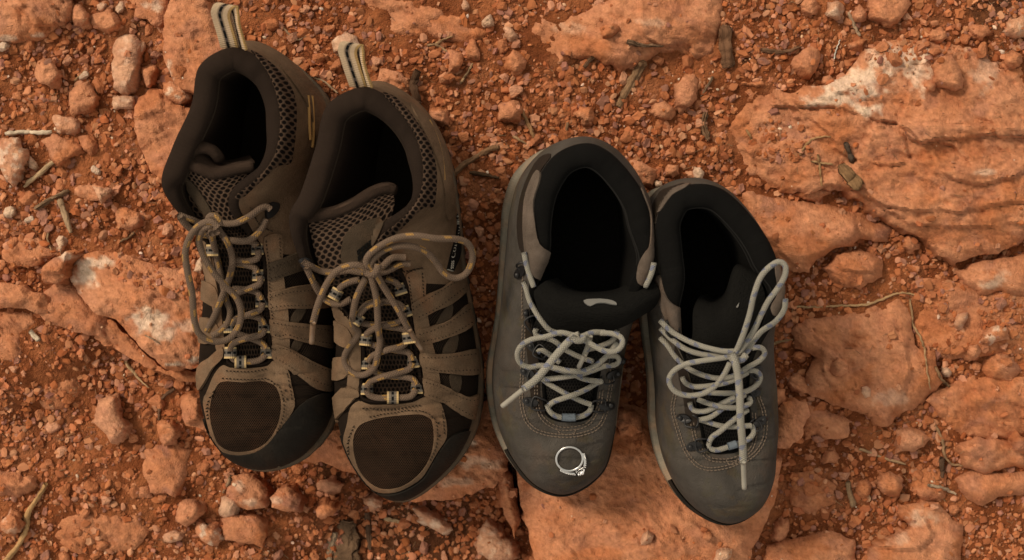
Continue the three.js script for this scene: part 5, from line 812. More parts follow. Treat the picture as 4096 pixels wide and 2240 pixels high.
  stitchRows(B, [{ p: outer }, { p: outer, o: { off: 11 } }, [[2150, 1538], [2153, 1610], [2172, 1665], [2226, 1704], [2286, 1708], [2347, 1690], [2390, 1622], [2400, 1550]], { p: [[2140, 1538], [2142, 1612], [2164, 1674], [2222, 1716], [2288, 1720], [2354, 1700], [2400, 1626], [2412, 1550]] }, [[2226, 1712], [2240, 1732], [2270, 1738], [2296, 1732], [2306, 1712]], [[2100, 1040], [2090, 1160], [2092, 1290]]], M.thread, B.cover, { lift: 0.0004, len: 12, gap: 3, r: 0.00055 });
}
const boot4 = bootBase('hiking_boot', 'grey leather hiking boot with a tall upright lace loop, rightmost of the four boots', 'pair of grey hiking boots', {
  F: [[2740, 770, 0.033], [2830, 800, 0.033], [2900, 870, 0.032], [2942, 960, 0.031], [2965, 1060, 0.030], [2985, 1160, 0.029], [3010, 1270, 0.027], [3040, 1370, 0.026], [3066, 1470, 0.025], [3086, 1570, 0.024], [3096, 1700, 0.023],
    [3090, 1810, 0.023], [3078, 1930, 0.024], [3025, 2035, 0.025], [2915, 2088, 0.026], [2805, 2048, 0.026], [2715, 1960, 0.026], [2655, 1840, 0.025],
    [2624, 1700, 0.023], [2620, 1600, 0.024], [2615, 1510, 0.025], [2606, 1420, 0.026], [2596, 1330, 0.027], [2590, 1230, 0.028], [2582, 1110, 0.029], [2570, 990, 0.030], [2575, 880, 0.032], [2640, 795, 0.033]],
  R: [[2800, 735, 0.125], [2890, 757, 0.124], [3006, 865, 0.121], [3080, 975, 0.119], [3116, 1070, 0.118], [3134, 1160, 0.117], [3112, 1265, 0.111], [3060, 1350, 0.103], [3012, 1440, 0.095], [2997, 1540, 0.087], [3002, 1680, 0.076],
    [2996, 1742, 0.072], [2980, 1785, 0.071], [2945, 1809, 0.071], [2900, 1816, 0.071], [2860, 1816, 0.071], [2830, 1804, 0.071], [2812, 1772, 0.072],
    [2800, 1715, 0.075], [2785, 1620, 0.081], [2765, 1530, 0.088], [2740, 1450, 0.095], [2710, 1380, 0.101], [2684, 1290, 0.108], [2656, 1170, 0.114], [2632, 1010, 0.118], [2628, 870, 0.122], [2692, 762, 0.124]],
  out: greyOut, roll: 0.0165, crown: 0.004, lugs: 0.001, seams: [0.34, 0.42] }, greyMats);
{
  const B = boot4; toeBumper(B, 11.7, 16.4, 0.085);
  suedePieces(B, [
    ['ankle_panel', [[2640, 770], [2690, 748], [2740, 736], [2690, 780], [2640, 840], [2622, 900], [2600, 880]], { mat: M.darkLeather, lift: 0.0008 }],
    ['instep_panel', [[2700, 1385], [2735, 1450], [2760, 1530], [2780, 1620], [2792, 1710], [2755, 1700], [2735, 1600], [2715, 1500]], { mat: M.darkLeather, lift: 0.0006 }],
  ]);
  suedePieces({ ...B, cover: B.rim }, [
    ['collar_trim', [[2640, 1100], [2656, 1160], [2680, 1205], [2722, 1232], [2746, 1240], [2772, 1290], [2798, 1342], [2764, 1358], [2716, 1330], [2672, 1280], [2646, 1220], [2630, 1110]], { mat: M.greySuede, lift: 0.0016, cell: 5 }],
    ['collar_trim', [[3100, 1040], [3122, 1080], [3140, 1160], [3126, 1240], [3096, 1260], [3086, 1230], [3110, 1170], [3100, 1090]], { mat: M.greySuede, lift: 0.0014, cell: 5 }],
    ['collar_trim', [[2688, 758], [2760, 735], [2740, 752], [2690, 780], [2640, 846], [2630, 850], [2650, 800]], { mat: M.greySuede, lift: 0.0008, cell: 5 }],
  ]);
  const tg = addTongue(B, [
    [[2815, 1772, 0.070], [2855, 1810, 0.070], [2900, 1812, 0.070], [2948, 1804, 0.070], [2992, 1745, 0.070]],
    [[2794, 1650, 0.079], [2845, 1650, 0.085], [2900, 1650, 0.086], [2950, 1648, 0.085], [2996, 1640, 0.079]],
    [[2768, 1530, 0.088], [2830, 1530, 0.095], [2890, 1525, 0.096], [2945, 1520, 0.095], [2993, 1520, 0.088]],
    [[2738, 1440, 0.096], [2800, 1435, 0.103], [2870, 1430, 0.105], [2940, 1422, 0.103], [3005, 1410, 0.096]],
    [[2768, 1350, 0.105], [2820, 1365, 0.111], [2890, 1355, 0.112], [2960, 1335, 0.111], [3040, 1295, 0.105]],
    [[2772, 1245, 0.107], [2830, 1280, 0.112], [2890, 1285, 0.113], [2965, 1230, 0.114], [3060, 1180, 0.111]],
    [[2790, 1195, 0.100], [2840, 1225, 0.105], [2890, 1215, 0.105], [2948, 1075, 0.109], [3025, 1095, 0.110]],
    [[2815, 1180, 0.085], [2850, 1205, 0.085], [2892, 1185, 0.085], [2945, 1062, 0.095], [3010, 1080, 0.098]],
    [[2830, 1175, 0.07], [2855, 1195, 0.07], [2894, 1175, 0.07], [2945, 1058, 0.08], [2998, 1075, 0.082]]],
    [['tongue', 0, 0.42, M.blackMesh], ['tongue_pad', 0.42, 1, M.fleece]]);
  mesh('care_tag', drape(B.rim, [[2944, 1228], [2956, 1210], [2954, 1224], [2948, 1232]], 0.0012, { cell: 4, round: 0 }), M.whiteTag, tg);
  for (const [a, b] of [[[2738, 1672], [2788, 1690]], [[2776, 1782], [2838, 1772]], [[3040, 1682], [3004, 1710]], [[3014, 1572], [2996, 1590]], [[3020, 1483], [3006, 1500]], [[2690, 1300], [2700, 1340]]]) hook(B, a, b);
  lacePart(B.rim, B.g, M.paleLace, [
    [[2838, 1768], [2836, 1788], [2862, 1800], [2910, 1788], [2959, 1772], [3000, 1752], [3016, 1722], [3004, 1702]],
    [[3004, 1702], [2947, 1706], [2886, 1704], [2838, 1690], [2800, 1678]], [[2838, 1766], [2850, 1746], [2874, 1730], [2922, 1690], [2959, 1660], [2990, 1640]],
    [[2796, 1680], [2838, 1670], [2874, 1646], [2934, 1600], [2980, 1580]], [[2759, 1609], [2770, 1638], [2800, 1646], [2830, 1642], [2886, 1615], [2940, 1588]], [[2790, 1597], [2838, 1615], [2922, 1631], [2983, 1622], [3008, 1602], [2990, 1590]],
    [[2832, 1570], [2910, 1573], [2983, 1566], [3028, 1538], [3042, 1507], [3025, 1484], [2990, 1482]], [[2729, 1507], [2740, 1530], [2770, 1545], [2814, 1546], [2870, 1538], [2930, 1522], [2990, 1490]],
    [[2640, 1350], [2670, 1382], [2704, 1430], [2759, 1477], [2814, 1501], [2874, 1513], [2930, 1505], [2990, 1470], [3040, 1440], [3060, 1410], [3042, 1390], [3010, 1392]],
    [[2640, 1282, 0.112], [2687, 1326, 0.11], [2744, 1360, 0.112], [2818, 1388, 0.115], [2897, 1405, 0.118], [2945, 1405, 0.12]], [[2642, 1312, 0.105], [2690, 1360, 0.105], [2755, 1402, 0.107], [2830, 1420, 0.11], [2900, 1420, 0.115]],
    [[2930, 1425, 0.119], [2886, 1432, 0.119], [2802, 1444, 0.115], [2735, 1459, 0.11], [2690, 1489, 0.106], [2676, 1525, 0.103], [2700, 1565, 0.102], [2753, 1582, 0.102], [2814, 1573, 0.104], [2862, 1543, 0.108], [2898, 1495, 0.113], [2920, 1450, 0.119]],
    [[3142, 1195, 0.119], [3136, 1240, 0.116], [3102, 1286, 0.117], [3045, 1326, 0.12], [3010, 1370, 0.122], [2985, 1410, 0.123], [2950, 1425, 0.123]],
    [[2943, 1410, 0.124], [2972, 1340, 0.132], [3000, 1250, 0.142], [3016, 1178, 0.149], [3045, 1104, 0.154], [3085, 1062, 0.157], [3119, 1046, 0.157], [3140, 1062, 0.156], [3140, 1100, 0.153], [3113, 1150, 0.149], [3075, 1201, 0.144], [3045, 1258, 0.138], [3014, 1325, 0.13], [2975, 1385, 0.126], [2950, 1420, 0.124]],
    { p: [[2920, 1415, 0.125], [2934, 1440, 0.129], [2965, 1440, 0.13], [2985, 1418, 0.128]], r: 0.0025 },
    { p: [[2925, 1412, 0.126], [2938, 1440, 0.132], [2950, 1489, 0.131], [2959, 1579, 0.128], [2962, 1682, 0.123], [2970, 1772, 0.117], [2973, 1850, 0.111]], r: 0.0027 },
  ], 0.00202);
  lacePart(B.rim, B.g, M.paleTip, [{ p: [[2973, 1850, 0.111], [2975, 1900, 0.106], [2977, 1953, 0.1]], r: 0.0018 }], 0.0019, 'lace_tip');
  mesh('lace_band', tube(cordPath(B.rim, [[2912, 1786], [2930, 1781], [2948, 1775]], 0.0008), 0.0029, { sides: 12, step: 0.001 }), M.blueBand, B.g);
  const outer = [[2700, 1560], [2687, 1634], [2708, 1724], [2741, 1809], [2784, 1863], [2832, 1881], [2898, 1875], [2953, 1857], [3013, 1827], [3055, 1772], [3067, 1712], [3058, 1640], [3037, 1580], [3030, 1520]];
  stitchRows(B, [{ p: outer }, { p: outer, o: { off: 11 } }, [[2775, 1690], [2790, 1760], [2834, 1824], [2892, 1836], [2950, 1824], [3000, 1792], [3014, 1736], [3008, 1640]], [[2764, 1694], [2780, 1766], [2830, 1836], [2892, 1848], [2956, 1836], [3008, 1800], [3026, 1738], [3020, 1640]], [[2905, 1838], [2915, 1856], [2935, 1858], [2960, 1846], [2968, 1828]]], M.thread, B.cover, { lift: 0.0004, len: 12, gap: 3, r: 0.00055 });
}
// ---- the ring on the toe
{
  const q = boot3.cover.at(2277, 1830), R = 0.0103, g = top('diamond_ring', 'silver ring with a cluster of clear stones lying on the grey boot toe', 'ring', undefined, q.p);
  const tilt = new THREE.Quaternion().setFromUnitVectors(new V3(0, 1, 0), q.n.clone().lerp(new V3(0, 1, 0), 0.5).normalize());
  const put = (geo) => { geo.applyQuaternion(tilt); geo.translate(...q.n.clone().multiplyScalar(0.0015).toArray()); return geo; };
  const at = (a, r, y = 0) => new V3(Math.cos(a) * r, y, Math.sin(a) * r), A = 0.88;                       // head direction: right and down
  const band = []; for (let i = 0; i <= 64; i++) band.push(at(i / 64 * 2 * Math.PI, R - 0.0006)); band.pop();
  mesh('band', put(tube(band, 0.00052, { closed: true, sides: 10, step: 0.0008, flat: 1.5 })), M.silver, g, false);
  const head = at(A, R * 1.36);
  for (const s of [-1, 1]) {
    const pts = []; for (let i = 0; i <= 10; i++) { const t = i / 10, a = A + s * lerp(1.35, 0.36, t); pts.push(at(a, R * lerp(1.0, 1.22, t * t) + 0.0002)); }
    mesh('shoulder', put(tube(pts, (t) => lerp(0.00035, 0.00062, t), { sides: 8, step: 0.0006, flat: 1.4 })), M.silver, g, false);
    for (let i = 0; i < 9; i++) { const t = i / 8, a = A + s * lerp(1.25, 0.36, t), b = new THREE.SphereGeometry(0.00042, 8, 6); b.translate(...at(a, R * lerp(1.08, 1.3, t * t) + 0.0005).toArray()); mesh('prong', put(b), M.silver, g, false); const d = new THREE.OctahedronGeometry(0.00045); d.translate(...at(a + 0.04, R * lerp(1.07, 1.28, t * t) + 0.0004).toArray()); mesh('gem', put(d), M.gem, g, false); }
    const v = at(A + s * 0.16, R * 1.0), w = at(A + s * 0.28, R * 1.24), m = at(A, R * 1.12);
    mesh('strut', put(tube([v, w], 0.00022, { sides: 6, step: 0.001 })), M.silver, g, false); mesh('strut', put(tube([w, m], 0.00022, { sides: 6, step: 0.001 })), M.silver, g, false);
  }
  const big = new THREE.OctahedronGeometry(0.0017, 1); big.scale(1, 0.9, 1); big.translate(...at(A, R * 1.46).toArray()); mesh('centre_stone', put(big), M.gem, g, false);
  for (let i = 0; i < 11; i++) { const t = i / 11 * 2 * Math.PI, d = new THREE.OctahedronGeometry(0.00062, 0), u = at(A + Math.PI / 2, 1), c = head.clone().addScaledVector(u, Math.cos(t) * 0.0028).add(new V3(0, Math.sin(t) * 0.0022, 0)); d.translate(...c.toArray()); mesh('gem', put(d), M.gem, g, false); const b = new THREE.SphereGeometry(0.00035, 6, 5); b.translate(...c.clone().addScaledVector(u, 0.0005).add(at(A, 0.0007)).toArray()); mesh('prong', put(b), M.silver, g, false); }
}
// ---------------------------------------------------------------- loose stones, twigs and gravel
let stoneSeed = 100;
const FOOT = []; for (const b of [boot1, boot2, boot3, boot4]) { const o = []; for (let i = 0; i < 40; i++) { const p = b.S.f(i / 40); o.push([p.x / K + 2048, p.z / K + 1120]); } FOOT.push(o); }
const underBoot = (x, y, m = 0) => FOOT.some((f) => sdist(f, x, y) > -m);
const taken = [];
// a ball cut by random planes: a broken stone of radius about 1
function cutStone(seed, detail, color) {
  const R = rng(seed), g = new THREE.IcosahedronGeometry(1, detail), p = g.attributes.position, cuts = [], v = new V3(), col = [], uv = [];
  for (let i = 0; i < 9; i++) cuts.push([new V3(R() - 0.5, (R() - 0.5) * 0.9, R() - 0.5).normalize(), 0.44 + 0.34 * R()]);
  cuts.push([new V3((R() - 0.5) * 0.4, 1, (R() - 0.5) * 0.4).normalize(), 0.6 + 0.15 * R()]);
  for (let i = 0; i < p.count; i++) {
    v.fromBufferAttribute(p, i); const q = v.clone(); for (const [n, d] of cuts) { const e = v.dot(n) - d; if (e > 0) v.addScaledVector(n, -e); } const a = 1 + 0.07 * pn(q.x * 2.2 + seed, q.y * 2.2, q.z * 2.2); v.multiplyScalar(a); p.setXYZ(i, v.x, v.y, v.z);
    if (color) { const k = 0.9 + 0.28 * pn(q.x * 3 + seed, q.y * 3, q.z * 3), d = sstep(0.1, 0.5, pn(q.x * 1.4, q.y * 1.4 + seed, q.z * 1.4)), c = mix3(color, DUST, 0.45 * d); col.push(c[0] * k, c[1] * k, c[2] * k); }
    uv.push(v.x * 0.004 + seed * 0.013, v.z * 0.004 + v.y * 0.003);
  }
  g.setAttribute('uv', new THREE.Float32BufferAttribute(uv, 2)); if (color) g.setAttribute('color', new THREE.Float32BufferAttribute(col, 3)); else g.deleteAttribute('uv');
  return detail > 1 ? toCreasedNormals(g, 0.32) : (g.computeVertexNormals(), g);
}
const pebble = (name, label, pts, thick, o = {}) => {                     // a stone of its own, chipped to a few broad faces
  const s = stoneSeed++, R = rng(s * 77 + 5), b = bbox(pts), cx = (b[0] + b[2]) / 2, cy = (b[1] + b[3]) / 2, rad = Math.max(b[2] - b[0], b[3] - b[1]) / 2, rw = rad * K; taken.push([cx, cy, rad]);
  const g = o.base ?? groundH(cx, cy), a0 = R() * 6.3, t0 = 0.12 * R(), facets = [[Math.cos(a0) * t0, Math.sin(a0) * t0, 0]], n = 4 + Math.floor(R() * 3);
  for (let i = 0; i < n; i++) { const a = (i + 0.7 * R()) / n * 6.283, k = (0.35 + 0.9 * R()) * Math.min(1.4, thick / rw); facets.push([-Math.cos(a) * k, -Math.sin(a) * k, k * rw * (0.25 + 0.55 * R())]); }
  return slab(label, pts.map((p) => p.slice(0, 2)), { name: 'stone', category: 'stone', h: g + thick * 0.8, facets, amp: 0.0012, fine: 0.5, round: Math.max(4, rad * 0.09), drop: thick * 0.22, rough: Math.min(7, rad * 0.09), cell: rad > 45 ? 5 : 4, deep: 0.006, purple: 0, ...o });
};
pebble('stone', 'tall pale orange block standing upright in the upper left', [[450, 158], [466, 142], [500, 138], [535, 141], [556, 156], [564, 180], [560, 250], [566, 320], [562, 362], [545, 374], [485, 376], [452, 350], [448, 280], [456, 230], [446, 190]], 0.026, { pale: 0.35, tone: 0.5, whiteEdge: 0.3 });
pebble('stone', 'small pale square block right below the upright block', [[450, 388], [490, 382], [536, 384], [541, 410], [538, 434], [500, 438], [452, 434]], 0.014, { pale: 0.45, whiteEdge: 0.4 });
pebble('stone', 'oblong orange brick-shaped stone in the upper left corner group', [[356, 54], [400, 50], [458, 46], [474, 60], [486, 88], [476, 118], [440, 128], [380, 118], [358, 98]], 0.018, { tone: 0.3, purple: 0.25 });
pebble('stone', 'brown upright pebble left of the brick-shaped stone', [[286, 36], [300, 18], [322, 20], [352, 52], [354, 88], [330, 108], [296, 104], [288, 72]], 0.018, { tone: 0.2 });
pebble('stone', 'white rounded pebble above the brick-shaped stone', [[462, 28], [478, 12], [492, 16], [498, 36], [492, 50], [472, 52], [462, 42]], 0.008, { pale: 0.8, tone: 0.4 });
pebble('stone', 'cream pebble beside the white one near the top left', [[384, 18], [398, 8], [420, 12], [424, 30], [408, 50], [394, 42]], 0.008, { pale: 0.6 });
pebble('stone', 'large many-sided orange stone in the left gravel field', [[276, 370], [310, 340], [350, 326], [378, 352], [392, 388], [386, 420], [360, 446], [310, 460], [284, 440], [278, 400]], 0.02, { tone: 0.3 });
pebble('stone', 'rounded orange stone upper left of the many-sided one', [[140, 270], [150, 244], [172, 234], [208, 240], [228, 270], [240, 300], [222, 326], [196, 346], [156, 330], [138, 302]], 0.018, { tone: 0.35 });
pebble('stone', 'pale flat lens-shaped stone below the many-sided one', [[194, 466], [200, 454], [236, 458], [290, 472], [318, 490], [318, 532], [280, 540], [230, 524], [200, 496]], 0.012, { tone: 0.7, pale: 0.25, whiteEdge: 0.4 });
pebble('stone', 'flat triangular orange slate in the left gravel', [[162, 564], [210, 545], [290, 556], [332, 584], [330, 602], [290, 626], [236, 660], [214, 632], [190, 596]], 0.014, { tone: 0.45 });
pebble('stone', 'flat brown shard leaning right of the triangular slate', [[308, 544], [350, 540], [392, 580], [400, 612], [360, 628], [334, 600]], 0.01, { tone: 0.1 });
pebble('stone', 'big pale stone with white blotches at the left edge', [[-10, 580], [20, 552], [70, 556], [92, 596], [108, 648], [80, 700], [50, 742], [10, 700], [-10, 640]], 0.022, { tone: 0.6, pale: 0.2, whiteEdge: 0.7 });
pebble('stone', 'cream pear-shaped pebble right of the white-blotched stone', [[104, 624], [122, 624], [148, 650], [154, 670], [140, 682], [116, 670], [106, 646]], 0.01, { pale: 0.7 });
pebble('stone', 'orange cone-shaped stone left of the tall flat rock', [[566, 268], [598, 254], [622, 262], [632, 282], [612, 308], [604, 356], [586, 350], [568, 300]], 0.018, { tone: 0.4 });
pebble('stone', 'hollow white-edged rock under the tall flat rock', [[654, 336], [680, 326], [730, 336], [768, 366], [768, 396], [740, 416], [706, 420], [672, 400], [652, 372]], 0.02, { whiteEdge: 0.75, tone: 0.3, facet: 0.55 });
pebble('stone', 'broad flat orange stone left of the brown laces', [[456, 848], [476, 832], [510, 832], [560, 850], [578, 882], [572, 904], [530, 918], [480, 908], [460, 880]], 0.014, { tone: 0.3 });
pebble('stone', 'wide flat orange slate above the broad flat one', [[296, 758], [316, 740], [372, 742], [430, 752], [446, 780], [430, 792], [390, 802], [330, 794], [296, 780]], 0.01, { tone: 0.45 });
pebble('stone', 'pale wedge lying across the wide flat slate', [[368, 742], [404, 750], [444, 776], [420, 786], [402, 806], [386, 780]], 0.014, { pale: 0.4, tone: 0.4 });
pebble('stone', 'white round pebble near the left edge', [[14, 850], [20, 832], [42, 824], [60, 836], [62, 856], [46, 872], [24, 868]], 0.01, { pale: 0.95 });
pebble('stone', 'white tooth-shaped pebble above the white crust', [[222, 960], [236, 942], [254, 944], [262, 968], [260, 1000], [248, 1010], [236, 992]], 0.01, { pale: 0.85 });
pebble('stone', 'white chip half hidden by the leftmost boot', [[776, 1086], [790, 1040], [806, 1034], [818, 1060], [816, 1102], [796, 1102]], 0.012, { pale: 0.9 });
pebble('stone', 'tall pale faceted stone in the lower left gravel', [[382, 1650], [394, 1606], [418, 1590], [466, 1588], [476, 1620], [484, 1660], [514, 1702], [506, 1740], [470, 1764], [440, 1770], [424, 1736], [376, 1690]], 0.03, { tone: 0.7, pale: 0.12 });
pebble('stone', 'rounded orange stone below the dusty flat slab', [[706, 2046], [718, 2010], [744, 1994], [782, 1998], [798, 2020], [800, 2060], [780, 2090], [746, 2110], [712, 2088]], 0.026, { tone: 0.35 });
pebble('stone', 'white-rimmed chipped stone in the lower left', [[780, 2112], [792, 2076], [820, 2092], [886, 2136], [880, 2160], [850, 2186], [806, 2160], [782, 2130]], 0.02, { whiteEdge: 0.8, tone: 0.3, facet: 0.6 });
pebble('stone', 'cream faceted stone below the toe of the leftmost boot', [[874, 2040], [886, 1994], [916, 1970], [940, 1984], [952, 2020], [940, 2062], [904, 2078], [876, 2064]], 0.02, { pale: 0.55, tone: 0.5 });
pebble('stone', 'pale long pebble left of the white-rimmed stone', [[650, 2146], [680, 2128], [720, 2132], [736, 2146], [724, 2160], [680, 2172], [656, 2166]], 0.012, { pale: 0.35 });
pebble('stone', 'reddish stone with a pale spot in the bottom left corner', [[0, 2090], [40, 2052], [64, 2060], [86, 2110], [84, 2130], [40, 2136], [2, 2120]], 0.02, { whiteEdge: 0.4 });
pebble('stone', 'upright red block left of the toe of the leftmost boot', [[626, 1696], [640, 1684], [696, 1680], [714, 1706], [710, 1744], [690, 1780], [656, 1786], [634, 1740]], 0.02, { tone: 0.05, purple: 0.2 });
pebble('stone', 'long white-streaked stone under the toe of the second boot', [[1648, 2034], [1680, 2030], [1730, 2056], [1790, 2090], [1812, 2118], [1770, 2140], [1720, 2112], [1680, 2080]], 0.024, { pale: 0.35, whiteEdge: 0.8 });
pebble('stone', 'pink and cream stone at the bottom left of the big slab', [[1906, 2180], [1926, 2110], [1950, 2078], [1990, 2104], [2012, 2150], [2064, 2160], [2070, 2230], [2000, 2250], [1930, 2220]], 0.03, { pale: 0.3, tone: 0.4, whiteEdge: 0.4 });
pebble('stone', 'red and cream stone tucked beneath the second boot toe', [[1452, 1990], [1490, 1976], [1530, 2000], [1528, 2026], [1490, 2034], [1456, 2016]], 0.02, { pale: 0.3, whiteEdge: 0.4 });
pebble('stone', 'two-tone red stone in the shade below the brown boots', [[1262, 2040], [1300, 2000], [1340, 2004], [1342, 2040], [1300, 2076], [1268, 2070]], 0.02, { base: -0.062 });
pebble('stone', 'pale pink flat stone lying near the second boot toe', [[1260, 1930], [1310, 1916], [1372, 1936], [1360, 1966], [1310, 1976], [1270, 1960]], 0.014, { tone: 0.5, pale: 0.2 });
pebble('stone', 'white-faced rock behind the loop of the second boot', [[1326, 166], [1350, 142], [1392, 130], [1426, 144], [1440, 180], [1420, 226], [1380, 230], [1336, 208]], 0.02, { pale: 0.6, whiteEdge: 0.6 });
pebble('stone', 'large five-sided red slate above the grey boots', [[2010, 268], [2026, 228], [2052, 196], [2088, 214], [2108, 246], [2100, 276], [2062, 294], [2020, 280]], 0.014, { tone: 0.15 });
pebble('stone', 'smooth brown stone left of the five-sided slate', [[1860, 196], [1878, 170], [1896, 166], [1916, 200], [1920, 240], [1900, 250], [1866, 236]], 0.014, { tone: 0.05 });
pebble('stone', 'dark red stone leaning on the smooth brown stone', [[1798, 240], [1806, 212], [1860, 208], [1852, 250], [1826, 290], [1800, 284]], 0.013, { tone: -0.1 });
pebble('stone', 'square orange block above the grey boots', [[1992, 470], [2000, 426], [2040, 404], [2078, 402], [2084, 440], [2082, 490], [2040, 488], [1994, 482]], 0.018, { tone: 0.3 });
pebble('stone', 'pale oblong chip near the pale slab at the top', [[2010, 112], [2022, 98], [2050, 116], [2068, 144], [2056, 160], [2034, 148]], 0.012, { pale: 0.45 });
pebble('stone', 'white angular chip near the top middle', [[1926, 86], [1946, 66], [1962, 56], [1974, 80], [1978, 104], [1952, 110], [1934, 104]], 0.012, { pale: 0.75 });
pebble('stone', 'cream rounded stone at the top middle edge', [[1846, 20], [1860, 2], [1874, 6], [1878, 30], [1864, 44], [1850, 36]], 0.01, { pale: 0.5 });
pebble('stone', 'orange oval stone just right of the heel of the second boot', [[1712, 468], [1726, 436], [1756, 428], [1782, 452], [1796, 500], [1770, 500], [1738, 490]], 0.016, { tone: 0.25 });
pebble('stone', 'small brown diamond-shaped slate above the second boot', [[1752, 306], [1782, 286], [1818, 314], [1800, 334], [1764, 336]], 0.012, { tone: 0.05 });
pebble('stone', 'long upright pale orange stone above the rightmost boot', [[2702, 426], [2704, 340], [2730, 306], [2780, 300], [2790, 330], [2784, 380], [2764, 424], [2730, 432]], 0.018, { tone: 0.45 });
pebble('stone', 'rounded ochre stone left of the long upright one', [[2612, 440], [2618, 412], [2660, 402], [2702, 432], [2706, 460], [2686, 484], [2648, 480], [2620, 464]], 0.016, { tone: 0.2 });
pebble('stone', 'blocky orange stone above the left grey boot', [[2304, 450], [2320, 430], [2370, 428], [2380, 460], [2376, 488], [2340, 490], [2308, 470]], 0.016, { tone: 0.35 });
pebble('stone', 'rounded brown block lying on the top middle slab', [[2402, 136], [2416, 100], [2450, 94], [2482, 100], [2484, 126], [2450, 146], [2420, 154]], 0.016, { tone: 0.05 });
pebble('stone', 'orange square pebble just above the gap between the grey boots', [[2660, 680], [2672, 656], [2712, 662], [2714, 690], [2690, 708], [2664, 700]], 0.014, { tone: 0.3 });
pebble('stone', 'bright white pebble above the rightmost boot', [[2774, 690], [2780, 672], [2800, 668], [2818, 690], [2810, 714], [2786, 720], [2774, 710]], 0.012, { pale: 0.9 });
pebble('stone', 'white bean-shaped pebble touching the collar of the rightmost boot', [[2616, 730], [2626, 720], [2644, 728], [2652, 746], [2636, 752], [2620, 744]], 0.01, { pale: 0.95 });
pebble('stone', 'flat reddish stone right of the top of the left grey boot', [[2506, 640], [2530, 632], [2600, 668], [2626, 690], [2610, 740], [2570, 746], [2540, 700]], 0.012, { tone: 0.3 });
pebble('stone', 'brown six-sided stone left of the white crust on the huge slab', [[3160, 256], [3176, 226], [3230, 192], [3274, 194], [3280, 232], [3272, 268], [3240, 312], [3210, 320], [3180, 290]], 0.02, { tone: 0.1 });
pebble('stone', 'big wedge-shaped stone lying on the huge slab', [[3734, 290], [3742, 244], [3762, 226], [3810, 228], [3842, 276], [3858, 320], [3852, 356], [3820, 368], [3760, 346]], 0.026, { tone: 0.2 });
pebble('stone', 'small round stone beside the wedge on the huge slab', [[3700, 346], [3708, 326], [3730, 322], [3746, 340], [3738, 364], [3712, 366]], 0.012, { tone: 0 });
pebble('stone', 'large brown slate at the top edge on the right', [[3474, 58], [3482, 10], [3520, -20], [3640, -16], [3640, 20], [3620, 52], [3590, 86], [3540, 88], [3496, 76]], 0.02, { tone: 0.05 });
pebble('stone', 'cream and orange stone left of the brown top slate', [[3300, 50], [3318, 12], [3350, 4], [3376, 24], [3372, 60], [3336, 78], [3308, 66]], 0.018, { pale: 0.4, whiteEdge: 0.5 });
pebble('stone', 'egg-shaped orange stone near the top edge on the right', [[3206, 50], [3204, 16], [3220, -8], [3262, -6], [3278, 30], [3262, 58], [3230, 64]], 0.016, { tone: 0.2 });
pebble('stone', 'leaning orange stone beside the pale stick at the top', [[3410, 70], [3424, 30], [3440, 20], [3466, 50], [3466, 84], [3440, 92], [3418, 88]], 0.016, { tone: 0.3 });
pebble('stone', 'large pale block at the right edge near the top', [[4014, 124], [4026, 92], [4050, 76], [4110, 70], [4110, 150], [4060, 156], [4020, 144]], 0.022, { tone: 0.6, pale: 0.2, whiteEdge: 0.4 });
pebble('stone', 'boxy red stone above the huge slab', [[3716, 140], [3728, 118], [3782, 124], [3790, 150], [3760, 168], [3720, 164]], 0.014, { tone: 0.15 });
pebble('stone', 'flat pointed red slate above the huge slab', [[3870, 110], [3890, 98], [3950, 102], [3966, 130], [3930, 156], [3890, 140]], 0.012, { tone: 0.1 });
pebble('stone', 'knobbly orange stone on the right end of the huge slab', [[4014, 250], [4024, 220], [4060, 206], [4084, 216], [4090, 250], [4060, 274], [4030, 274]], 0.018, { tone: 0.3 });
pebble('stone', 'pale leaf-shaped chip above the white crust on the right', [[3390, 196], [3400, 172], [3440, 156], [3472, 156], [3450, 182], [3420, 194]], 0.01, { tone: 0.5 });
pebble('stone', 'round red stone resting on the edge of the white crust', [[3284, 330], [3292, 306], [3320, 300], [3340, 322], [3328, 350], [3300, 352]], 0.014, { tone: 0.15 });
pebble('stone', 'flat oval stone lodged in the crack below the huge slab', [[3176, 776], [3200, 752], [3260, 746], [3330, 752], [3322, 778], [3270, 800], [3220, 798]], 0.014, { tone: 0.4 });
pebble('stone', 'orange triangular stone below the crack of the huge slab', [[3608, 990], [3614, 950], [3640, 938], [3682, 974], [3680, 996], [3640, 1004]], 0.014, { tone: 0.3, purple: 0.2 });
pebble('stone', 'purplish angular stone lying on the rust slab', [[3342, 1500], [3336, 1450], [3356, 1430], [3390, 1456], [3392, 1486], [3362, 1508]], 0.014, { purple: 0.5 });
pebble('stone', 'cream pebble sitting alone on the rust slab', [[3446, 1572], [3448, 1548], [3466, 1544], [3484, 1556], [3482, 1586], [3462, 1592]], 0.01, { pale: 0.55 });
pebble('stone', 'big flat brown stone at the left end of the rust slab', [[3148, 1538], [3160, 1506], [3190, 1492], [3230, 1516], [3250, 1530], [3246, 1566], [3200, 1574], [3160, 1560]], 0.016, { tone: 0.1 });
pebble('stone', 'pale cracked dome-shaped stone in the lower right', [[3588, 1766], [3600, 1726], [3640, 1710], [3690, 1728], [3726, 1756], [3700, 1780], [3650, 1804], [3604, 1806]], 0.022, { tone: 0.55, pale: 0.1 });
pebble('stone', 'pale tan boulder in the lower right gravel', [[3508, 1930], [3524, 1896], [3558, 1882], [3600, 1910], [3612, 1950], [3594, 1984], [3560, 1990], [3522, 1966]], 0.024, { tone: 0.6 });
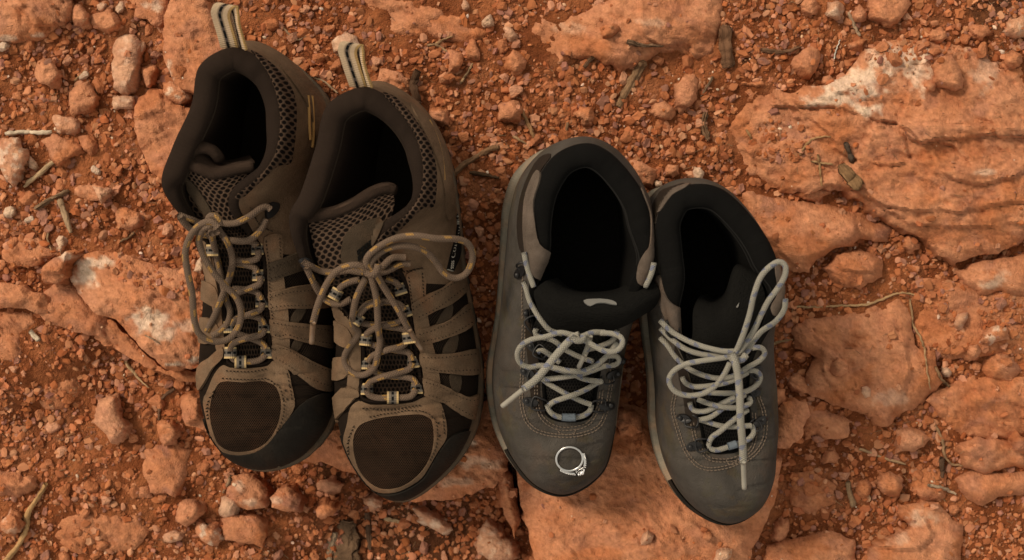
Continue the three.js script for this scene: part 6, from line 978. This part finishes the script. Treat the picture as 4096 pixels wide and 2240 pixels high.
pebble('stone', 'brown stone left of the pale tan boulder', [[3420, 1958], [3436, 1924], [3470, 1916], [3490, 1940], [3480, 1976], [3450, 2000], [3426, 1986]], 0.018, { tone: 0.1 });
pebble('stone', 'smooth pale stone below the flat red stone on the right', [[3286, 1830], [3300, 1802], [3330, 1800], [3362, 1832], [3340, 1850], [3300, 1854]], 0.014, { tone: 0.6, pale: 0.1 });
pebble('stone', 'white-tipped orange stone right of the shaded slab', [[3916, 1370], [3940, 1330], [3990, 1300], [4030, 1320], [4036, 1356], [4000, 1366], [3950, 1376]], 0.022, { whiteEdge: 0.75, tone: 0.4 });
pebble('stone', 'pale leaf-shaped stone right of the rust slab', [[3812, 1300], [3830, 1256], [3870, 1248], [3872, 1270], [3850, 1310], [3826, 1316]], 0.014, { pale: 0.35, whiteEdge: 0.3 });
pebble('stone', 'rounded orange pebble below the white-tipped stone', [[3866, 1416], [3880, 1386], [3910, 1376], [3926, 1404], [3912, 1430], [3886, 1436]], 0.016, { tone: 0.35 });
pebble('stone', 'cream pebble right of the forked root', [[3768, 1490], [3772, 1474], [3794, 1472], [3806, 1488], [3798, 1508], [3776, 1508]], 0.01, { pale: 0.8 });
pebble('stone', 'orange pebble by the knotted lace of the rightmost boot', [[3166, 1426], [3180, 1408], [3208, 1404], [3226, 1424], [3206, 1440], [3176, 1440]], 0.012, { tone: 0.2 });
pebble('stone', 'tall pale orange stone at the lower right of the last boot', [[3092, 2150], [3100, 2090], [3120, 2070], [3150, 2080], [3156, 2120], [3136, 2160], [3112, 2170]], 0.022, { tone: 0.5 });
pebble('stone', 'angular cream stone lying on the big slab at the bottom', [[2560, 2182], [2574, 2140], [2590, 2120], [2616, 2142], [2606, 2170], [2580, 2184]], 0.016, { pale: 0.4, tone: 0.4 });
pebble('stone', 'pale broken stone at the bottom edge on the big slab', [[2850, 2250], [2868, 2206], [2900, 2188], [2930, 2196], [2924, 2230], [2890, 2256]], 0.016, { pale: 0.5 });
pebble('stone', 'brown pebble half sunk in the big slab', [[2810, 2150], [2820, 2128], [2842, 2130], [2852, 2148], [2836, 2162], [2818, 2162]], 0.008, { tone: 0 });
pebble('stone', 'dark purplish stone at the lower right edge', [[4052, 1800], [4056, 1760], [4076, 1750], [4110, 1756], [4110, 1806], [4076, 1808]], 0.018, { purple: 0.8, dark: 0.2 });

// small stones, one by one
{
  const R = rng(4242), spots = [], zone = (x, y) => (x < 1000 ? 'gravel left of the brown boots' : x < 2000 && y > 1850 ? 'low ground below the brown boots' : x < 3000 && y < 900 ? 'gravel between the boots and the top edge' : y < 1000 ? 'gravel in the upper right' : 'gravel right of the grey boots');
  let tries = 0; const list = [];
  while (list.length < 285 && tries++ < 60000) {
    const x = R() * 4096, y = R() * 2240, r = list.length < 110 ? 27 + 19 * R() * R() : 17 + 12 * R();
    if (underBoot(x, y, -r - 4)) continue; const slabHere = onSlab(x, y); if (slabHere && R() > 0.05) continue;
    const dens = 0.5 + 0.9 * fbm(x / 380, y / 380, 2, 71); if (R() > dens) continue;
    if (taken.some(([a, b, q]) => Math.hypot(a - x, b - y) < q * 0.75 + r * 0.8)) continue;
    taken.push([x, y, r]); list.push([x, y, r]);
  }
  const kinds = [['small cream pebble', 'cream pebbles', 3, [0.6, 0.43, 0.31]], ['small pinkish stone chip', 'pinkish chips', 7, [0.54, 0.26, 0.155]], ['small dull purple stone', 'dull purple stones', 4, [0.33, 0.15, 0.1]], ['small angular red stone', 'small red stones', 14, null]];
  const shapes = kinds.map(([, , n, c], q) => Array.from({ length: n }, (_, i) => cutStone(900 + q * 50 + i, 3, c ?? mix3([0.37, 0.125, 0.05], [0.46, 0.18, 0.086], i / n))));
  for (const [x, y, r] of list) {
    const t = R(), q = t > 0.955 ? 0 : t > 0.8 ? 1 : t > 0.72 ? 2 : 3, z = zone(x, y), g = shapes[q][Math.floor(R() * shapes[q].length)], m = new THREE.Mesh(g, M.rock);
    m.name = numbered('stone'); m.castShadow = m.receiveShadow = true; m.rotation.set((R() - 0.5) * 0.5, R() * 6.3, (R() - 0.5) * 0.5); const w = r * K; m.scale.set(w * (0.95 + 0.2 * R()), w * (0.55 + 0.4 * R()), w * (0.7 + 0.25 * R())); m.position.copy(P(x, y, groundH(x, y) + m.scale.y * 0.25));
    tag(m, kinds[q][0] + ' lying in the ' + z, 'stone', kinds[q][1] + ' in the ' + z, 'thing'); scene.add(m);
  }
}
// grit and gravel: nobody could count it
function scatter(name, label, n, seed, size, place, geoB, colors) {
  const R = rng(seed), im = new THREE.InstancedMesh(geoB, M.grit, n), m = new THREE.Matrix4(), q = new THREE.Quaternion(), e = new THREE.Euler(), c = new THREE.Color(); let k = 0, t = 0;
  while (k < n && t++ < n * 12) {
    const x = -420 + R() * 4940, y = -420 + R() * 3080, w = place(x, y, R); if (R() > w) continue; if (underBoot(x, y, -30)) continue;
    const r = size(R) * K, h = groundH(x, y); e.set((R() - 0.5) * 0.9, R() * 6.3, (R() - 0.5) * 0.9, 'YXZ'); q.setFromEuler(e);
    m.compose(P(x, y, h + r * 0.25), q, new V3(r * (0.85 + 0.55 * R()), r * (0.4 + 0.4 * R()), r * (0.65 + 0.4 * R()))); im.setMatrixAt(k, m);
    const a = colors[Math.floor(R() * colors.length)], f = (colors === reds ? 0.84 : 1) * (0.72 + 0.5 * R()); im.setColorAt(k, c.setRGB(a[0] * f, a[1] * f * (0.95 + 0.1 * R()), a[2] * f)); k++;
  }
  im.count = k; im.name = numbered(name); im.castShadow = im.receiveShadow = true; tag(im, label, undefined, undefined, 'stuff'); scene.add(im); return im;
}
function chipGeo(seed, n = 9) { const R = rng(seed), g = new THREE.IcosahedronGeometry(1, 0), p = g.attributes.position, key = {}; for (let i = 0; i < p.count; i++) { const k = [p.getX(i), p.getY(i), p.getZ(i)].map((v) => v.toFixed(2)).join(); const s = key[k] ??= 0.7 + 0.55 * R(); p.setXYZ(i, p.getX(i) * s, p.getY(i) * s, p.getZ(i) * s); } g.deleteAttribute('uv'); g.computeVertexNormals(); return g; }
function chunkGeo(seed, sides = 0) { const R = rng(seed), g = (sides ? new THREE.CylinderGeometry(0.95, 1.05, 1.1, sides, 1) : new THREE.BoxGeometry(1.75, 1.1, 1.35)).toNonIndexed(), p = g.attributes.position, key = {}; for (let i = 0; i < p.count; i++) { const k = [p.getX(i), p.getY(i), p.getZ(i)].map((v) => v.toFixed(2)).join(), s = key[k] ??= [R() - 0.5, R() - 0.5, R() - 0.5]; p.setXYZ(i, p.getX(i) + s[0] * 0.75, p.getY(i) + s[1] * 0.5, p.getZ(i) + s[2] * 0.75); } g.deleteAttribute('uv'); g.computeVertexNormals(); return g; }
const bare = (x, y) => clamp(0.42 + 1.25 * fbm(x / 300, y / 300, 3, 81));
const reds = [[0.42, 0.148, 0.063], [0.44, 0.162, 0.072], [0.48, 0.20, 0.10], [0.38, 0.13, 0.053], [0.35, 0.118, 0.05], [0.52, 0.24, 0.135], [0.34, 0.15, 0.1], [0.37, 0.116, 0.043]];
const dense = (x, y) => clamp(0.85 + 1.1 * fbm(x / 300, y / 300, 3, 81), 0.42, 1);
scatter('gravel', 'coarse red stones filling the gaps between the rocks', 3700, 11, (R) => 11 + 14 * R() * R(), (x, y) => (onSlab(x, y) ? 0.015 : dense(x, y)), cutStone(5, 1), reds);
scatter('gravel', 'angular red stones packed between the coarse ones', 3700, 16, (R) => 10 + 13 * R() * R(), (x, y) => (onSlab(x, y) ? 0.02 : dense(x, y)), cutStone(33, 1), reds);
scatter('gravel', 'flat red chips lying among the stones', 5100, 18, (R) => 9 + 13 * R() * R(), (x, y) => (onSlab(x, y) ? 0.02 : dense(x, y)), chunkGeo(33, 5), reds);
scatter('gravel', 'medium red gravel spread over the soil', 7200, 12, (R) => 5 + 5 * R(), (x, y) => (onSlab(x, y) ? 0.03 : dense(x, y)), cutStone(9, 1), reds);
scatter('gravel', 'small red chips spread over the soil', 6400, 19, (R) => 4 + 5 * R(), (x, y) => (onSlab(x, y) ? 0.03 : dense(x, y)), chunkGeo(71), reds);
scatter('gravel', 'fine red grit over all the soil', 13000, 13, (R) => 1.6 + 2.4 * R(), (x, y) => (onSlab(x, y) ? 0.05 : 0.35 + 0.6 * dense(x, y)), chipGeo(14), reds);
scatter('gravel', 'scattered cream and white stone chips in the gravel', 600, 15, (R) => 3 + 9 * R() * R(), (x, y) => (onSlab(x, y) ? 0.12 : 0.7), chipGeo(21), [[0.6, 0.42, 0.3], [0.7, 0.55, 0.42], [0.55, 0.33, 0.2]]);
{
  const needle = new THREE.CylinderGeometry(0.05, 0.08, 2, 5); needle.rotateZ(Math.PI / 2);
  const R = rng(77), n = 1500, im = new THREE.InstancedMesh(needle, M.grit, n), m = new THREE.Matrix4(), q = new THREE.Quaternion(), c = new THREE.Color(); let k = 0, t = 0;
  while (k < n && t++ < 40000) { const x = R() * 4096, y = R() * 2240; if (underBoot(x, y, -30) || R() > (onSlab(x, y) ? 0.04 : clamp(0.2 + 1.6 * fbm(x / 260, y / 260, 2, 91) + 0.9 * sstep(1, 0.3, Math.hypot(x - 1650, (y - 2150) * 1.6) / 400) + sstep(150, 60, Math.hypot(x - 3980, y - 20))))) continue; const r = (6 + 16 * R() * R()) * K; q.setFromEuler(new THREE.Euler((R() - 0.5) * 0.3, R() * 6.3, (R() - 0.5) * 0.4, 'YXZ')); m.compose(P(x, y, groundH(x, y) + 0.0009), q, new V3(r, r * 0.9, r * 0.9)); im.setMatrixAt(k, m); const a = [[0.2, 0.12, 0.065], [0.28, 0.18, 0.1], [0.11, 0.06, 0.035], [0.16, 0.1, 0.06]][Math.floor(R() * 4)]; im.setColorAt(k, c.setRGB(...a)); k++; }
  im.count = k; im.name = numbered('twig_litter'); im.castShadow = im.receiveShadow = true; scene.add(im); tag(im, 'fine dry needles and broken twigs mixed into the gravel', undefined, undefined, 'stuff');
}
// sticks, roots and bark, each on its own
const GREYW = [0.27, 0.175, 0.11], TAN = [0.40, 0.25, 0.13], BROWN = [0.17, 0.09, 0.046], BURNT = [0.06, 0.04, 0.028], BONE = [0.62, 0.52, 0.4];
let twigSeed = 1;
function twig(name, label, category, pts, w, color, { flat = 1, taper = 0.5, rough = 0.35, ridge = name === 'bark' || name === 'log' ? 0.55 : 0.15, lift = 0.3, wob = 4, group } = {}) {
  const s = twigSeed++, r = w * K / 2, fine = smoothPoly(pts, 6, false).map(([x, y], i, a) => { const e = i && i < a.length - 1 ? wob : 0; return [x + e * pn(i * 0.9, s, 1), y + e * pn(i * 0.9, s, 2)]; });
  let hs = fine.map(([x, y]) => groundH(x, y) + r * flat * (1 + lift)); hs = hs.map((h, i) => Math.max(h, hs[Math.max(0, i - 1)] - 0.002, hs[Math.min(hs.length - 1, i + 1)] - 0.002));
  const g = tube(fine.map(([x, y], i) => P(x, y, hs[i])), (t) => r * (1 - taper * t) * (0.85 + 0.3 * pn(t * 5, s, 3) + (t < 0.06 || t > 0.94 ? -0.15 : 0)), { sides: ridge > 0.3 ? 28 : 14, step: 0.0014, rough, ridge, seed: s, flat, uvLen: false, col: (t, a) => { const k = 0.72 + 0.6 * (0.5 + 0.5 * pn(Math.cos(a * 6.28) * 3 + s, Math.sin(a * 6.28) * 3, t * 2)) * (0.8 + 0.3 * pn(t * 14, a * 6, s)) * (ridge > 0.3 ? 1 + 1.1 * pn(Math.cos(a * 6.28) * 12, Math.sin(a * 6.28) * 12 + s, t * 1.5) : 1); return [color[0] * k, color[1] * k * 0.95, color[2] * k * 0.88]; } });
  return topMesh(name, g, M.wood, label, category, group, 'thing');
}
twig('stick', 'pale weathered stick lying level at the left edge', 'stick', [[22, 535], [80, 528], [140, 530], [208, 527]], 24, BONE, { taper: 0.3, rough: 0.25 });
twig('stick', 'pale slanted stick end below the triangular slate', 'stick', [[216, 646], [160, 692], [95, 748]], 24, [0.46, 0.33, 0.2], { taper: 0.25 });
twig('bark', 'split grey bark strip in the left gravel', 'bark', [[145, 836], [200, 800], [275, 762]], 44, GREYW, { flat: 0.45, rough: 0.6, taper: 0.3 });
twig('stick', 'short grey-tan stick standing below the bark strip', 'stick', [[240, 800], [258, 850], [284, 932]], 28, [0.36, 0.25, 0.16], { taper: 0.1, rough: 0.3 });
twig('root', 'long crooked pale root in the bottom left corner', 'root', [[182, 1936], [150, 1990], [112, 2055], [108, 2112], [76, 2178], [20, 2245]], 24, [0.47, 0.29, 0.14], { taper: -0.3, rough: 0.3 });
twig('root', 'side fork of the crooked root in the bottom left', 'root', [[104, 2078], [90, 2086], [80, 2092]], 10, [0.47, 0.3, 0.15], { taper: 0.6 });
twig('stick', 'frayed pale stick left of the leftmost boot', 'stick', [[503, 1448], [534, 1490], [560, 1520], [596, 1550]], 18, [0.48, 0.33, 0.19], { taper: 0.7 });
twig('stick', 'dark curved twig left of the toe of the leftmost boot', 'twig', [[698, 1556], [655, 1588], [640, 1630], [634, 1680]], 16, [0.15, 0.085, 0.055], { taper: 0.2 });
twig('stick', 'grey twig below the toe of the leftmost boot', 'twig', [[925, 1900], [912, 1935], [892, 1972]], 18, GREYW, { taper: 0.3 });
twig('stick', 'short pale stick in the lower left gravel', 'stick', [[122, 1322], [140, 1345], [155, 1362]], 26, BONE, { taper: 0.1 });
twig('stick', 'brown stick with a forked end between the boot pairs', 'stick', [[1816, 696], [1850, 662], [1900, 630], [1956, 598], [1996, 588]], 26, [0.24, 0.14, 0.08], { taper: 0.2 });
twig('stick', 'upright spur on the forked stick between the boot pairs', 'twig', [[1972, 594], [1984, 580], [1988, 566]], 14, [0.36, 0.25, 0.16], { taper: 0.4 });
twig('stick', 'dark broken twig standing right of the second boot heel', 'twig', [[1672, 282], [1658, 318], [1650, 346], [1662, 376], [1670, 418]], 30, [0.08, 0.045, 0.028], { taper: -0.2, rough: 0.6, lift: 1.5 });
twig('stick', 'thin brown twig beside the square orange block', 'twig', [[2086, 440], [2108, 486], [2124, 520], [2146, 572]], 20, [0.30, 0.17, 0.085], { taper: 0.2 });
twig('stick', 'tan twig slanting below the smooth brown stone', 'twig', [[1842, 333], [1864, 300], [1892, 254]], 14, [0.36, 0.24, 0.14], { taper: 0.3 });
twig('stick', 'curved tan twig near the top middle', 'twig', [[1708, 180], [1740, 178], [1788, 206]], 12, [0.34, 0.22, 0.13], { taper: 0.3 });
twig('stick', 'straight tan twig crossing the curved one near the top middle', 'twig', [[1742, 176], [1776, 156], [1810, 146]], 12, [0.36, 0.23, 0.13], { taper: 0.3 });
twig('stick', 'grey crooked twig right of the first pull loop', 'twig', [[1135, 108], [1165, 146], [1190, 160], [1222, 144]], 12, GREYW, { taper: 0.3 });
twig('stick', 'long thin pale twig behind the heel of the first boot', 'twig', [[1248, 306], [1300, 330], [1350, 372]], 12, [0.42, 0.3, 0.2], { taper: 0.3 });
twig('stick', 'dark twig lying right of the second boot', 'twig', [[1880, 690], [1930, 698], [1996, 712]], 20, [0.1, 0.06, 0.035], { taper: 0.3 });
twig('stick', 'thin tan twig above the left grey boot', 'twig', [[2052, 544], [2090, 566], [2122, 586]], 12, [0.4, 0.26, 0.15], { taper: 0.3 });
twig('stick', 'brown knotty twig above the left grey boot', 'twig', [[2248, 590], [2262, 545], [2270, 490]], 16, [0.2, 0.12, 0.07], { taper: 0.3 });
twig('bark', 'brown wood splinter lying on the top middle slab', 'wood chip', [[2510, 166], [2570, 182], [2650, 184]], 40, [0.24, 0.155, 0.1], { flat: 0.5, rough: 0.55, taper: 0.4 });
twig('bark', 'long shaggy bark strip below the top middle slab', 'bark', [[2573, 244], [2540, 310], [2505, 370], [2475, 428]], 42, [0.27, 0.165, 0.095], { flat: 0.45, rough: 0.7, taper: 0.3 });
twig('log', 'dark weathered wood slat right of the top middle slab', 'wood', [[2900, 104], [2902, 160], [2908, 220], [2912, 272]], 56, [0.16, 0.085, 0.05], { flat: 0.5, rough: 0.3, taper: -0.05, wob: 1 });
twig('bark', 'jagged grey bark piece beside the huge slab', 'bark', [[2824, 452], [2814, 500], [2834, 560]], 40, [0.19, 0.115, 0.07], { flat: 0.6, rough: 0.8, taper: 0.3 });
twig('bark', 'pale splinter right of the long upright stone', 'wood chip', [[2850, 306], [2826, 350], [2802, 386]], 22, [0.3, 0.2, 0.13], { flat: 0.5, rough: 0.5 });
twig('stick', 'short dark twig wedged under the top middle slab', 'twig', [[2372, 230], [2350, 250], [2336, 270]], 22, [0.13, 0.075, 0.045], { taper: 0.2 });
twig('stick', 'dark curved stick left of the brown six-sided stone', 'stick', [[3046, 198], [3090, 206], [3140, 206], [3204, 188]], 22, [0.16, 0.09, 0.055], { taper: 0.4 });
twig('stick', 'pale straight stick near the top right stones', 'stick', [[3394, 50], [3412, 90], [3440, 144]], 18, [0.36, 0.26, 0.18], { taper: 0.1 });
twig('feather', 'small white feather-like chip above the white crust', 'feather', [[3336, 236], [3344, 200], [3360, 160]], 20, [0.8, 0.77, 0.7], { flat: 0.3, taper: 0.3 });
twig('bark', 'square brown wood chunk lying on the huge slab', 'wood chip', [[3366, 660], [3400, 700], [3438, 746]], 44, [0.21, 0.125, 0.065], { flat: 0.6, rough: 0.3, taper: -0.1, wob: 1 });
twig('stick', 'charred stick end above the wood chunk', 'stick', [[3380, 570], [3396, 604], [3410, 646]], 22, [0.09, 0.065, 0.05], { taper: -0.2, rough: 0.5 });
twig('stick', 'bent dry needle on the left part of the huge slab', 'twig', [[3200, 620], [3216, 590], [3244, 560], [3280, 548], [3322, 546]], 11, [0.36, 0.22, 0.11], { taper: 0.3 });
twig('stick', 'upright dry needle crossing another on the huge slab', 'twig', [[3272, 618], [3280, 680], [3288, 744]], 11, [0.36, 0.22, 0.11], { taper: 0.2 });
twig('stick', 'level dry needle crossing the upright one on the huge slab', 'twig', [[3246, 646], [3290, 652], [3330, 658]], 10, [0.36, 0.23, 0.12], { taper: 0.2 });
twig('stick', 'short slanted needle at the left end of the huge slab', 'twig', [[2985, 518], [3000, 545], [3012, 566]], 10, [0.33, 0.2, 0.1], { taper: 0.2 });
twig('root', 'long pale root lying level right of the lace loop', 'root', [[3180, 1226], [3260, 1228], [3331, 1224], [3400, 1222], [3463, 1219], [3530, 1196], [3578, 1176], [3622, 1172], [3668, 1182]], 10, [0.42, 0.28, 0.155], { taper: -0.2, rough: 0.3 });
twig('root', 'wavy pale root hanging down across the rust slab', 'root', [[3640, 1196], [3648, 1250], [3652, 1300], [3680, 1345], [3698, 1400], [3708, 1480], [3722, 1556]], 11, [0.38, 0.25, 0.14], { taper: 0.4, rough: 0.3 });
twig('stick', 'long straight grey-tan stick in the lower right gravel', 'stick', [[3437, 1796], [3520, 1826], [3622, 1858]], 14, [0.37, 0.25, 0.15], { taper: 0.2 });
twig('stick', 'stubby grey stick standing in the lower right gravel', 'stick', [[3392, 1926], [3398, 1970], [3414, 2026]], 26, [0.27, 0.18, 0.11], { taper: 0.1 });
twig('stick', 'pale grey stick right of the tan boulder', 'stick', [[3714, 1940], [3770, 1952], [3824, 1978]], 18, [0.38, 0.29, 0.21], { taper: 0.2 });
twig('stick', 'brown twig running below the tip of the wavy root', 'twig', [[3742, 1466], [3762, 1510], [3796, 1546]], 14, [0.26, 0.16, 0.09], { taper: 0.2 });
twig('root', 'curled root with a hooked end in the lower right', 'root', [[3740, 1700], [3770, 1760], [3780, 1830], [3812, 1856], [3850, 1862]], 16, [0.3, 0.19, 0.11], { taper: 0.4 });
twig('stick', 'dark stub below the curled root', 'stick', [[3760, 1830], [3768, 1870], [3770, 1910]], 26, [0.1, 0.06, 0.04], { taper: 0.3 });
twig('bark', 'wide grey bark slab at the bottom edge below the brown boots', 'bark', [[1390, 2080], [1384, 2140], [1378, 2260]], 96, [0.15, 0.095, 0.06], { flat: 0.25, rough: 0.7, taper: -0.1 });
twig('bark', 'pale wood splinters below the toe of the second boot', 'wood chip', [[1536, 2070], [1580, 2085], [1640, 2090]], 30, [0.4, 0.29, 0.18], { flat: 0.4, rough: 0.8 });
twig('bark', 'thin dark bark strip right of the wide bark slab', 'bark', [[1466, 2050], [1470, 2110], [1480, 2200]], 30, [0.1, 0.06, 0.04], { flat: 0.5, rough: 0.6 });
twig('bark', 'pale bark flake left of the wide bark slab', 'bark', [[1330, 2130], [1322, 2180], [1316, 2250]], 40, [0.27, 0.2, 0.14], { flat: 0.3, rough: 0.7 });
twig('bark', 'tan bark flake by the knot of the rightmost boot', 'bark', [[3082, 1378], [3120, 1366], [3172, 1358]], 30, [0.44, 0.3, 0.17], { flat: 0.4, rough: 0.5 });
twig('stick', 'thin grey twig on the pale crusted rock', 'twig', [[580, 1340], [610, 1356], [640, 1378]], 9, [0.3, 0.2, 0.13], { taper: 0.3 });
twig('stick', 'thin forked twig in the left gravel', 'twig', [[196, 900], [190, 950], [206, 1000]], 10, [0.34, 0.23, 0.14], { taper: 0.3 });
twig('stick', 'short twig left of the brown laces', 'twig', [[480, 966], [520, 946], [552, 918]], 12, [0.24, 0.15, 0.09], { taper: 0.3 });
twig('stick', 'crossed thin twig near the many-sided orange stone', 'twig', [[296, 324], [320, 302], [342, 282]], 12, [0.38, 0.25, 0.14], { taper: 0.2 });
renderer.render(scene, camera);
